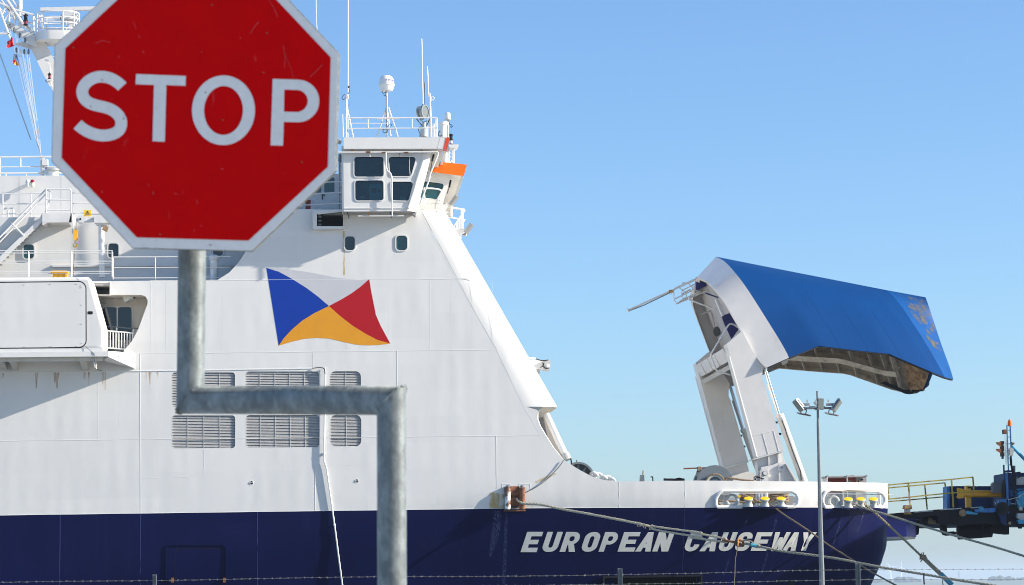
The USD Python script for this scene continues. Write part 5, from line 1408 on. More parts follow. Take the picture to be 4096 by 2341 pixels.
# ================================================================ foredeck
zfd = zrow(2040, Y0, 2600)
xs_ = np.linspace(q0[0] - 2, stem_x.max() - .05, 60)
dk = [(x, float(yhull(min(x, xend(zfd) - .01), zfd)) + .15) for x in xs_ if x < xend(zfd) - .05]
fd = Polygon(dk + [(x, 2 * YC - y) for x, y in dk[::-1]]).buffer(0)
part(ship, "foredeck", trimesh.creation.extrude_polygon(fd, .1, engine="earcut").apply_translation([0, 0, zfd - .1]), DECK, smooth=False)
def rimtube(pts, r, closed=True):
    q = np.array([onhull(p, -.03) for p in pts])
    if closed:
        q = np.vstack([q, q[:1]])
    cs = []
    return tube(q, r, 8)
for O in (O1, O2):
    g = holder(ship, "mooring_opening")
    part(g, "rim", rimtube([p for p in O], .085), WHITE2)
    pts3 = np.array([onhull(p) for p in O] + [onhull(O[0])]); n = len(pts3)
    part(g, "lining", tri((np.vstack([pts3, pts3 + [0, .35, 0]]), np.array([[i, i + 1, n + i + 1, n + i] for i in range(n - 1)]))), WHITE2, smooth=30)
def sill(x0, x1, k, y, depth):
    n = 12
    P = [onhull((a, y)) for a in np.linspace(x0, x1, n)]
    outp = [p + [0, -depth * min(1, i / 1.2, (n - 1 - i) / 1.2), 0] for i, p in enumerate(P)]
    pl_ = Polygon([(p[0], p[1] + .3) for p in P] + [(p[0], p[1]) for p in outp[::-1]]).buffer(0)
    m = trimesh.creation.extrude_polygon(pl_, .07, engine="earcut"); m.apply_translation([0, 0, P[6][2] - .08])
    return m
part(ship, "roller_sill", sill(2968, 3152, "n", 2028, .55), NAVY); part(ship, "roller_sill", sill(3340, 3530, "n", 2032, .5), NAVY)
def spool(parent, x, ytop, ybot, w, off, Y=None):
    P = z1("n", x, ybot)
    q = onhull(P, -off)
    sc_ = (q[1] / 10770) / 2.965
    H = (ybot - ytop) * sc_; R = w / 2 * sc_
    g = holder(parent, "deck_roller")
    tl = (-.06, -.40, .92)
    part(parent, "roller_body", lathe(q, [(R * 1.05, 0), (R * .98, .12 * H), (R * .72, .3 * H), (R * .66, .5 * H), (R * .75, .68 * H), (R * .98, .8 * H), (R, .92 * H), (R * .9, .95 * H)], axis=tl, n=20), PALEGREY)
    part(parent, "roller_cap", lathe(q, [(R * .96, .935 * H), (R * .9, .98 * H), (0, 1.0 * H)], axis=tl, n=20), YCAP)
    stage.RemovePrim(g.path)
dr = holder(ship, "roller_bank")
for x in (868, 1062, 1252):
    spool(dr, x, 416, 515, 112, .12)
dr2 = holder(ship, "roller_bank")
for x in (2050, 2200, 2348):
    spool(dr2, x, 420, 538, 112, .1)
for nm, (xa, xb, ya, yb), (hx, hy, hr) in (("chock", (576, 768, 384, 530), (676, 450, 58)), ("chock", (1800, 1968, 390, 536), (1882, 462, 50))):
    c0 = onhull(z1("n", (xa + xb) / 2, yb), .15)
    Yc_ = c0[1]
    g = xz(Z("n", (xa, yb), (xa, ya + 60), (xa + 25, ya + 15), (xa + 70, ya), (xb - 70, ya), (xb - 20, ya + 25), (xb, ya + 75), (xb, yb)), Yc_)
    hc = at(z1("n", hx, hy), Yc_); rr = hr * (Yc_ / 10770) / 2.965
    g2 = holder(ship, nm)
    part(g2, "body", prism(g.difference(Point(hc[0], hc[2]).buffer(rr)), Yc_, Yc_ + .35), PALEGREY)
    t = np.linspace(0, 2 * math.pi, 25)
    part(g2, "lip", tube(np.column_stack([hc[0] + rr * 1.1 * np.cos(t), np.full(25, Yc_), hc[2] + rr * 1.1 * np.sin(t)]), .07, 8), PALEGREY)
# bitts, ropes on deck
g = holder(ship, "bitts")
for x in (885, 1175):
    q = at(z1("n", x, 520), Y0 + 3.2)
    part(g, "bitt", lathe(q, [(.36, -.2), (.36, .62), (.42, .66), (.42, .72), (0, .74)], n=18), PALEGREY)
g = holder(ship, "rope_turns")
for x, zc0 in ((885, .3), (1175, .34), (880, .42), (1240, .3)):
    q = at(z1("n", x, 520), Y0 + 3.0)
    for j in range(4):
        t = np.linspace(0, 2 * math.pi, 18)
        part(g, "turn", tube(np.column_stack([q[0] + .42 * np.cos(t), q[1] + .42 * np.sin(t), q[2] + zc0 + .1 * j + .06 * np.sin(t * 2 + j)]), .055, 6), ROPED)
for pts in (((497, 455), (640, 458), (800, 470), (1120, 470)), ((497, 470), (560, 520), (700, 522)), ((800, 385), (930, 430), (1000, 480)), ((1290, 395), (1180, 430), (1120, 470)), ((780, 400), (860, 412), (930, 432))):
    part(g, "line", ptube(Z("n", *pts), Y0 + 1.8, .05, 6), ROPED)
part(ship, "deck_box", pbox(z1("n", 1312, 400), z1("n", 1402, 520), Y0 + 3, .6), SHADEGREY)
part(ship, "inner_rail", ptube(Z("n", (560, 378), (1385, 362), (1380, 385), (1370, 386)), Y0 + 2, .02, 5), WHITE2); part(ship, "inner_rail", ptube(Z("n", (1790, 370), (2600, 385)), Y0 + 4, .02, 5), WHITE2)
part(ship, "marker_board", pbox(z1("n", 735, 390), z1("n", 780, 415), Y0 + 1.5, .03), YCAP)
g = holder(ship, "deck_pipes")
for x, r in ((960, .04), (980, .04), (1075, .12), (1030, .1)):
    part(g, "pipe", ptube(Z("n", (x, 340), (x + 3, 530)), Y0 + 2.6, r, 8), WHITE2)

# windlass wheel with chain
g = holder(ship, "windlass")
Yq = Y0 + 3.5
c = at(z1("k", 822, 488), Yq); R = 150 / 2.2714 * Yq / 10770
part(g, "rim", lathe(c, [(R * .88, -.25), (R, -.25), (R, .25), (R * .88, .25), (R * .88, -.25)], axis=(0, 1, 0), n=40), GREY)
part(g, "disc", cyl(c + [0, .1, 0], (0, 1, 0), R * .9, .05, 40), DGREY)
for a in np.linspace(0.3, 2.8, 5):
    part(g, "spoke", rod(c + [0, -.05, 0], c + [R * .9 * math.cos(a), -.05, R * .9 * math.sin(a)], .07, 6), GREY)
part(g, "pin", rod(c + [-.05, 0, R], c + [-.05, 0, R + .1], .03, 6), DGREY)
ch = holder(ship, "anchor_chain")
cp = [at(z1("k", x, y), Yq - .4) for x, y in ((945, 445), (990, 462), (1035, 482), (1075, 490), (1112, 498), (1150, 520))]
for i in range(len(cp) - 1):
    m_ = (cp[i] + cp[i + 1]) / 2; d = (cp[i + 1] - cp[i]) * .62
    nrm = np.array([0, 1, 0]) if i % 2 else np.array([0, .6, .8])
    t = np.linspace(0, 2 * math.pi, 17)
    side_ = np.cross(d / np.linalg.norm(d), nrm); side_ /= np.linalg.norm(side_)
    part(ch, "link", tube([m_ + d * math.cos(a) + side_ * .15 * math.sin(a) for a in t], .07, 8), WHITE2)
# mooring winch
g = holder(ship, "mooring_winch")
Yq = Y0 + 2.6
c = at(z1("h", 352, 1182), Yq); R = 166 / 2.2063 * Yq / 10770
part(g, "flange", cyl(c, (0, 1, 0), R, .06, 44), GREY); part(g, "flange", cyl(c + [0, 1.3, 0], (0, 1, 0), R, .06, 44), GREY)
part(g, "drum", cyl(c + [0, .06, 0], (0, 1, 0), R * .5, 1.24, 32), ROPED)
part(g, "hub", lathe(c + [0, -.001, 0], [(R * .36, 0), (R * .38, -.10), (R * .46, -.12), (R * .46, 0)], axis=(0, 1, 0), n=32), PALEGREY)
part(g, "hub_plate", cyl(c + [0, -.04, 0], (0, 1, 0), R * .37, .03, 30), DGREY)
t = np.linspace(.25, math.pi, 20)
part(g, "rope", tube([c + [R * .5 * math.cos(a), -.1, R * .5 * math.sin(a)] for a in t[::-1]] + [at(z1("h", 460, 1128), Yq - .1), at(z1("h", 600, 1148), Yq - .1), at(z1("h", 700, 1158), Yq - .1)], .05, 6), ROPED)
part(g, "side_frame", slab(Z("h", (170, 1150), (203, 1035), (232, 1035), (225, 1060), (195, 1150)), Yq + .3, .1), GREY)
part(g, "lever", ptube(Z("h", (75, 1048), (275, 1040)), Yq + .2, .035, 6), RUST); part(g, "lever_block", pbox(z1("h", 203, 1030), z1("h", 230, 1068), Yq + .1, .2), TAN)
for a in (1.2, 1.9):
    part(g, "bolt", cyl(c + [R * .2 * math.cos(a), -.06, R * .2 * math.sin(a)], (0, 1, 0), .06, .03, 10), ALU)
part(ship, "winch_pipes", [ptube(Z("k", (1600, 496), (1700, 498), (1790, 497)), Y0 + 3, .06, 6), ptube(Z("k", (1690, 500), (1740, 488), (1780, 496)), Y0 + 3, .05, 6), ptube(Z("k", (1605, 490), (1625, 500)), Y0 + 3, .05, 6)], SOOT)
g = holder(ship, "sounding_post")
part(g, "post", slab(Z("k", (1392, 455), (1424, 455), (1426, 520), (1385, 520)), Y0 + 2.2, .3), GREY); part(g, "rod", ptube(Z("k", (1411, 460), (1415, 414)), Y0 + 2.3, .035, 6), TAN)
part(ship, "crank_handle", ptube(Z("k", (1503, 515), (1500, 474), (1482, 471)), Y0 + 2.2, .03, 6), SOOT)

# deck locker of steel plate, open fronted
g = holder(ship, "deck_locker")
Yl = Y0 + 5.2
part(g, "back", pbox(z1("n", 1805, 165), z1("n", 2045, 350), Yl + 1.2, .05), CONTAINER_RED); part(g, "back", pbox(z1("n", 2050, 165), z1("n", 2275, 350), Yl + 1.2, .05), SHADEGREY)
part(g, "red_pipe", ptube(Z("n", (2060, 185), (2110, 180), (2130, 240)), Yl + .6, .12, 8), CONTAINER_RED)
part(g, "roof", pbox(z1("n", 1780, 163), z1("n", 2285, 172), Yl, 1.3), SHADEGREY)
part(g, "side", hull_of([p + [0, d, 0] for p in (at(z1("n", 1806, 166), Yl), at(z1("n", 1812, 166), Yl), at(z1("n", 1806, 560), Yl), at(z1("n", 1812, 560), Yl)) for d in (0, 1.3)]), WHITE2)
for x in (1803, 2038, 2268):
    part(g, "post", pbox(z1("n", x, 160), z1("n", x + 16, 560), Yl - .05, .1), WHITE2)
    part(g, "post_cap", pbox(z1("n", x - 2, 152), z1("n", x + 8, 162), Yl - .05, .1), DGREY)
part(g, "lower_panel", pbox(z1("n", 1812, 352), z1("n", 2268, 560), Yl + .2, .05), PALEGREY)
part(g, "red_band", pbox(z1("n", 1812, 320), z1("n", 1975, 352), Yl + .15, .05), CONTAINER_RED)
for x in (1988, 2145):
    part(g, "stiffener", pbox(z1("n", x, 340), z1("n", x + 10, 560), Yl + .1, .1), WHITE2)
part(g, "switch", pbox(z1("n", 2205, 195), z1("n", 2232, 212), Yl + 1.15, .05), SOOT); part(g, "valve", pbox(z1("n", 2172, 215), z1("n", 2182, 235), Yl + .8, .05), BLACK)
g = holder(ship, "panama_frame")
for x in (115, 131):
    part(g, "post", ptube(Z("j", (x + 115, 680), (x + 118, 800)), Y0 + 5.6, .05, 6), WHITE2)
part(ship, "bow_platform_post", ptube(Z("j", (240, 800), (262, 800)), Y0 + 5.5, .1, 6), WHITE2)
# ================================================================ bow visor, raised
vis = holder(ship, "bow_visor")
yA = [140.7, 138.7, 137.1, 135.9, 135.1, 134.5, 134.15]
A_ = Z("g", (800, 285), (862, 308), (925, 352), (1055, 500), (1215, 765), (1385, 1065), (1530, 1222))
B_ = Z("g", (998, 70), (1070, 108), (1150, 182), (1300, 372), (1480, 650), (1650, 922), (1757, 1122))
D_ = V((2205, 722), (2222, 737), (2241, 760), (2264, 793), (2290, 833), (2321, 884), (2351, 939))
E_ = V((2303, 740), (2312, 765), (2322, 795), (2334, 832), (2347, 870), (2361, 908), (2372, 944))
yD = [140.7, 140.2, 139.5, 138.7, 137.9, 137.1, 136.3]
yE = [140.7, 140.65, 140.5, 140.2, 139.7, 138.9, 137.4]
R_ = V((1880, 658.5), (1990, 680), (2080, 697.5), (2160, 713.2)); L_ = V((2038, 861), (2129, 872), (2213, 881), (2316, 925))
def frame_of(c):
    c = np.array(c); d = c[-1] - c[0]; n = np.array([-d[1], d[0]]); q = c - c[0]
    return np.column_stack([q @ d / (d @ d), q @ n / (d @ d)])
fB, fD = frame_of(B_), frame_of(D_)
cols, ys_ = [A_, B_], [yA, [y - .0 for y in yA]]
for i, (r, l) in enumerate(zip(R_, L_)):
    s = (i + 1) / 5
    f = fB * (1 - s) + fD * s
    d = np.array(l) - np.array(r); n = np.array([-d[1], d[0]])
    cols.append([tuple(np.array(r) + a * d + b * n) for a, b in f]); ys_.append(list(np.array(yA) * (1 - s) + np.array(yD) * s))
cols += [D_, E_]; ys_ += [yD, yE]
G = np.array([[at(p, y) for p, y in zip(c, yy)] for c, yy in zip(cols, ys_)])       # station, row, xyz
vv = np.linspace(0, 1, 7)
SPL = [CubicSpline(vv, g) for g in G]
NS = len(G)
def surf(u, v):
    """u in stations 0..NS-1, v 0..1 from ridge to lower edge"""
    i = min(int(u), NS - 2); f = u - i
    return SPL[i](v) * (1 - f) + SPL[i + 1](v) * f
def vgrid(us, vs, off=0.0):
    P = np.array([[surf(u, v) for v in vs] for u in us])
    if off:
        P = P + off * vnorm(us, vs)
    return P
def vnorm(us, vs):
    N = np.zeros((len(us), len(vs), 3)); e = 1e-3
    for i, u in enumerate(us):
        for j, v in enumerate(vs):
            du = surf(min(u + e, NS - 1 - 1e-6), v) - surf(max(u - e, 0), v)
            dv = surf(u, min(v + e, 1)) - surf(u, max(v - e, 0))
            n = np.cross(du, dv); n /= np.linalg.norm(n) + 1e-12
            if n[1] < 0:
                n = -n          # inwards: away from the camera side
            N[i, j] = n
    return N
def gmesh(P):
    a, b = P.shape[:2]
    return tri((P.reshape(-1, 3), np.array([[i * b + j, i * b + j + 1, (i + 1) * b + j + 1, (i + 1) * b + j] for i in range(a - 1) for j in range(b - 1)])))
def both(m):
    return trimesh.util.concatenate([m, mirror(m)])
VS = np.linspace(0, 1, 25)
def useg(a, b, n): return np.linspace(a, b, n)
part(vis, "white_band", both(gmesh(vgrid(useg(0, 1, 5), VS))), VGREY, smooth=50)
part(vis, "blue_skin", both(gmesh(vgrid(useg(1, NS - 2, 26), VS))), BLUE, smooth=25)
part(vis, "stem_plate", both(gmesh(vgrid(useg(NS - 2, NS - 1, 5), VS))), BLUEMOSS, smooth=25, label="lighter blue stem plate stained with yellow green growth")
for u in (2.6, 3.4, 4.3):
    part(vis, "plate_seam", tube([surf(u, v) for v in np.linspace(.55, 1, 20)], .006, 4), BLUE)
mg = vgrid(useg(NS - 1.75, NS - 1.04, 8), np.linspace(.06, .72, 14)) - np.array([0, .012, 0])
part(vis, "growth_stain", gmesh(mg), MOSS, smooth=30)
VI = np.linspace(.10, 1, 20)
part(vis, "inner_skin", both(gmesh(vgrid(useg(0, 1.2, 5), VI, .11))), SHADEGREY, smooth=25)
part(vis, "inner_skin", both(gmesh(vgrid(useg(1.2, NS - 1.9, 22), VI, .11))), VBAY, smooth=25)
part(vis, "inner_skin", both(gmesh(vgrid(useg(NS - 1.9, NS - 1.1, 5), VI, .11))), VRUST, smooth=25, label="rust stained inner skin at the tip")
def edge_strip(us, vs, d0, d1, m, name, **kw):
    P0 = np.array([surf(u, v) for u, v in zip(us, vs)]); N = np.array([vnorm([u], [v])[0, 0] for u, v in zip(us, vs)])
    a, b = P0 + N * d0, P0 + N * d1
    st = gmesh(np.stack([a, b], 1))
    for mm in (st, mirror(st)):
        part(vis, name, mm, m, smooth=30, **kw)
ue = useg(0, NS - 1.05, 40)
edge_strip(ue, np.ones(40), 0, .12, SOOT, "edge_plate")
edge_strip(np.zeros(25), np.linspace(0, 1, 25), 0, .22, CREAM, "edge_plate")
for s in (0, 1):
    lower = np.array([surf(u, 1.0) + [0, .06, -.03] for u in useg(1.0, NS - 1.1, 30)])
    if s: lower[:, 1] = 2 * YC - lower[:, 1]
    part(vis, "edge_rubber", tube(lower, .10 if s else .045, 6), BLACK)
# frames and stringers inside
for i, u in enumerate(np.linspace(1.25, NS - 2.3, 10)):
    vs = np.linspace(.42, .985, 8)
    P0 = np.array([surf(u, v) for v in vs]); N = np.array([vnorm([u], [v])[0, 0] for v in vs])
    dep = np.interp(vs, [.42, .6, .985], [.85, .75, .5])[:, None]
    st = solid(gmesh(np.stack([P0 + N * .1, P0 + N * dep], 1)), np.array([.03, 0, 0]))
    nr = solid(gmesh(np.stack([P0 + N * .1, P0 + N * dep], 1)[:6]), np.array([.03, 0, 0]))
    for mm in (nr, mirror(st)):
        part(vis, "frame", mm, VIN, smooth=False)
for v in (.64, .83):
    us = useg(1.1, NS - 2.1, 22)
    P0 = np.array([surf(u, v) for u in us]); N = np.array([vnorm([u], [v])[0, 0] for u in us]); Tn = np.array([surf(u, v + .02) - surf(u, v - .02) for u in us]); Tn /= np.linalg.norm(Tn, axis=1, keepdims=True)
    st = solid(gmesh(np.stack([P0 + N * .85 - Tn * .17, P0 + N * .85 + Tn * .17], 1)), np.array([0, .03, 0]))
    for mm in (st, mirror(st)):
        part(vis, "flange", mm, VIN, smooth=False)
for v, dep in ((.64, .85), (.83, .85), (.985, .5)):
    us = useg(1.1, NS - 2.1, 22)
    P0 = np.array([surf(u, v) for u in us]); N = np.array([vnorm([u], [v])[0, 0] for u in us])
    st = solid(gmesh(np.stack([P0 + N * .1, P0 + N * dep], 1)), np.array([0, 0, .04]))
    for mm in ((st, mirror(st)) if v < .9 else (mirror(st),)):
        part(vis, "stringer", mm, VIN, smooth=False)
# cross deck behind the white band
us_v = np.linspace(.10, .86, 18)
row = []
for v in us_v:
    a = surf(.45, v); b = a.copy(); b[1] = 2 * YC - b[1]
    row.append([a + (b - a) * t for t in np.linspace(.03, .97, 6)])
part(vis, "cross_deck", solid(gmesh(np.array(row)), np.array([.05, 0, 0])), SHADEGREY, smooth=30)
part(vis, "lightening_hole", cyl(at(z1("g", 1005, 850), 144.2) + [-.0, -.0, 0], (1, .55, .15), .28, .03, 24), BLACK)
for pts in (((850, 668), (950, 630), (1035, 610)), ((825, 490), (905, 455)), ((905, 455), (930, 550)), ((945, 635), (985, 790))):
    part(vis, "deck_stiffener", ptube(Z("g", *pts), 143.9, .05, 4), SHADEGREY)
part(vis, "locking_bar", slab(Z("g", (990, 512), (1018, 498), (1097, 670), (1066, 690)), 136.6, .25, .01), WHITE2)
for x, y in ((1000, 535), (1045, 600), (1055, 655), (1010, 560)):
    part(vis, "bolt", bx(at(z1("g", x, y), 137.5) + [-.05, -.06, -.05], at(z1("g", x, y), 137.5) + [.05, .06, .05]), PALEGREY)
part(vis, "inner_panel", slab(Z("g", (785, 425), (790, 340), (830, 295), (885, 325), (905, 375)), 141.2, .05), DKBLUE)
part(vis, "inner_panel", slab(Z("g", (1055, 690), (1140, 655), (1212, 780), (1232, 830), (1160, 930), (1080, 760)), 138.0, .05), DKBLUE)
part(vis, "inner_panel", slab(Z("g", (890, 440), (1030, 492), (1030, 503), (893, 458)), 140.0, .08), DKBLUE)
part(vis, "hinge_lug", slab(Z("g", (1678, 1165), (1745, 1128), (1745, 1175), (1700, 1195)), 135.6, .35), CREAM)
part(vis, "hinge_lug", slab(Z("g", (1520, 1228), (1590, 1200), (1720, 1170), (1600, 1215), (1572, 1250), (1585, 1262), (1545, 1272), (1528, 1255)), 135.7, .3), DGREY)
part(vis, "paint_scrape", slab(Z("g", (1490, 1178), (1500, 1190), (1520, 1222), (1508, 1220)), 135.5, .02), RUSTO)
# rusty box at the tip of the far side
Yt = 145.0
part(vis, "tip_panel", slab(Z("i", (1700, 420), (1790, 430), (2000, 600), (2135, 560), (2075, 720), (1915, 785), (1895, 660)), Yt, .08), VRUST)
for pts in (((1740, 395), (1895, 660), (1915, 785)), ((1895, 660), (2140, 565)), ((1820, 530), (1950, 480)), ((1905, 680), (2000, 760)), ((1945, 490), (2005, 600)), ((1955, 630), (1955, 720))):
    part(vis, "tip_frame", ptube(Z("i", *pts), Yt - .25, .06, 4), VIN)
part(vis, "tip_edge", slab(Z("i", (1560, 690), (1750, 770), (1850, 812), (1900, 818), (1985, 808), (2100, 738), (2122, 715), (2142, 565), (2105, 575), (2075, 720), (1925, 788), (1850, 780), (1600, 670)), Yt - .35, .3), BLACK)
# ladder cage and pole
cg = holder(vis, "ladder_cage"); stage.RemovePrim(cg.path)
Yl_ = 141.5
for a, b, r in (((800, 300), (570, 405), .06), ((905, 345), (570, 510), .035), ((800, 345), (640, 425), .03), ((910, 420), (600, 555), .045), ((840, 430), (640, 530), .05), ((735, 410), (640, 460), .035), ((900, 335), (770, 390), .035)):
    part(vis, "ladder_bar", ptube(Z("g", a, b), Yl_ + .2 * (a[1] > 400), r, 6), WHITE2)
for pts in ([(555, 425), (580, 390), (620, 395), (665, 430), (692, 480), (680, 500), (650, 510)], [(645, 348), (665, 340), (700, 345), (740, 375), (775, 430), (770, 450)], [(558, 430), (560, 520), (588, 562), (630, 530), (636, 520)], [(640, 430), (640, 480), (655, 510)], [(785, 290), (820, 282), (880, 325), (915, 385), (900, 400)], [(780, 295), (782, 395), (805, 430)]):
    part(vis, "ladder_hoop", ptube(Z("g", *pts), Yl_, .03, 6), WHITE2)
part(vis, "pole", ptube(Z("g", (575, 405), (85, 628)), Yl_, .05, 8), VGREY); part(vis, "pole", ptube(Z("g", (520, 445), (250, 575), (100, 632)), Yl_ + .1, .025, 6), DGREY)
part(vis, "pole_end", cyl(at(z1("g", 92, 625), Yl_), (-1, 0, -.45), .10, .08, 10), WHITE2); part(vis, "lashing", ptube(Z("g", (508, 430), (550, 432)), Yl_, .08, 8), RUSTO); part(vis, "pole_cable", ptube(Z("g", (530, 440), (532, 455), (528, 462)), Yl_, .014, 5), BLACK)
for pts, Yq in (([(715, 492), (722, 520), (1000, 620), (1025, 612), (1055, 530)], 140.5), ([(1225, 805), (1190, 778), (1150, 766), (1128, 782), (948, 1080), (945, 1110), (998, 1245), (1015, 1262), (1150, 1300)], 136.0), ([(1030, 930), (1135, 868)], 140)):
    part(vis, "guard_rail", ptube(Z("g", *pts), Yq, .045, 8, .12), WHITE2)

# ---- lifting arms
YAR = 134.4
armP = Z("g", (1110, 978), (1258, 852), (1272, 842), (1300, 900), (1392, 1078)) + Z("h", (700, 25), (760, 108), (783, 150), (772, 200), (771, 262), (790, 305), (960, 885), (725, 948)) + Z("g", (1130, 1042))
def duo(name, m, material, **kw):
    part(vis, name, m, material, **kw); part(vis, name, mirror(m), material, **kw)
duo("arm", slab(armP, YAR, 1.15), VGREY, smooth=20)
for pts in (((480, 60), (722, 945)), ):
    duo("arm_edge", ptube(Z("h", *pts), YAR - .005, .03, 6), SEAM)
for pts in (((690, 757), (893, 708)), ((772, 737), (822, 918)), ((868, 712), (916, 896))):
    duo("arm_bead", ptube(Z("h", *pts), YAR - .004, .013, 5), SEAM)
duo("arm_foot", slab(Z("h", (690, 962), (965, 885), (968, 893), (695, 970)), YAR - .06, 1.27), VGREY)
duo("arm_link", slab(Z("h", (720, 955), (945, 900), (978, 1015), (990, 1080), (740, 1110)), YAR + .15, .85), VGREY)
for x0_, x1_ in ((820, 832), (905, 918)):
    duo("arm_rib", slab(Z("h", (x0_, 938 if x0_ < 900 else 915), (x1_, 936 if x0_ < 900 else 912), (x1_ + 6, 1005), (x0_ + 6, 1030)), YAR + .02, .15), VGREY)
duo("hinge_bracket", slab(Z("h", (715, 1170), (728, 1100), (760, 1052), (760, 1036), (870, 1012), (905, 996), (960, 995), (985, 1005), (1085, 1162), (1090, 1190)), YAR - .12, .12, .03), VGREY)
duo("hinge_bracket", slab(Z("h", (715, 1170), (728, 1100), (760, 1036), (905, 996), (985, 1005), (1090, 1190)), YAR + 1.05, .12, .03), VGREY)
duo("pivot", cyl(at(z1("h", 945, 1040), YAR - .22), (0, 1, 0), .19, .12, 22), VGREY)
duo("pivot", cyl(at(z1("h", 945, 1040), YAR - .25), (0, 1, 0), .03, .04, 10), SOOT)
duo("bracket_rib", slab(Z("h", (917, 1085), (930, 1085), (932, 1170), (917, 1170)), YAR - .25, .14), VGREY)
duo("bracket_rib", slab(Z("h", (975, 1005), (985, 1005), (1090, 1180), (1075, 1180)), YAR - .3, .2), VGREY)
part(vis, "sensor_box", pbox(z1("h", 765, 1042), z1("h", 825, 1160), YAR - .5, .3), WHITE2)
part(vis, "sensor", lathe(at(z1("h", 792, 1090), YAR - .5), [(0, -.1), (.12, -.1), (.12, 0)], axis=(0, 1, 0), n=18), BLACK); part(vis, "sensor", lathe(at(z1("h", 795, 1088), YAR - .62), [(0, -.03), (.1, -.03), (.1, 0)], axis=(0, 1, 0), n=18), WHITE2)
for pts in (((700, 1150), (698, 1125), (715, 1113), (750, 1132), (785, 1138)), ((710, 1150), (712, 1130), (740, 1122), (770, 1140))):
    part(vis, "cable", ptube(Z("h", *pts), YAR - .5, .025, 6), BLACK)
part(vis, "round_weld", tube([at(z1("h", 415 + 48 * math.cos(t), 570 + 42 * math.sin(t)), 2 * YC - YAR - 1.16) for t in np.linspace(0, 2 * math.pi, 24)], .008, 4), SEAM)
# cross beams between the arms
part(vis, "cross_beam", prism(xz(Z("g", (920, 1118), (1080, 1048), (1118, 1190), (985, 1240)), YC), YAR + 1.16, 2 * YC - YAR - 1.16), VGREY)
part(vis, "cross_beam", prism(xz(Z("h", (345, 205), (470, 150), (480, 175), (380, 230)), YC), YAR + 1.16, 2 * YC - YAR - 1.16), VGREY)
for f in (.3, .55, .8):
    yy = YAR + 1.2 + f * (2 * YC - 2 * YAR - 2.4)
    part(vis, "beam_rib", prism(xz(Z("g", (915, 1112), (940, 1105), (995, 1235), (975, 1245)), YC), yy, yy + .06), CREAM)
# rams
def ram(mir):
    f = (lambda m: mirror(m)) if mir else (lambda m: m)
    Yq = YAR + .45
    part(vis, "ram_rod", f(ptube(Z("h", (792, 165), (925, 592)), Yq, .095, 16)), CHROME)
    part(vis, "ram_barrel", f(ptube(Z("h", (928, 582), (1142, 1175)), Yq, .20, 20)), CREAM)
    part(vis, "ram_gland", f(ptube(Z("h", (921, 572), (931, 600)), Yq, .215, 20)), VGREY)
    part(vis, "ram_bar", f(ptube(Z("h", (815, 300), (912, 590)), Yq - .05, .05, 8)), CREAM)
    part(vis, "ram_hose", f(ptube(Z("h", (943, 620), (950, 640), (975, 700), (985, 740), (1050, 925), (1108, 1070), (1114, 1150)), Yq - .22, .022, 6)), BLACK)
    for x, y in ((900, 640), (932, 742)):
        part(vis, "ram_fitting", f(bx(at(z1("h", x, y), Yq) + [-.08, -.05, -.05], at(z1("h", x, y), Yq) + [.03, .05, .05])), SOOT)
ram(False); ram(True)

# ---- bow platform under the link span
g = holder(ship, "bow_platform")
def pz(y): return at(z1("r", 400, y), 136.9)[2]
p0, p1, p2 = at(z1("r", 150, 1200), 136.9), at(z1("r", 430, 1200), 136.9), at(z1("r", 545, 1200), 138.3)
pl_ = Polygon([(p0[0] - 2, 136.9), (p1[0], 136.9), (p2[0], 138.3), (p2[0], 2 * YC - 138.3), (p1[0], 2 * YC - 136.9), (p0[0] - 2, 2 * YC - 136.9)])
zt_, zb_ = pz(1128), pz(1358)
part(g, "box", trimesh.creation.extrude_polygon(pl_, zt_ - zb_, engine="earcut").apply_translation([0, 0, zb_]), PURPLE, smooth=False)
part(g, "underside", trimesh.creation.extrude_polygon(pl_.buffer(-.05), .1, engine="earcut").apply_translation([0, 0, zb_ - .1]), CREAM, smooth=False)
part(g, "lip", hull_of([at(z1("r", 280, 1117), 136.7), at(z1("r", 600, 1154), 136.9), at(z1("r", 590, 1160), 136.9), at(z1("r", 280, 1130), 136.7), at(z1("r", 280, 1117), 136.7) + [0, 8, 0], at(z1("r", 600, 1154), 137) + [0, 7, 0]]), DKBLUE)
part(g, "end_flap", hull_of([p + [0, d, 0] for p in (at(z1("r", 545, 1190), 138.4), at(z1("r", 590, 1165), 138.4), at(z1("r", 560, 1240), 138.4), at(z1("r", 580, 1330), 138.4), at(z1("r", 547, 1345), 138.4)) for d in (0, 1)]), SOOT)

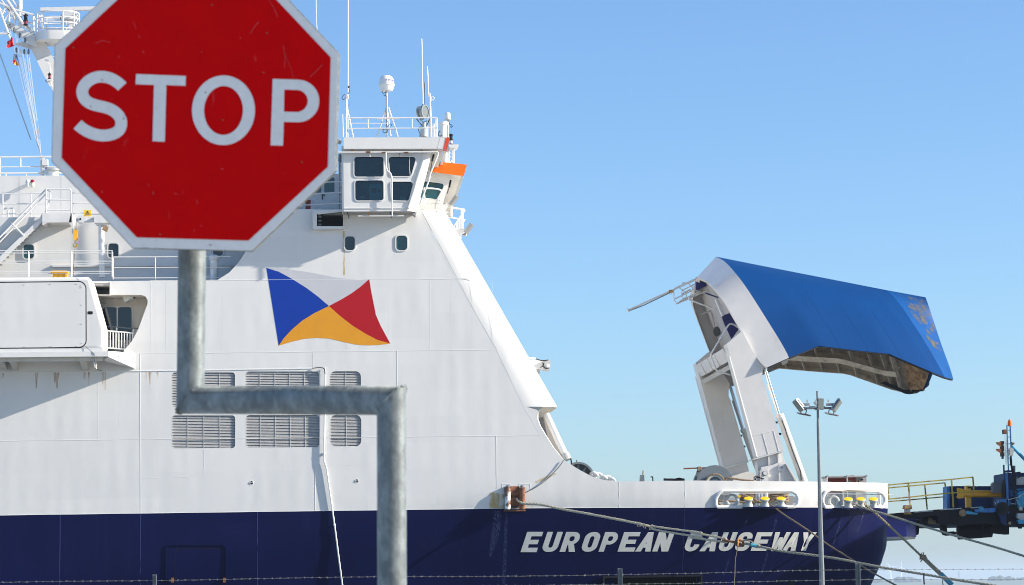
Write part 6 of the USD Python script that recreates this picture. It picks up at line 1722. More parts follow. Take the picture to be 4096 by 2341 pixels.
# ================================================================ link span
YN, YF = 136.4, 144.6
ls = thing("link_span", "blue and black steel ship ramp with yellow railings resting against the ship's bow", "ship ramp", at(z1("r", 1300, 1215), YN))
deckP = xz(Z("r", (208, 1086), (500, 1062), (830, 1032), (1320, 1006), (1640, 985), (2400, 950), (2400, 1200), (1640, 1205), (920, 1216), (822, 1200), (800, 1106), (500, 1132), (300, 1120)), YN)
part(ls, "deck", prism(deckP, YN, YF), SOOT, smooth=False)
for a, b in (((525, 1064), (750, 1048)), ((840, 1036), (1088, 1020)), ((1200, 1013), (1320, 1006))):
    part(ls, "edge_strip", slab(Z("r", (a[0], a[1] - 5), (b[0], b[1] - 5), (b[0], b[1] + 8), (a[0], a[1] + 8)), YN - .05, .06), PALEGREY)
def tube_rail(pts, Y, r=.045):
    return ptube(Z("r", *pts), Y, r, 4)
for Y, rails, posts in ((YN + .1, [((205, 746), (455, 722), (965, 678), (1225, 650)), ((215, 912), (470, 888), (985, 836), (1240, 824))], [((208, 746), (222, 912)), ((455, 715), (476, 985)), ((968, 678), (992, 1010)), ((1222, 650), (1235, 824))]),
                        (YF - .2, [((212, 780), (460, 757), (895, 718)), ((212, 942), (480, 920), (912, 882))], [((650, 742), (680, 1036)), ((890, 716), (908, 882))])):
    hh = holder(ls, "railing")
    for p in rails:
        part(hh, "rail", tube_rail(p, Y), YGREEN, smooth=False)
    for p in posts:
        part(hh, "post", tube_rail(p, Y, .05), YGREEN, smooth=False)
part(ls, "parapet", slab(Z("r", (918, 760), (975, 757), (1620, 757), (1620, 1010), (918, 1024)), YF - .3, .15), MBLUE, smooth=False)
part(ls, "parapet_end", slab(Z("r", (916, 762), (946, 758), (946, 1020), (918, 1022)), YF - 1.3, 1.0), LBLUE, smooth=False)
for x in (1040, 1440):
    part(ls, "parapet_rib", pbox(z1("r", x, 762), z1("r", x + 20, 1010), YF - .5, .2), MBLUE)
g = holder(ls, "crash_barrier")
yb_ = YN + 1.2
for y0_, y1_ in ((800, 828), (860, 886)):
    part(g, "beam", hull_of([at(z1("r", 1080, y0_ + 4), yb_), at(z1("r", 1700, y0_ + 12), yb_), at(z1("r", 1080, y1_ + 4), yb_), at(z1("r", 1700, y1_ + 6), yb_), at(z1("r", 1080, (y0_ + y1_) / 2), yb_ - .12), at(z1("r", 1700, (y0_ + y1_) / 2 + 8), yb_ - .12)]), YELLOW, smooth=False)
part(g, "beam_web", slab(Z("r", (1075, 815), (1700, 822), (1700, 880), (1075, 880)), yb_ + .005, .03), YELLOW, smooth=False)
part(g, "beam_end", slab(Z("r", (1033, 790), (1042, 776), (1120, 795), (1110, 900), (1045, 906), (1032, 890), (1045, 842)), yb_ - .1, .08, .01), YELLOW)
part(g, "post", pbox(z1("r", 1138, 752), z1("r", 1206, 1010), yb_ + .05, .3), YELLOW); part(g, "post_cap", pbox(z1("r", 1160, 765), z1("r", 1200, 785), yb_ + .04, .02), SOOT)
part(ls, "canvas_flap", slab(Z("r", (1450, 735), (1470, 710), (1510, 712), (1550, 735), (1590, 735), (1590, 825), (1510, 840), (1465, 838)), YN + .4, .35, .03), TARP)
# underside gear
part(ls, "lift_lever", slab(Z("r", (822, 1196), (908, 1196), (918, 1295), (960, 1325), (930, 1348), (885, 1335)), YN + 1.0, .5, .02), SOOT)
part(ls, "lift_lever", slab(Z("r", (925, 1300), (995, 1292), (1018, 1308), (1012, 1330), (960, 1345), (900, 1330)), YN + .9, .6, .03), SOOT)
part(ls, "cylinder_rod", ptube(Z("r", (1010, 1316), (1055, 1312)), YN + 1.2, .07, 10), TAN); part(ls, "cylinder", ptube(Z("r", (1045, 1312), (1440, 1282)), YN + 1.2, .36, 18), SOOT)
part(ls, "cylinder_anchor", slab(Z("r", (1420, 1250), (1520, 1215), (1653, 1205), (1653, 1332), (1430, 1310)), YN + .8, .8), SOOT)
part(ls, "pipe", ptube(Z("r", (1090, 1345), (1100, 1362), (1335, 1345), (1340, 1320), (1360, 1345), (1425, 1340), (1420, 1310)), YN + .7, .035, 6), SOOT)
for x in (1320, 1338, 1385):
    part(ls, "pipe", ptube(Z("r", (x, 1210), (x + 4, 1280)), YN + .8, .05, 6), SOOT)
for pts, r, m in (((640, 1160), (830, 1180)), .17, TAN), (((735, 1142), (830, 1145)), .18, SOOT):
    part(ls, "lock_pin", ptube(Z("r", *pts), YN + .8, r, 12), m)
part(ls, "lock_pin_end", ptube(Z("r", (638, 1160), (680, 1163)), YN + .8, .2, 12), SOOT)
part(ls, "lever_arm", slab(Z("r", (1252, 1032), (1510, 1012), (1520, 1050), (1460, 1070), (1260, 1068), (1250, 1050)), YN - .25, .2, .02), LBLUE)
part(ls, "lever_arm", slab(Z("r", (1140, 1062), (1160, 1050), (1285, 1080), (1280, 1094), (1145, 1090)), YN - .22, .2, .02), CYAN)
part(ls, "pin", cyl(at(z1("r", 1325, 1030), YN - .3), (0, 1, 0), .13, .1, 14), CYAN); part(ls, "pin", cyl(at(z1("r", 1105, 1076), YN - .2), (0, 1, 0), .18, .2, 14), TAN)
part(ls, "curved_arm", slab(Z("r", (1520, 1075), (1620, 1085), (1620, 1160), (1640, 1225), (1600, 1222), (1565, 1190), (1545, 1130)), YN - .35, .25, .03), MBLUE)
part(ls, "bracket", slab(Z("r", (1532, 918), (1590, 912), (1640, 918), (1640, 965), (1535, 970)), YN - .2, .5), LBLUE, smooth=False)
part(ls, "roller", cyl(at(z1("r", 1580, 1025), YN - .4), (0, 1, 0), .34, .35, 24), BLACK); part(ls, "roller_hub", cyl(at(z1("r", 1560, 1020), YN - .45), (0, 1, 0), .2, .06, 16), SOOT)
part(ls, "pin_housing", slab(Z("r", (1640, 1175), (1725, 1170), (1760, 1195), (1720, 1226), (1640, 1226)), YN - .3, .5, .05), SOOT)
part(ls, "pin_head", cyl(at(z1("r", 1662, 1198), YN - .34), (0, 1, 0), .08, .05, 12), TAN)
part(ls, "cabinet", slab(Z("r", (1750, 1080), (2300, 1075), (2300, 1160), (1790, 1160), (1750, 1135)), YN - .3, .6), PALEGREY, smooth=False)
part(ls, "walkway_edge", slab(Z("r", (1755, 1158), (2300, 1155), (2300, 1205), (1765, 1205)), YN - .35, .7), CYAN, smooth=False)
part(ls, "walkway_under", slab(Z("r", (1760, 1205), (2300, 1205), (2300, 1228), (1810, 1228), (1805, 1262), (1795, 1240), (1765, 1226)), YN - .2, .7), SOOT, smooth=False)
part(ls, "machinery_house", slab(Z("r", (1640, 600), (1720, 598), (2400, 604), (2400, 1090), (1640, 1090)), YN + .4, 3.0), MBLUE, smooth=False)
part(ls, "house_panel", slab(Z("r", (1660, 800), (2300, 800), (2300, 880), (1660, 880)), YN + .38, .03), LBLUE, smooth=False)
part(ls, "junction_box", pbox(z1("r", 1740, 648), z1("r", 1870, 740), YN + .1, .3), PALEGREY); part(ls, "junction_box", pbox(z1("r", 1772, 990), z1("r", 1815, 1045), YN - .1, .3), PALEGREY)
part(ls, "oil_tank", ptube(Z("r", (1735, 908), (2000, 905)), YN + .2, .52, 20), CYAN)
part(ls, "lower_house", slab(Z("r", (1740, 950), (2300, 950), (2300, 1075), (1740, 1075)), YN + .1, .5), MBLUE, smooth=False)
g = holder(ls, "ladder")
for x in (1662, 1738):
    part(g, "stile", ptube(Z("r", (x, 930), (x, 1085)), YN + .05, .04, 5), CYAN)
for y in (965, 990, 1015, 1040, 1065):
    part(g, "rung", ptube(Z("r", (1662, y), (1738, y + 3)), YN + .05, .04, 5), PALEGREY)
# tower
part(ls, "column", pbox(z1("r", 1612, 600), z1("r", 1655, 1080), YN - .2, .5), LBLUE, label="light blue lower column of the signal tower"); part(ls, "dark_column", pbox(z1("r", 1583, 685), z1("r", 1610, 905), YN - .25, .4), SOOT)
part(ls, "shelf", pbox(z1("r", 1625, 568), z1("r", 1690, 590), YN - .3, .7), MBLUE)
for x0_, x1_, ya, yb2 in ((1634, 1648, 28, 572), (1674, 1688, 42, 590)):
    part(ls, "mast_post", pbox(z1("r", x0_, ya), z1("r", x1_, yb2), YN - .1, .18), LBLUE)
for y in (90, 170, 250, 330, 420, 500):
    part(ls, "mast_rung", pbox(z1("r", 1648, y), z1("r", 1674, y + 8), YN - .05, .06), CYAN)
part(ls, "dark_mast", pbox(z1("r", 1590, 505), z1("r", 1606, 690), YN - .1, .2), MBLUE)
for x0_, x1_, y0_, y1_ in ((1608, 1618, 150, 500), (1622, 1631, 200, 480)):
    part(ls, "cable_tray", pbox(z1("r", x0_, y0_), z1("r", x1_, y1_), YN - .15, .1), WHITE2)
part(ls, "rusty_box", pbox(z1("r", 1591, 84), z1("r", 1632, 134), YN - .2, .4), RUST)
part(ls, "control_box", slab(Z("r", (1660, 305), (1690, 300), (1712, 318), (1700, 398), (1660, 390)), YN - .3, .2), PALEGREY)
part(ls, "beacon", lathe(at(z1("r", 1662, 45), YN), [(.1, 0), (.11, .2), (.05, .34), (0, .36)], n=14), ORANGE)
part(ls, "brace", ptube(Z("r", (1690, 285), (2100, 720)), YN + .3, .08, 8), CYAN)
for x in (1700, 1716):
    part(ls, "vent_pipe", ptube(Z("r", (x, 515), (x, 600)), YN + .6, .05, 8), DGREY)
for pts in (((1668, 400), (1672, 480), (1700, 560), (1715, 680), (1700, 760), (1720, 860), (1710, 890)), ((1680, 440), (1690, 560), (1730, 640), (1735, 800), (1760, 830)), ((1672, 430), (1680, 520), (1705, 640), (1690, 780), (1712, 880)),
            ((1720, 600), (1780, 592), (1800, 610), (1795, 640), (1740, 665)), ((1665, 420), (1672, 500), (1695, 600), (1690, 700)), ((1755, 820), (1830, 800))):
    part(ls, "cable", ptube(Z("r", *pts), YN - .3, .03, 5), BLACK)
for pts in (((1640, 920), (1700, 905), (1760, 890), (1830, 845)), ((1740, 905), (1760, 960), (1785, 985)), ((1470, 945), (1490, 955), (1495, 975))):
    part(ls, "cable", ptube(Z("r", *pts), YN - .4, .02, 5), PALEGREY)
# hoisting portal over the ramp, further along the quay
def to_sun(p, X):
    return p + sun_dir * ((X - p[0]) / sun_dir[0])
XP = stem_x.max() + 17.5
Ap, Bp = to_sun(onhull((3540, 2062)), XP), to_sun(onhull((3296, 2255)), XP)
zP = (Ap[2] + Bp[2]) / 2
for y_ in (Bp[1] - 9, 2 * YC - 124):
    part(ls, "portal_leg", bx((XP, y_ - .6, WATER), (XP + 1.4, y_ + .6, zP)), LBLUE)
part(ls, "portal_beam", bx((XP, Bp[1] - 8.4, zP - 2.0), (XP + 1.4, 2 * YC - 124.6, zP)), LBLUE)
part(ls, "portal_beam", bx((XP, Bp[1] - 8.4, zP - 4.6), (XP + 1.4, 2 * YC - 124.6, zP - 2.5)), LBLUE)
# traffic signals and lamp on the ramp
ts = thing("traffic_signal", "two lamp traffic signal with rusty hoods on the left of the blue ramp tower", "traffic light", at(z1("r", 1580, 400), YN - .4))
part(ts, "body", pbox(z1("r", 1560, 222), z1("r", 1600, 402), YN - .45, .35), SOOT)
part(ts, "stem", pbox(z1("r", 1572, 400), z1("r", 1592, 432), YN - .35, .2), MBLUE)
for y in (235, 315):
    part(ts, "hood", hull_of([at(z1("r", x, yy), YN - .3 + d) for x, yy in ((1495, y), (1560, y - 2), (1560, y + 58), (1500, y + 22)) for d in (-.16, .16)]), RUST)
for y in (262, 342):
    part(ts, "label_plate", pbox(z1("r", 1584, y), z1("r", 1598, y + 14), YN - .46, .02), PALEGREY)
ts2 = thing("traffic_signal", "traffic signal facing shore with two short rusty hoods on the right of the ramp tower", "traffic light", at(z1("r", 1700, 345), YN + .5))
part(ts2, "body", pbox(z1("r", 1682, 230), z1("r", 1692, 350), YN + .35, .3), SOOT)
for y in (238, 318):
    part(ts2, "hood", slab(Z("r", (1690, y), (1716, y + 2), (1718, y + 20), (1692, y + 36)), YN + .35, .3), RUST)
rl = thing("ramp_lamp", "rusty squat lamp on the black edge of the ramp near the bow", "lamp", at(z1("r", 455, 1092), YN - .1))
part(rl, "hood", slab(Z("r", (418, 982), (496, 985), (500, 1018), (412, 1015)), YN - .35, .5), TAN); part(rl, "rim", slab(Z("r", (410, 1012), (502, 1018), (500, 1030), (410, 1025)), YN - .38, .55), RUSTO)
part(rl, "body", slab(Z("r", (425, 1028), (480, 1030), (480, 1072), (425, 1070)), YN - .3, .4), PALEGREY); part(rl, "foot", slab(Z("r", (418, 1068), (450, 1082), (460, 1068), (492, 1072), (490, 1092), (415, 1094)), YN - .32, .42), RUSTO)

# ================================================================ ropes
def spline(P, n):
    P = np.asarray(P, float); t = np.concatenate([[0], np.cumsum(np.linalg.norm(np.diff(P, axis=0), axis=1))])
    return CubicSpline(t, P)(np.linspace(0, t[-1], n))
def laid(P, r, n=150, strands=3, pitch=.55):
    """three-strand rope along P"""
    C = spline(P, n)
    L = np.concatenate([[0], np.cumsum(np.linalg.norm(np.diff(C, axis=0), axis=1))])
    T = np.gradient(C, axis=0); T /= np.linalg.norm(T, axis=1, keepdims=True)
    a = np.cross(T, [0, 0, 1.0]); a /= np.linalg.norm(a, axis=1, keepdims=True); b = np.cross(T, a)
    ms_ = []
    for s in range(strands):
        ph = 2 * math.pi * (L / pitch + s / strands)
        ms_.append(tube(C + r * .52 * (np.cos(ph)[:, None] * a + np.sin(ph)[:, None] * b), r * .55, 6))
    return trimesh.util.concatenate(ms_)
def rope_pts(pts, y0_, ratio):
    q0_ = onhull(pts[0], -.15)
    out = []
    for p in pts:
        y = q0_[1]
        for _ in range(12):
            q = at(p, y); y = q0_[1] - ratio * (q[0] - q0_[0])
        out.append(at(p, y))
    return out
kp = Z("k", (262, 668), (290, 697), (430, 720), (640, 757), (870, 800), (1100, 843), (1370, 897))
rA = kp + Z("k", (1500, 928), (1700, 968), (1930, 1003)) + Z("n", (200, 858), (400, 895), (600, 935), (715, 950)) + Z("n", (800, 955), (950, 985), (1200, 1040), (1700, 1108), (2150, 1185)) + Z("u", (700, 642), (1280, 738), (1560, 787), (1900, 842), (2150, 880), (2300, 905))
PA = rope_pts(rA, 0, .50)
rp = thing("mooring_rope", "long pale mooring rope crossing the ship's name lettering, with a rusty shackle midway", "rope", PA[0])
iS = len(kp) + 3 + 3
part(rp, "pale_length", laid(PA[:len(kp) + 1], .062), ROPEW)
up = [p + [0, 0, .05 + .08 * math.sin(math.pi * min(1, (i + .3) / 6))] for i, p in enumerate(PA[len(kp):iS])]; dn = [p - [0, .03, .02 + .10 * math.sin(math.pi * min(1, (i + .3) / 6))] for i, p in enumerate(PA[len(kp):iS])]
part(rp, "eye_length", laid(up, .05), ROPEW); part(rp, "eye_length", laid(dn, .05), ROPEW)
part(rp, "shackle", tube(bend([PA[iS - 1] + [-.15, 0, .06], PA[iS] + [-.05, -.02, .02], PA[iS] + [.25, 0, -.08]], .1), .06, 8), RUST)
part(rp, "shackle", tube(bend([PA[iS] + [.05, -.05, .1], PA[iS] + [.2, -.1, .1], PA[iS] + [.38, -.06, .02], PA[iS] + [.3, -.05, -.16], PA[iS] + [.05, -.03, -.14], PA[iS] + [0, 0, 0]], .1), .055, 8), RUST)
part(rp, "shackle_pin", rod(PA[iS] + [.12, -.1, .17], PA[iS] + [.10, -.1, -.22], .05, 8), RUSTO)
gL = [PA[iS] + [.35, 0, -.04]] + PA[iS + 2:]
part(rp, "grey_length", laid(gL, .06, 260), ROPEG); part(rp, "grey_eye", laid([PA[iS] + [.3, -.05, .06], PA[iS + 1] + [.3, -.05, .1], PA[iS + 2]], .035, 40), ROPEG)
q = PA[iS + 2]
part(rp, "lashing", tube([q + [-.2, 0, .03], q + [.12, 0, -.04]], .085, 10), TEAL)
part(rp, "whipping", tube([q + [.15, 0, -.03], q + [.23, 0, -.05]], .08, 10), ROPEW)
i7 = len(kp)
part(rp, "splice", trimesh.util.concatenate([tube([PA[i7] + [-.7 + .06 * i, 0, .12 - .012 * i], PA[i7] + [-.72 + .06 * i + rng.uniform(-.05, .05), -.06, .12 - .012 * i + rng.choice((-1, 1)) * rng.uniform(.06, .14)]], .012, 4) for i in range(14)]), ROPEW, kind="stuff")
part(rp, "tell_tale", tube([PA[iS] + [.1, -.1, -.2], at(z1("n", 715, 1150), PA[iS][1]), at(z1("n", 705, 1500), PA[iS][1])], .013, 5), ROPE)
for u0_, v0_, v1_, r in ((1300, 728, 870, .035), (1535, 795, 880, .02)):
    Yq = PA[-4][1]
    part(rp, "hanging_tail", ptube(Z("u", (u0_, v0_), (u0_ - 4, (v0_ + v1_) / 2), (u0_ + 3, v1_)), Yq, r, 6), SOOT)
rB = Z("n", (1110, 488), (1160, 520), (1250, 588), (1450, 722), (1690, 885), (1765, 940), (2120, 1165)) + Z("u", (640, 710), (945, 878), (1100, 970))
PB = rope_pts(rB, 0, 1.05)
rp = thing("mooring_rope", "thin brown mooring rope from the middle roller of the left bow opening", "rope", PB[0])
part(rp, "rope", laid(PB, .042, 180), ROPED)
rC = Z("j", (110, 775), (200, 850), (300, 940), (430, 1060), (520, 1145), (600, 1222), (640, 1260), (720, 1335), (790, 1398), (830, 1437))
PC = rope_pts(rC, 0, .9)
rp = thing("mooring_rope", "steep tan mooring rope with a ragged knot, from the bow to a rusty shackle", "rope", PC[0])
part(rp, "upper_length", laid(PC[:6], .06, 90), ROPE); part(rp, "lower_length", laid([p + [-.04, 0, -.02] for p in PC[5:]], .055, 60), ROPE); part(rp, "lower_length", laid([p + [.05, .02, .04] for p in PC[5:]], .055, 60), ROPE)
q = PC[5]
part(rp, "knot", trimesh.util.concatenate([tube([q + np.array([rng.uniform(-.12, .12), 0, rng.uniform(-.12, .12)]), q + np.array([rng.uniform(-.24, .24), -.08, rng.uniform(-.24, .24)])], .025, 5) for _ in range(16)] + [trimesh.creation.icosphere(2, .13).apply_translation(q)]), ROPED, kind="stuff")
q = PC[-2]
part(rp, "lashing", tube([PC[-2] + [-.2, 0, .2], PC[-1] + [.1, 0, -.1]], .12, 10), TEAL)
part(rp, "shackle", [trimesh.creation.icosphere(2, .14).apply_translation(PC[-1] + [.25, 0, -.3])], RUST); part(rp, "shackle", cyl(PC[-1] + [.2, 0, -.35], (1, 0, .3), .11, .45, 12), RUST)
part(rp, "shackle_bow", tube(bend([PC[-1] + [.1, 0, -.1], PC[-1] + [.05, 0, -.5], PC[-1] + [.5, 0, -.6], PC[-1] + [.65, 0, -.25]], .15), .08, 8), RUST)
rD = Z("j", (20, 775), (200, 842), (400, 900), (560, 952), (720, 1000), (870, 1045), (1100, 1110), (1446, 1215), (1700, 1300))
PD = rope_pts(rD, 0, .6)
rp = thing("mooring_rope", "grey mooring rope from the bow roller slanting right below the ramp", "rope", PD[0])
part(rp, "rope", laid(PD, .058, 190), ROPEG)
ml = [onhull(p, -.06) for p in Z("k", (690, 322), (650, 380), (600, 435), (550, 485), (500, 525), (450, 560), (400, 588), (340, 618))]
single("messenger_line", tube(spline(ml, 30), .02, 6), DGREY, "thin dark line hanging across the white plating down to the roller fairlead", "rope")

# ================================================================ light mast
YLM = 85.0
lmast = thing("floodlight_mast", "grey octagonal pole with a ring of floodlights in front of the ship's bow", "light pole", [at((3288, 2341), YLM)[0], YLM, 0])
def lq(x, y, dy=0): return at(z1("q", x, y), YLM + dy)
base = at((3288, 2341), YLM)
sPx = YLM / 10770
foot = base + (base - lq(1240, 1200)) * ((base[2]) / (lq(1240, 1200)[2] - base[2]))
part(lmast, "pole", tube([[foot[0], YLM, 0], base, lq(1248, 1300)], [12.4 * sPx, 11.2 * sPx, 5.6 * sPx], 8), GALV2, smooth=False)
part(lmast, "pole_top", tube([lq(1248, 1300), lq(1240, 880), lq(1218, 225)], [4.9 * sPx, 4.6 * sPx, 4.0 * sPx], 8), GALV2, smooth=False)
part(lmast, "cap", tube([lq(1218, 232), lq(1218, 218)], 4.4 * sPx, 8), DGREY)
part(lmast, "cross_arm", bx(lq(790, 858) + [0, -.03, 0], lq(1740, 778) + [0, .03, 0]), GALV2)
part(lmast, "cross_arm", bx([lq(1210, 858)[0], YLM - .42, lq(1210, 858)[2]], [lq(1270, 778)[0], YLM + .42, lq(1270, 778)[2]]), GALV2)
def lamp(cx, cy, a, n, L, Wd, T, dy=0.0):
    c = lq(cx, cy, dy); a = np.array(a, float); a /= np.linalg.norm(a); n = np.array(n, float); n -= a * (a @ n); n /= np.linalg.norm(n); b = np.cross(a, n)
    g = holder(lmast, "floodlight")
    outline_ = rnd(sbox(-L / 2, -T / 2, L / 2, T / 2), T * .49)
    v = trimesh.creation.extrude_polygon(outline_, Wd, engine="earcut")
    V3 = np.array(v.vertices); V3 = c + V3[:, :1] * a + V3[:, 1:2] * n + (V3[:, 2:] - Wd / 2) * b
    part(g, "housing", trimesh.Trimesh(V3, v.faces, process=False), ALU, smooth=40)
    part(g, "lens", obox(c + n * T * .5, a * L * .43, b * Wd * .44, n * .006), LENS)
    part(g, "rib", [obox(c + s * b * (Wd / 2 + .004), a * L * .36, n * .008, b * .006) for s in (-1, 1)], SOOT)
    return g, c, a, n, b
u1 = 100 * sPx / 8.786
for sx in (-1, 1):
    cx = 1240 + sx * 660
    g, c, a, n, b = lamp(cx, 715, (-sx * .60, .0, -.80), (sx * .62, -.50, -.58), 4.9 * u1, 2.6 * u1, 1.3 * u1, -.1)
    part(g, "stirrup", obox(lq(1240 + sx * 430, 690), (1.4 * u1, 0, 0), (0, .03, 0), (0, 0, .45 * u1)), ALU); part(g, "stirrup", rod(lq(1240 + sx * 560, 690), c, .025, 6), ALU)
    part(g, "bolt", cyl(lq(1240 + sx * 370, 620), (0, 0, 1), .018, .09, 10), TAN)
    # lower small lamps
    g, c, a, n, b = lamp(1240 + sx * 490, 1030, (1, .25, -.17 * 1), (-.1, .2, -1), 4.8 * u1, 2.0 * u1, .5 * u1, .25)
    for d in (-1, 1):
        part(g, "stirrup", tube(bend([lq(1240 + sx * 490 + d * 85 - 20, 1010, .2), lq(1240 + sx * 490 + d * 100, 875, .1), lq(1240 + sx * 490, 870, 0)], .05), .016, 6), SOOT)
g, c, a, n, b = lamp(1335, 670, (.06, 0, 1), (.08, -.8, -.5), 4.2 * u1, 2.1 * u1, 1.2 * u1, -.45)
part(g, "stirrup", obox(lq(1190, 640, -.2), (.5 * u1, 0, 0), (0, .1, 0), (0, 0, .6 * u1)), PALEGREY)
part(lmast, "cable", [tube(bend([lq(1190, 520, -.1), lq(1145, 540, -.1), lq(1150, 590, -.1), lq(1085, 630, -.1), lq(1100, 655, -.1), lq(1150, 610, -.1)], .03), .006, 5), tube([lq(930, 760, -.04), lq(1060, 765, -.04), lq(1190, 745, -.04)], .012, 5), tube([lq(1420, 755, -.04), lq(1500, 762, -.04)], .012, 5)], BLACK)

# ================================================================ barbed wire fence
YFN = 34.0
fence = thing("barbed_wire_fence", "galvanised angle iron posts carrying strands of barbed wire along the foot of the picture", "fence", (at((2048, 2341), YFN)[0], YFN, 0))
for (x0_, x1_, y) in (*[(p[0][0], p[1][0], p[0][1]) for p in (Z("l", (1110, 725), (1140, 725)), Z("k", (1185, 1302), (1222, 1302)), Z("n", (2142, 1195), (2190, 1195)))], (1546, 1562, 2286)):
    a, b = at((x0_, y), YFN), at((x1_, y), YFN)
    w = b[0] - a[0]
    part(fence, "post", [bx((a[0], YFN + .02, 0), (b[0] - .004, YFN + .026, a[2])), bx((b[0] - .006, YFN - w * .85, 0), (b[0], YFN + .026, a[2] - .001))], GALV2, smooth=False)
def strand(pts, name="wire"):
    P = spline([at(p, YFN) for p in pts], 160)
    P = P + nrng.normal(0, .0012, P.shape)
    ph = np.linspace(0, 160 * 2.1, 160)
    part(fence, name, trimesh.util.concatenate([tube(P + .0022 * np.column_stack([0 * ph, np.cos(ph + o), np.sin(ph + o)]), .0016, 4) for o in (0, math.pi)]), WIRE)
    C = CubicSpline(np.linspace(0, 1, 160), P); L = np.linalg.norm(P[-1] - P[0]); ms_ = []
    for t in np.arange(.02, L, .098):
        q = C((t + rng.uniform(-.012, .012)) / L)
        for _ in range(2):
            d = np.array([rng.uniform(-.35, .35), rng.uniform(-1, 1), rng.uniform(-1, 1)]); d /= np.linalg.norm(d)
            o = np.array([rng.uniform(-.008, .008), 0, 0])
            ms_.append(rod(q + o - d * .016, q + o + d * .016, .0015, 4))
        ms_.append(rod(q - [.011, 0, 0], q + [.011, 0, 0], .0045, 5))
    part(fence, "barbs", trimesh.util.concatenate(ms_), WIRE, kind="stuff")
strand([(-120, 2333)] + Z("l", (0, 782), (1130, 769), (2548, 744)) + Z("k", (700, 1369), (1200, 1360), (1931, 1347)) + Z("u", (0, 690), (470, 686), (1500, 682), (2548, 676)) + [(4250, 2275)])
strand([(-120, 2378), (618, 2364), (1400, 2352)] + Z("k", (1200, 1448), (1931, 1437)) + Z("n", (1700, 1399), (2372, 1388)) + Z("u", (470, 808), (1500, 806), (2548, 808)) + [(4250, 2320)])

# ================================================================ stop sign
BETA = math.radians(13)
def o_p(x, y): return z1("o", x, y)
DS = 7.05
SC = at_depth(o_p(842, 605), DS)
SN = -(fwd * 1.0); SN[2] = 0; SN /= np.linalg.norm(SN)
rt = np.cross([0, 0, 1.0], SN) * 1.0                     # to the right seen from the camera
SN = math.cos(BETA) * SN - math.sin(BETA) * rt           # turned to the left: its face is out of the sun
S1 = np.cross([0, 0, 1.0], SN); S1 /= np.linalg.norm(S1); S2 = np.cross(SN, S1)
def onsign(x, y, lift=0.0):
    return on_plane(o_p(x, y), SC + SN * lift, SN)
def to2(p): 
    d = p - SC
    return (d @ S1, d @ S2)
def spoly(pts):
    return Polygon([to2(onsign(*p)) for p in pts]).buffer(0)
def splate(poly, z0_, z1_):
    m = trimesh.creation.extrude_polygon(poly, z1_ - z0_, engine="earcut") if isinstance(poly, Polygon) else trimesh.util.concatenate([trimesh.creation.extrude_polygon(q, z1_ - z0_, engine="earcut") for q in polys(poly)])
    v = np.array(m.vertices)
    return trimesh.Trimesh(SC + v[:, :1] * S1 + v[:, 1:2] * S2 + (v[:, 2:] + z0_) * SN, m.faces, process=False)
outer = spoly([(52, 255), (35, 905), (490, 1392), (1160, 1410), (1632, 960), (1648, 300), (1194, -182), (524, -200)])
# a worn edge
L = outer.exterior; n_ = 420
ep = []
for s in np.linspace(0, 1, n_, endpoint=False):
    p = np.array(L.interpolate(s, normalized=True).coords[0]); ep.append(p * (1 - max(0, rng.gauss(-.0012, .0021))))
worn = Polygon(ep).buffer(0)
sg = thing("stop_sign", "red octagonal STOP sign with white border on a cranked galvanised pole in the foreground", "road sign", at_depth((1566, 2341), 7.0) * [1, 1, 0])
part(sg, "backing", splate(worn, -.006, -.0015), SIGNEDGE, smooth=False)
g = holder(sg, "face")
part(g, "white_border", splate(worn.buffer(-.0021), -.0014, .0), SIGNWHITE, smooth=False)
red = spoly([(115, 272), (94, 886), (515, 1330), (1140, 1348), (1584, 935), (1600, 322), (1181, -122), (556, -140)])
part(g, "red_field", splate(red, .0003, .0012), SIGNRED, smooth=False)
def ell(cx, cy, rx, ry, rot=1.5, n=64):
    t = np.linspace(0, 2 * math.pi, n, endpoint=False); c, s = math.cos(math.radians(rot)), math.sin(math.radians(rot))
    return [(cx + rx * math.cos(a) * c - ry * math.sin(a) * s, cy + rx * math.cos(a) * s + ry * math.sin(a) * c) for a in t]
def spl2(pts, n=60):
    P = np.array(pts, float); t = np.concatenate([[0], np.cumsum(np.linalg.norm(np.diff(P, axis=0), axis=1))])
    return CubicSpline(t, P)(np.linspace(0, t[-1], n))
Sp = LineString(spl2([(434, 487), (395, 454), (318, 431), (248, 453), (211, 505), (224, 556), (272, 587), (342, 604), (398, 632), (428, 680), (416, 730), (372, 755), (316, 760), (244, 740), (184, 698)], 90)).buffer(32.5, cap_style="flat", quad_segs=12)
Tp = Polygon([(512, 416), (790, 427), (788, 482), (681, 478), (672, 795), (604, 793), (612, 477), (509, 473)])
Op = Polygon(ell(1001, 619, 176, 195)).difference(Polygon(ell(1001, 620, 109, 137)))
arc = lambda cx, cy, rx, ry, a0, a1: [(cx + rx * math.cos(a), cy + ry * math.sin(a)) for a in np.linspace(a0, a1, 24)]
Pp = Polygon([(1277, 443), (1418, 448)] + arc(1419, 567, 118, 118.5, -math.pi / 2, math.pi / 2)[1:-1] + [(1421, 686), (1338, 684), (1334, 817), (1265, 815)]).buffer(0).difference(
    Polygon([(1341, 503), (1406, 505)] + arc(1409, 567, 64, 62.5, -math.pi / 2, math.pi / 2)[1:-1] + [(1405, 629), (1339, 627)]).buffer(0))
from shapely import transform as _tf
for ch_, gp in zip("STOP", (Sp, Tp, Op, Pp)):
    q = _tf(gp, lambda a: np.array([to2(onsign(*p)) for p in a]))
    part(g, "letter", splate(q, .0015, .0023), SIGNWHITE, smooth=False)
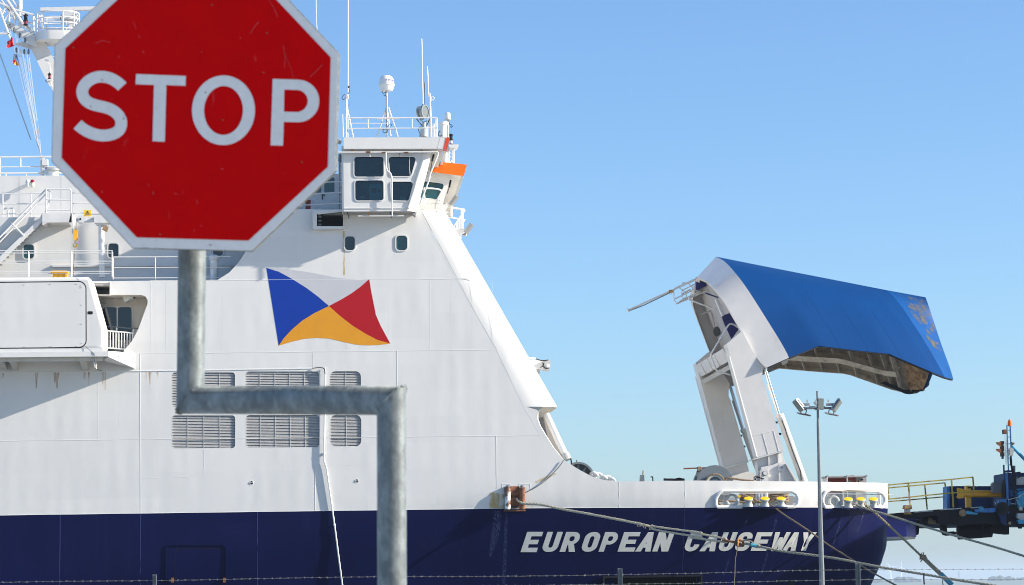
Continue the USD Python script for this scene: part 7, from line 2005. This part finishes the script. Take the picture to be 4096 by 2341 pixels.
def scratch(pts, w, m=SCRATCH):
    q = LineString([to2(onsign(*p)) for p in pts]).buffer(w, quad_segs=3)
    part(g, "scratch" if m is SCRATCH else "rust_spot", splate(q, .0013, .0015 if m is SCRATCH else .0027), m, smooth=False)
for pts, w in ((((282, 245), (320, 228), (370, 240)), .0008), (((1335, 255), (1345, 320), (1342, 385)), .0008), (((1150, 188), (1175, 150), (1195, 125)), .0011), (((1485, 432), (1520, 400), (1552, 366)), .0010), (((1255, 0), (1285, 50), (1305, 98)), .0008),
               (((497, 125), (510, 160)), .0008), (((548, 285), (555, 300)), .001), (((525, 200), (530, 212)), .001), (((412, 325), (420, 312)), .001), (((1378, 385), (1395, 445)), .0006), (((1340, 290), (1380, 390)), .0005), (((835, 1300), (838, 1285)), .0009),
               (((850, 1120), (856, 1145)), .0009), (((606, 1075), (608, 1088)), .0018), (((320, 1072), (321, 1078)), .0020), (((576, 1030), (582, 1042)), .0011), (((985, 946), (1002, 948)), .0010), (((878, 290), (880, 294)), .0018), (((1094, 212), (1096, 216)), .0014), (((876, 1262), (878, 1266)), .0014), (((725, 1085), (745, 1088)), .0010)):
    scratch(pts, w * .6)
for x, y in ((995, 672), (1437, 908), (1222, 407), (643, 1312), (320, 448), (440, 665), (898, 518), (158, 266), (925, 1372), (935, 28), (1242, 185), (255, 597)):
    scratch([(x, y), (x + 5, y + 2)], .0014, RUSTSPOT)
# pole: pixel path at the pole's depth behind the plate
def pole_at(p, dep): return at_depth(p, dep)
sD = 7.22; rP = 35.3 * 1.6075 / FP
t0, t1 = V((477.5, 640), (474, 995.5)); t2, t3 = V((974.0, 996.5), (975.5, 1456))
dA, dB = 7.24, 6.92
c0 = pole_at(t0, dA); c1 = pole_at(t1, dA); c2 = pole_at(t2, dB); c3 = pole_at(t3, dB)
topc = c0 + (c0 - c1) / np.linalg.norm(c0 - c1) * .9
down = (c3 - c2) / np.linalg.norm(c3 - c2)
foot = c3 + down * ((c3[2]) / -down[2])
R0 = rP * 7.1
part(sg, "upper_post", tube([topc, c1, c1 + (c2 - c1) * .5], R0, 40, caps=False), GALV, smooth=40)
part(sg, "lower_post", tube([c1 + (c2 - c1) * .4995, c2, foot], R0 * 1.012, 40, caps=False), GALV, smooth=40)
def weld(c, d0, d1):
    nb = (d0 + d1) / np.linalg.norm(d0 + d1); w = np.cross(d0, d1); w /= np.linalg.norm(w); e = np.cross(nb, w)
    k_ = 1 / max(abs(nb @ d0), .3)
    t = np.linspace(0, 2 * math.pi, 40)
    P = [c + R0 * (math.cos(a) * w + math.sin(a) * e * k_) * 1.005 + .0012 * nrng.normal(size=3) for a in t]
    return tube(P, .0024 + .001 * nrng.random(40), 6)
dd = lambda a, b: (b - a) / np.linalg.norm(b - a)
part(sg, "weld", weld(c1, dd(c0, c1), dd(c1, c2)), GALV); part(sg, "weld", weld(c2, dd(c1, c2), dd(c2, c3)), GALV)
for dz_ in (.25, -.12):
    q = SC - SN * .02 + S2 * dz_
    part(sg, "channel", obox(q, S1 * .20, S2 * .018, SN * .010), ALU)
    cl_ = c1 + (c0 - c1) / np.linalg.norm(c0 - c1) * 1.0
    zc_ = q[2]; pc_ = c1 + (c0 - c1) * ((zc_ - c1[2]) / (c0[2] - c1[2]))
    part(sg, "clip", tube([pc_ - [0, 0, .02], pc_ + [0, 0, .02]], R0 + .006, 24, caps=False), ALU)
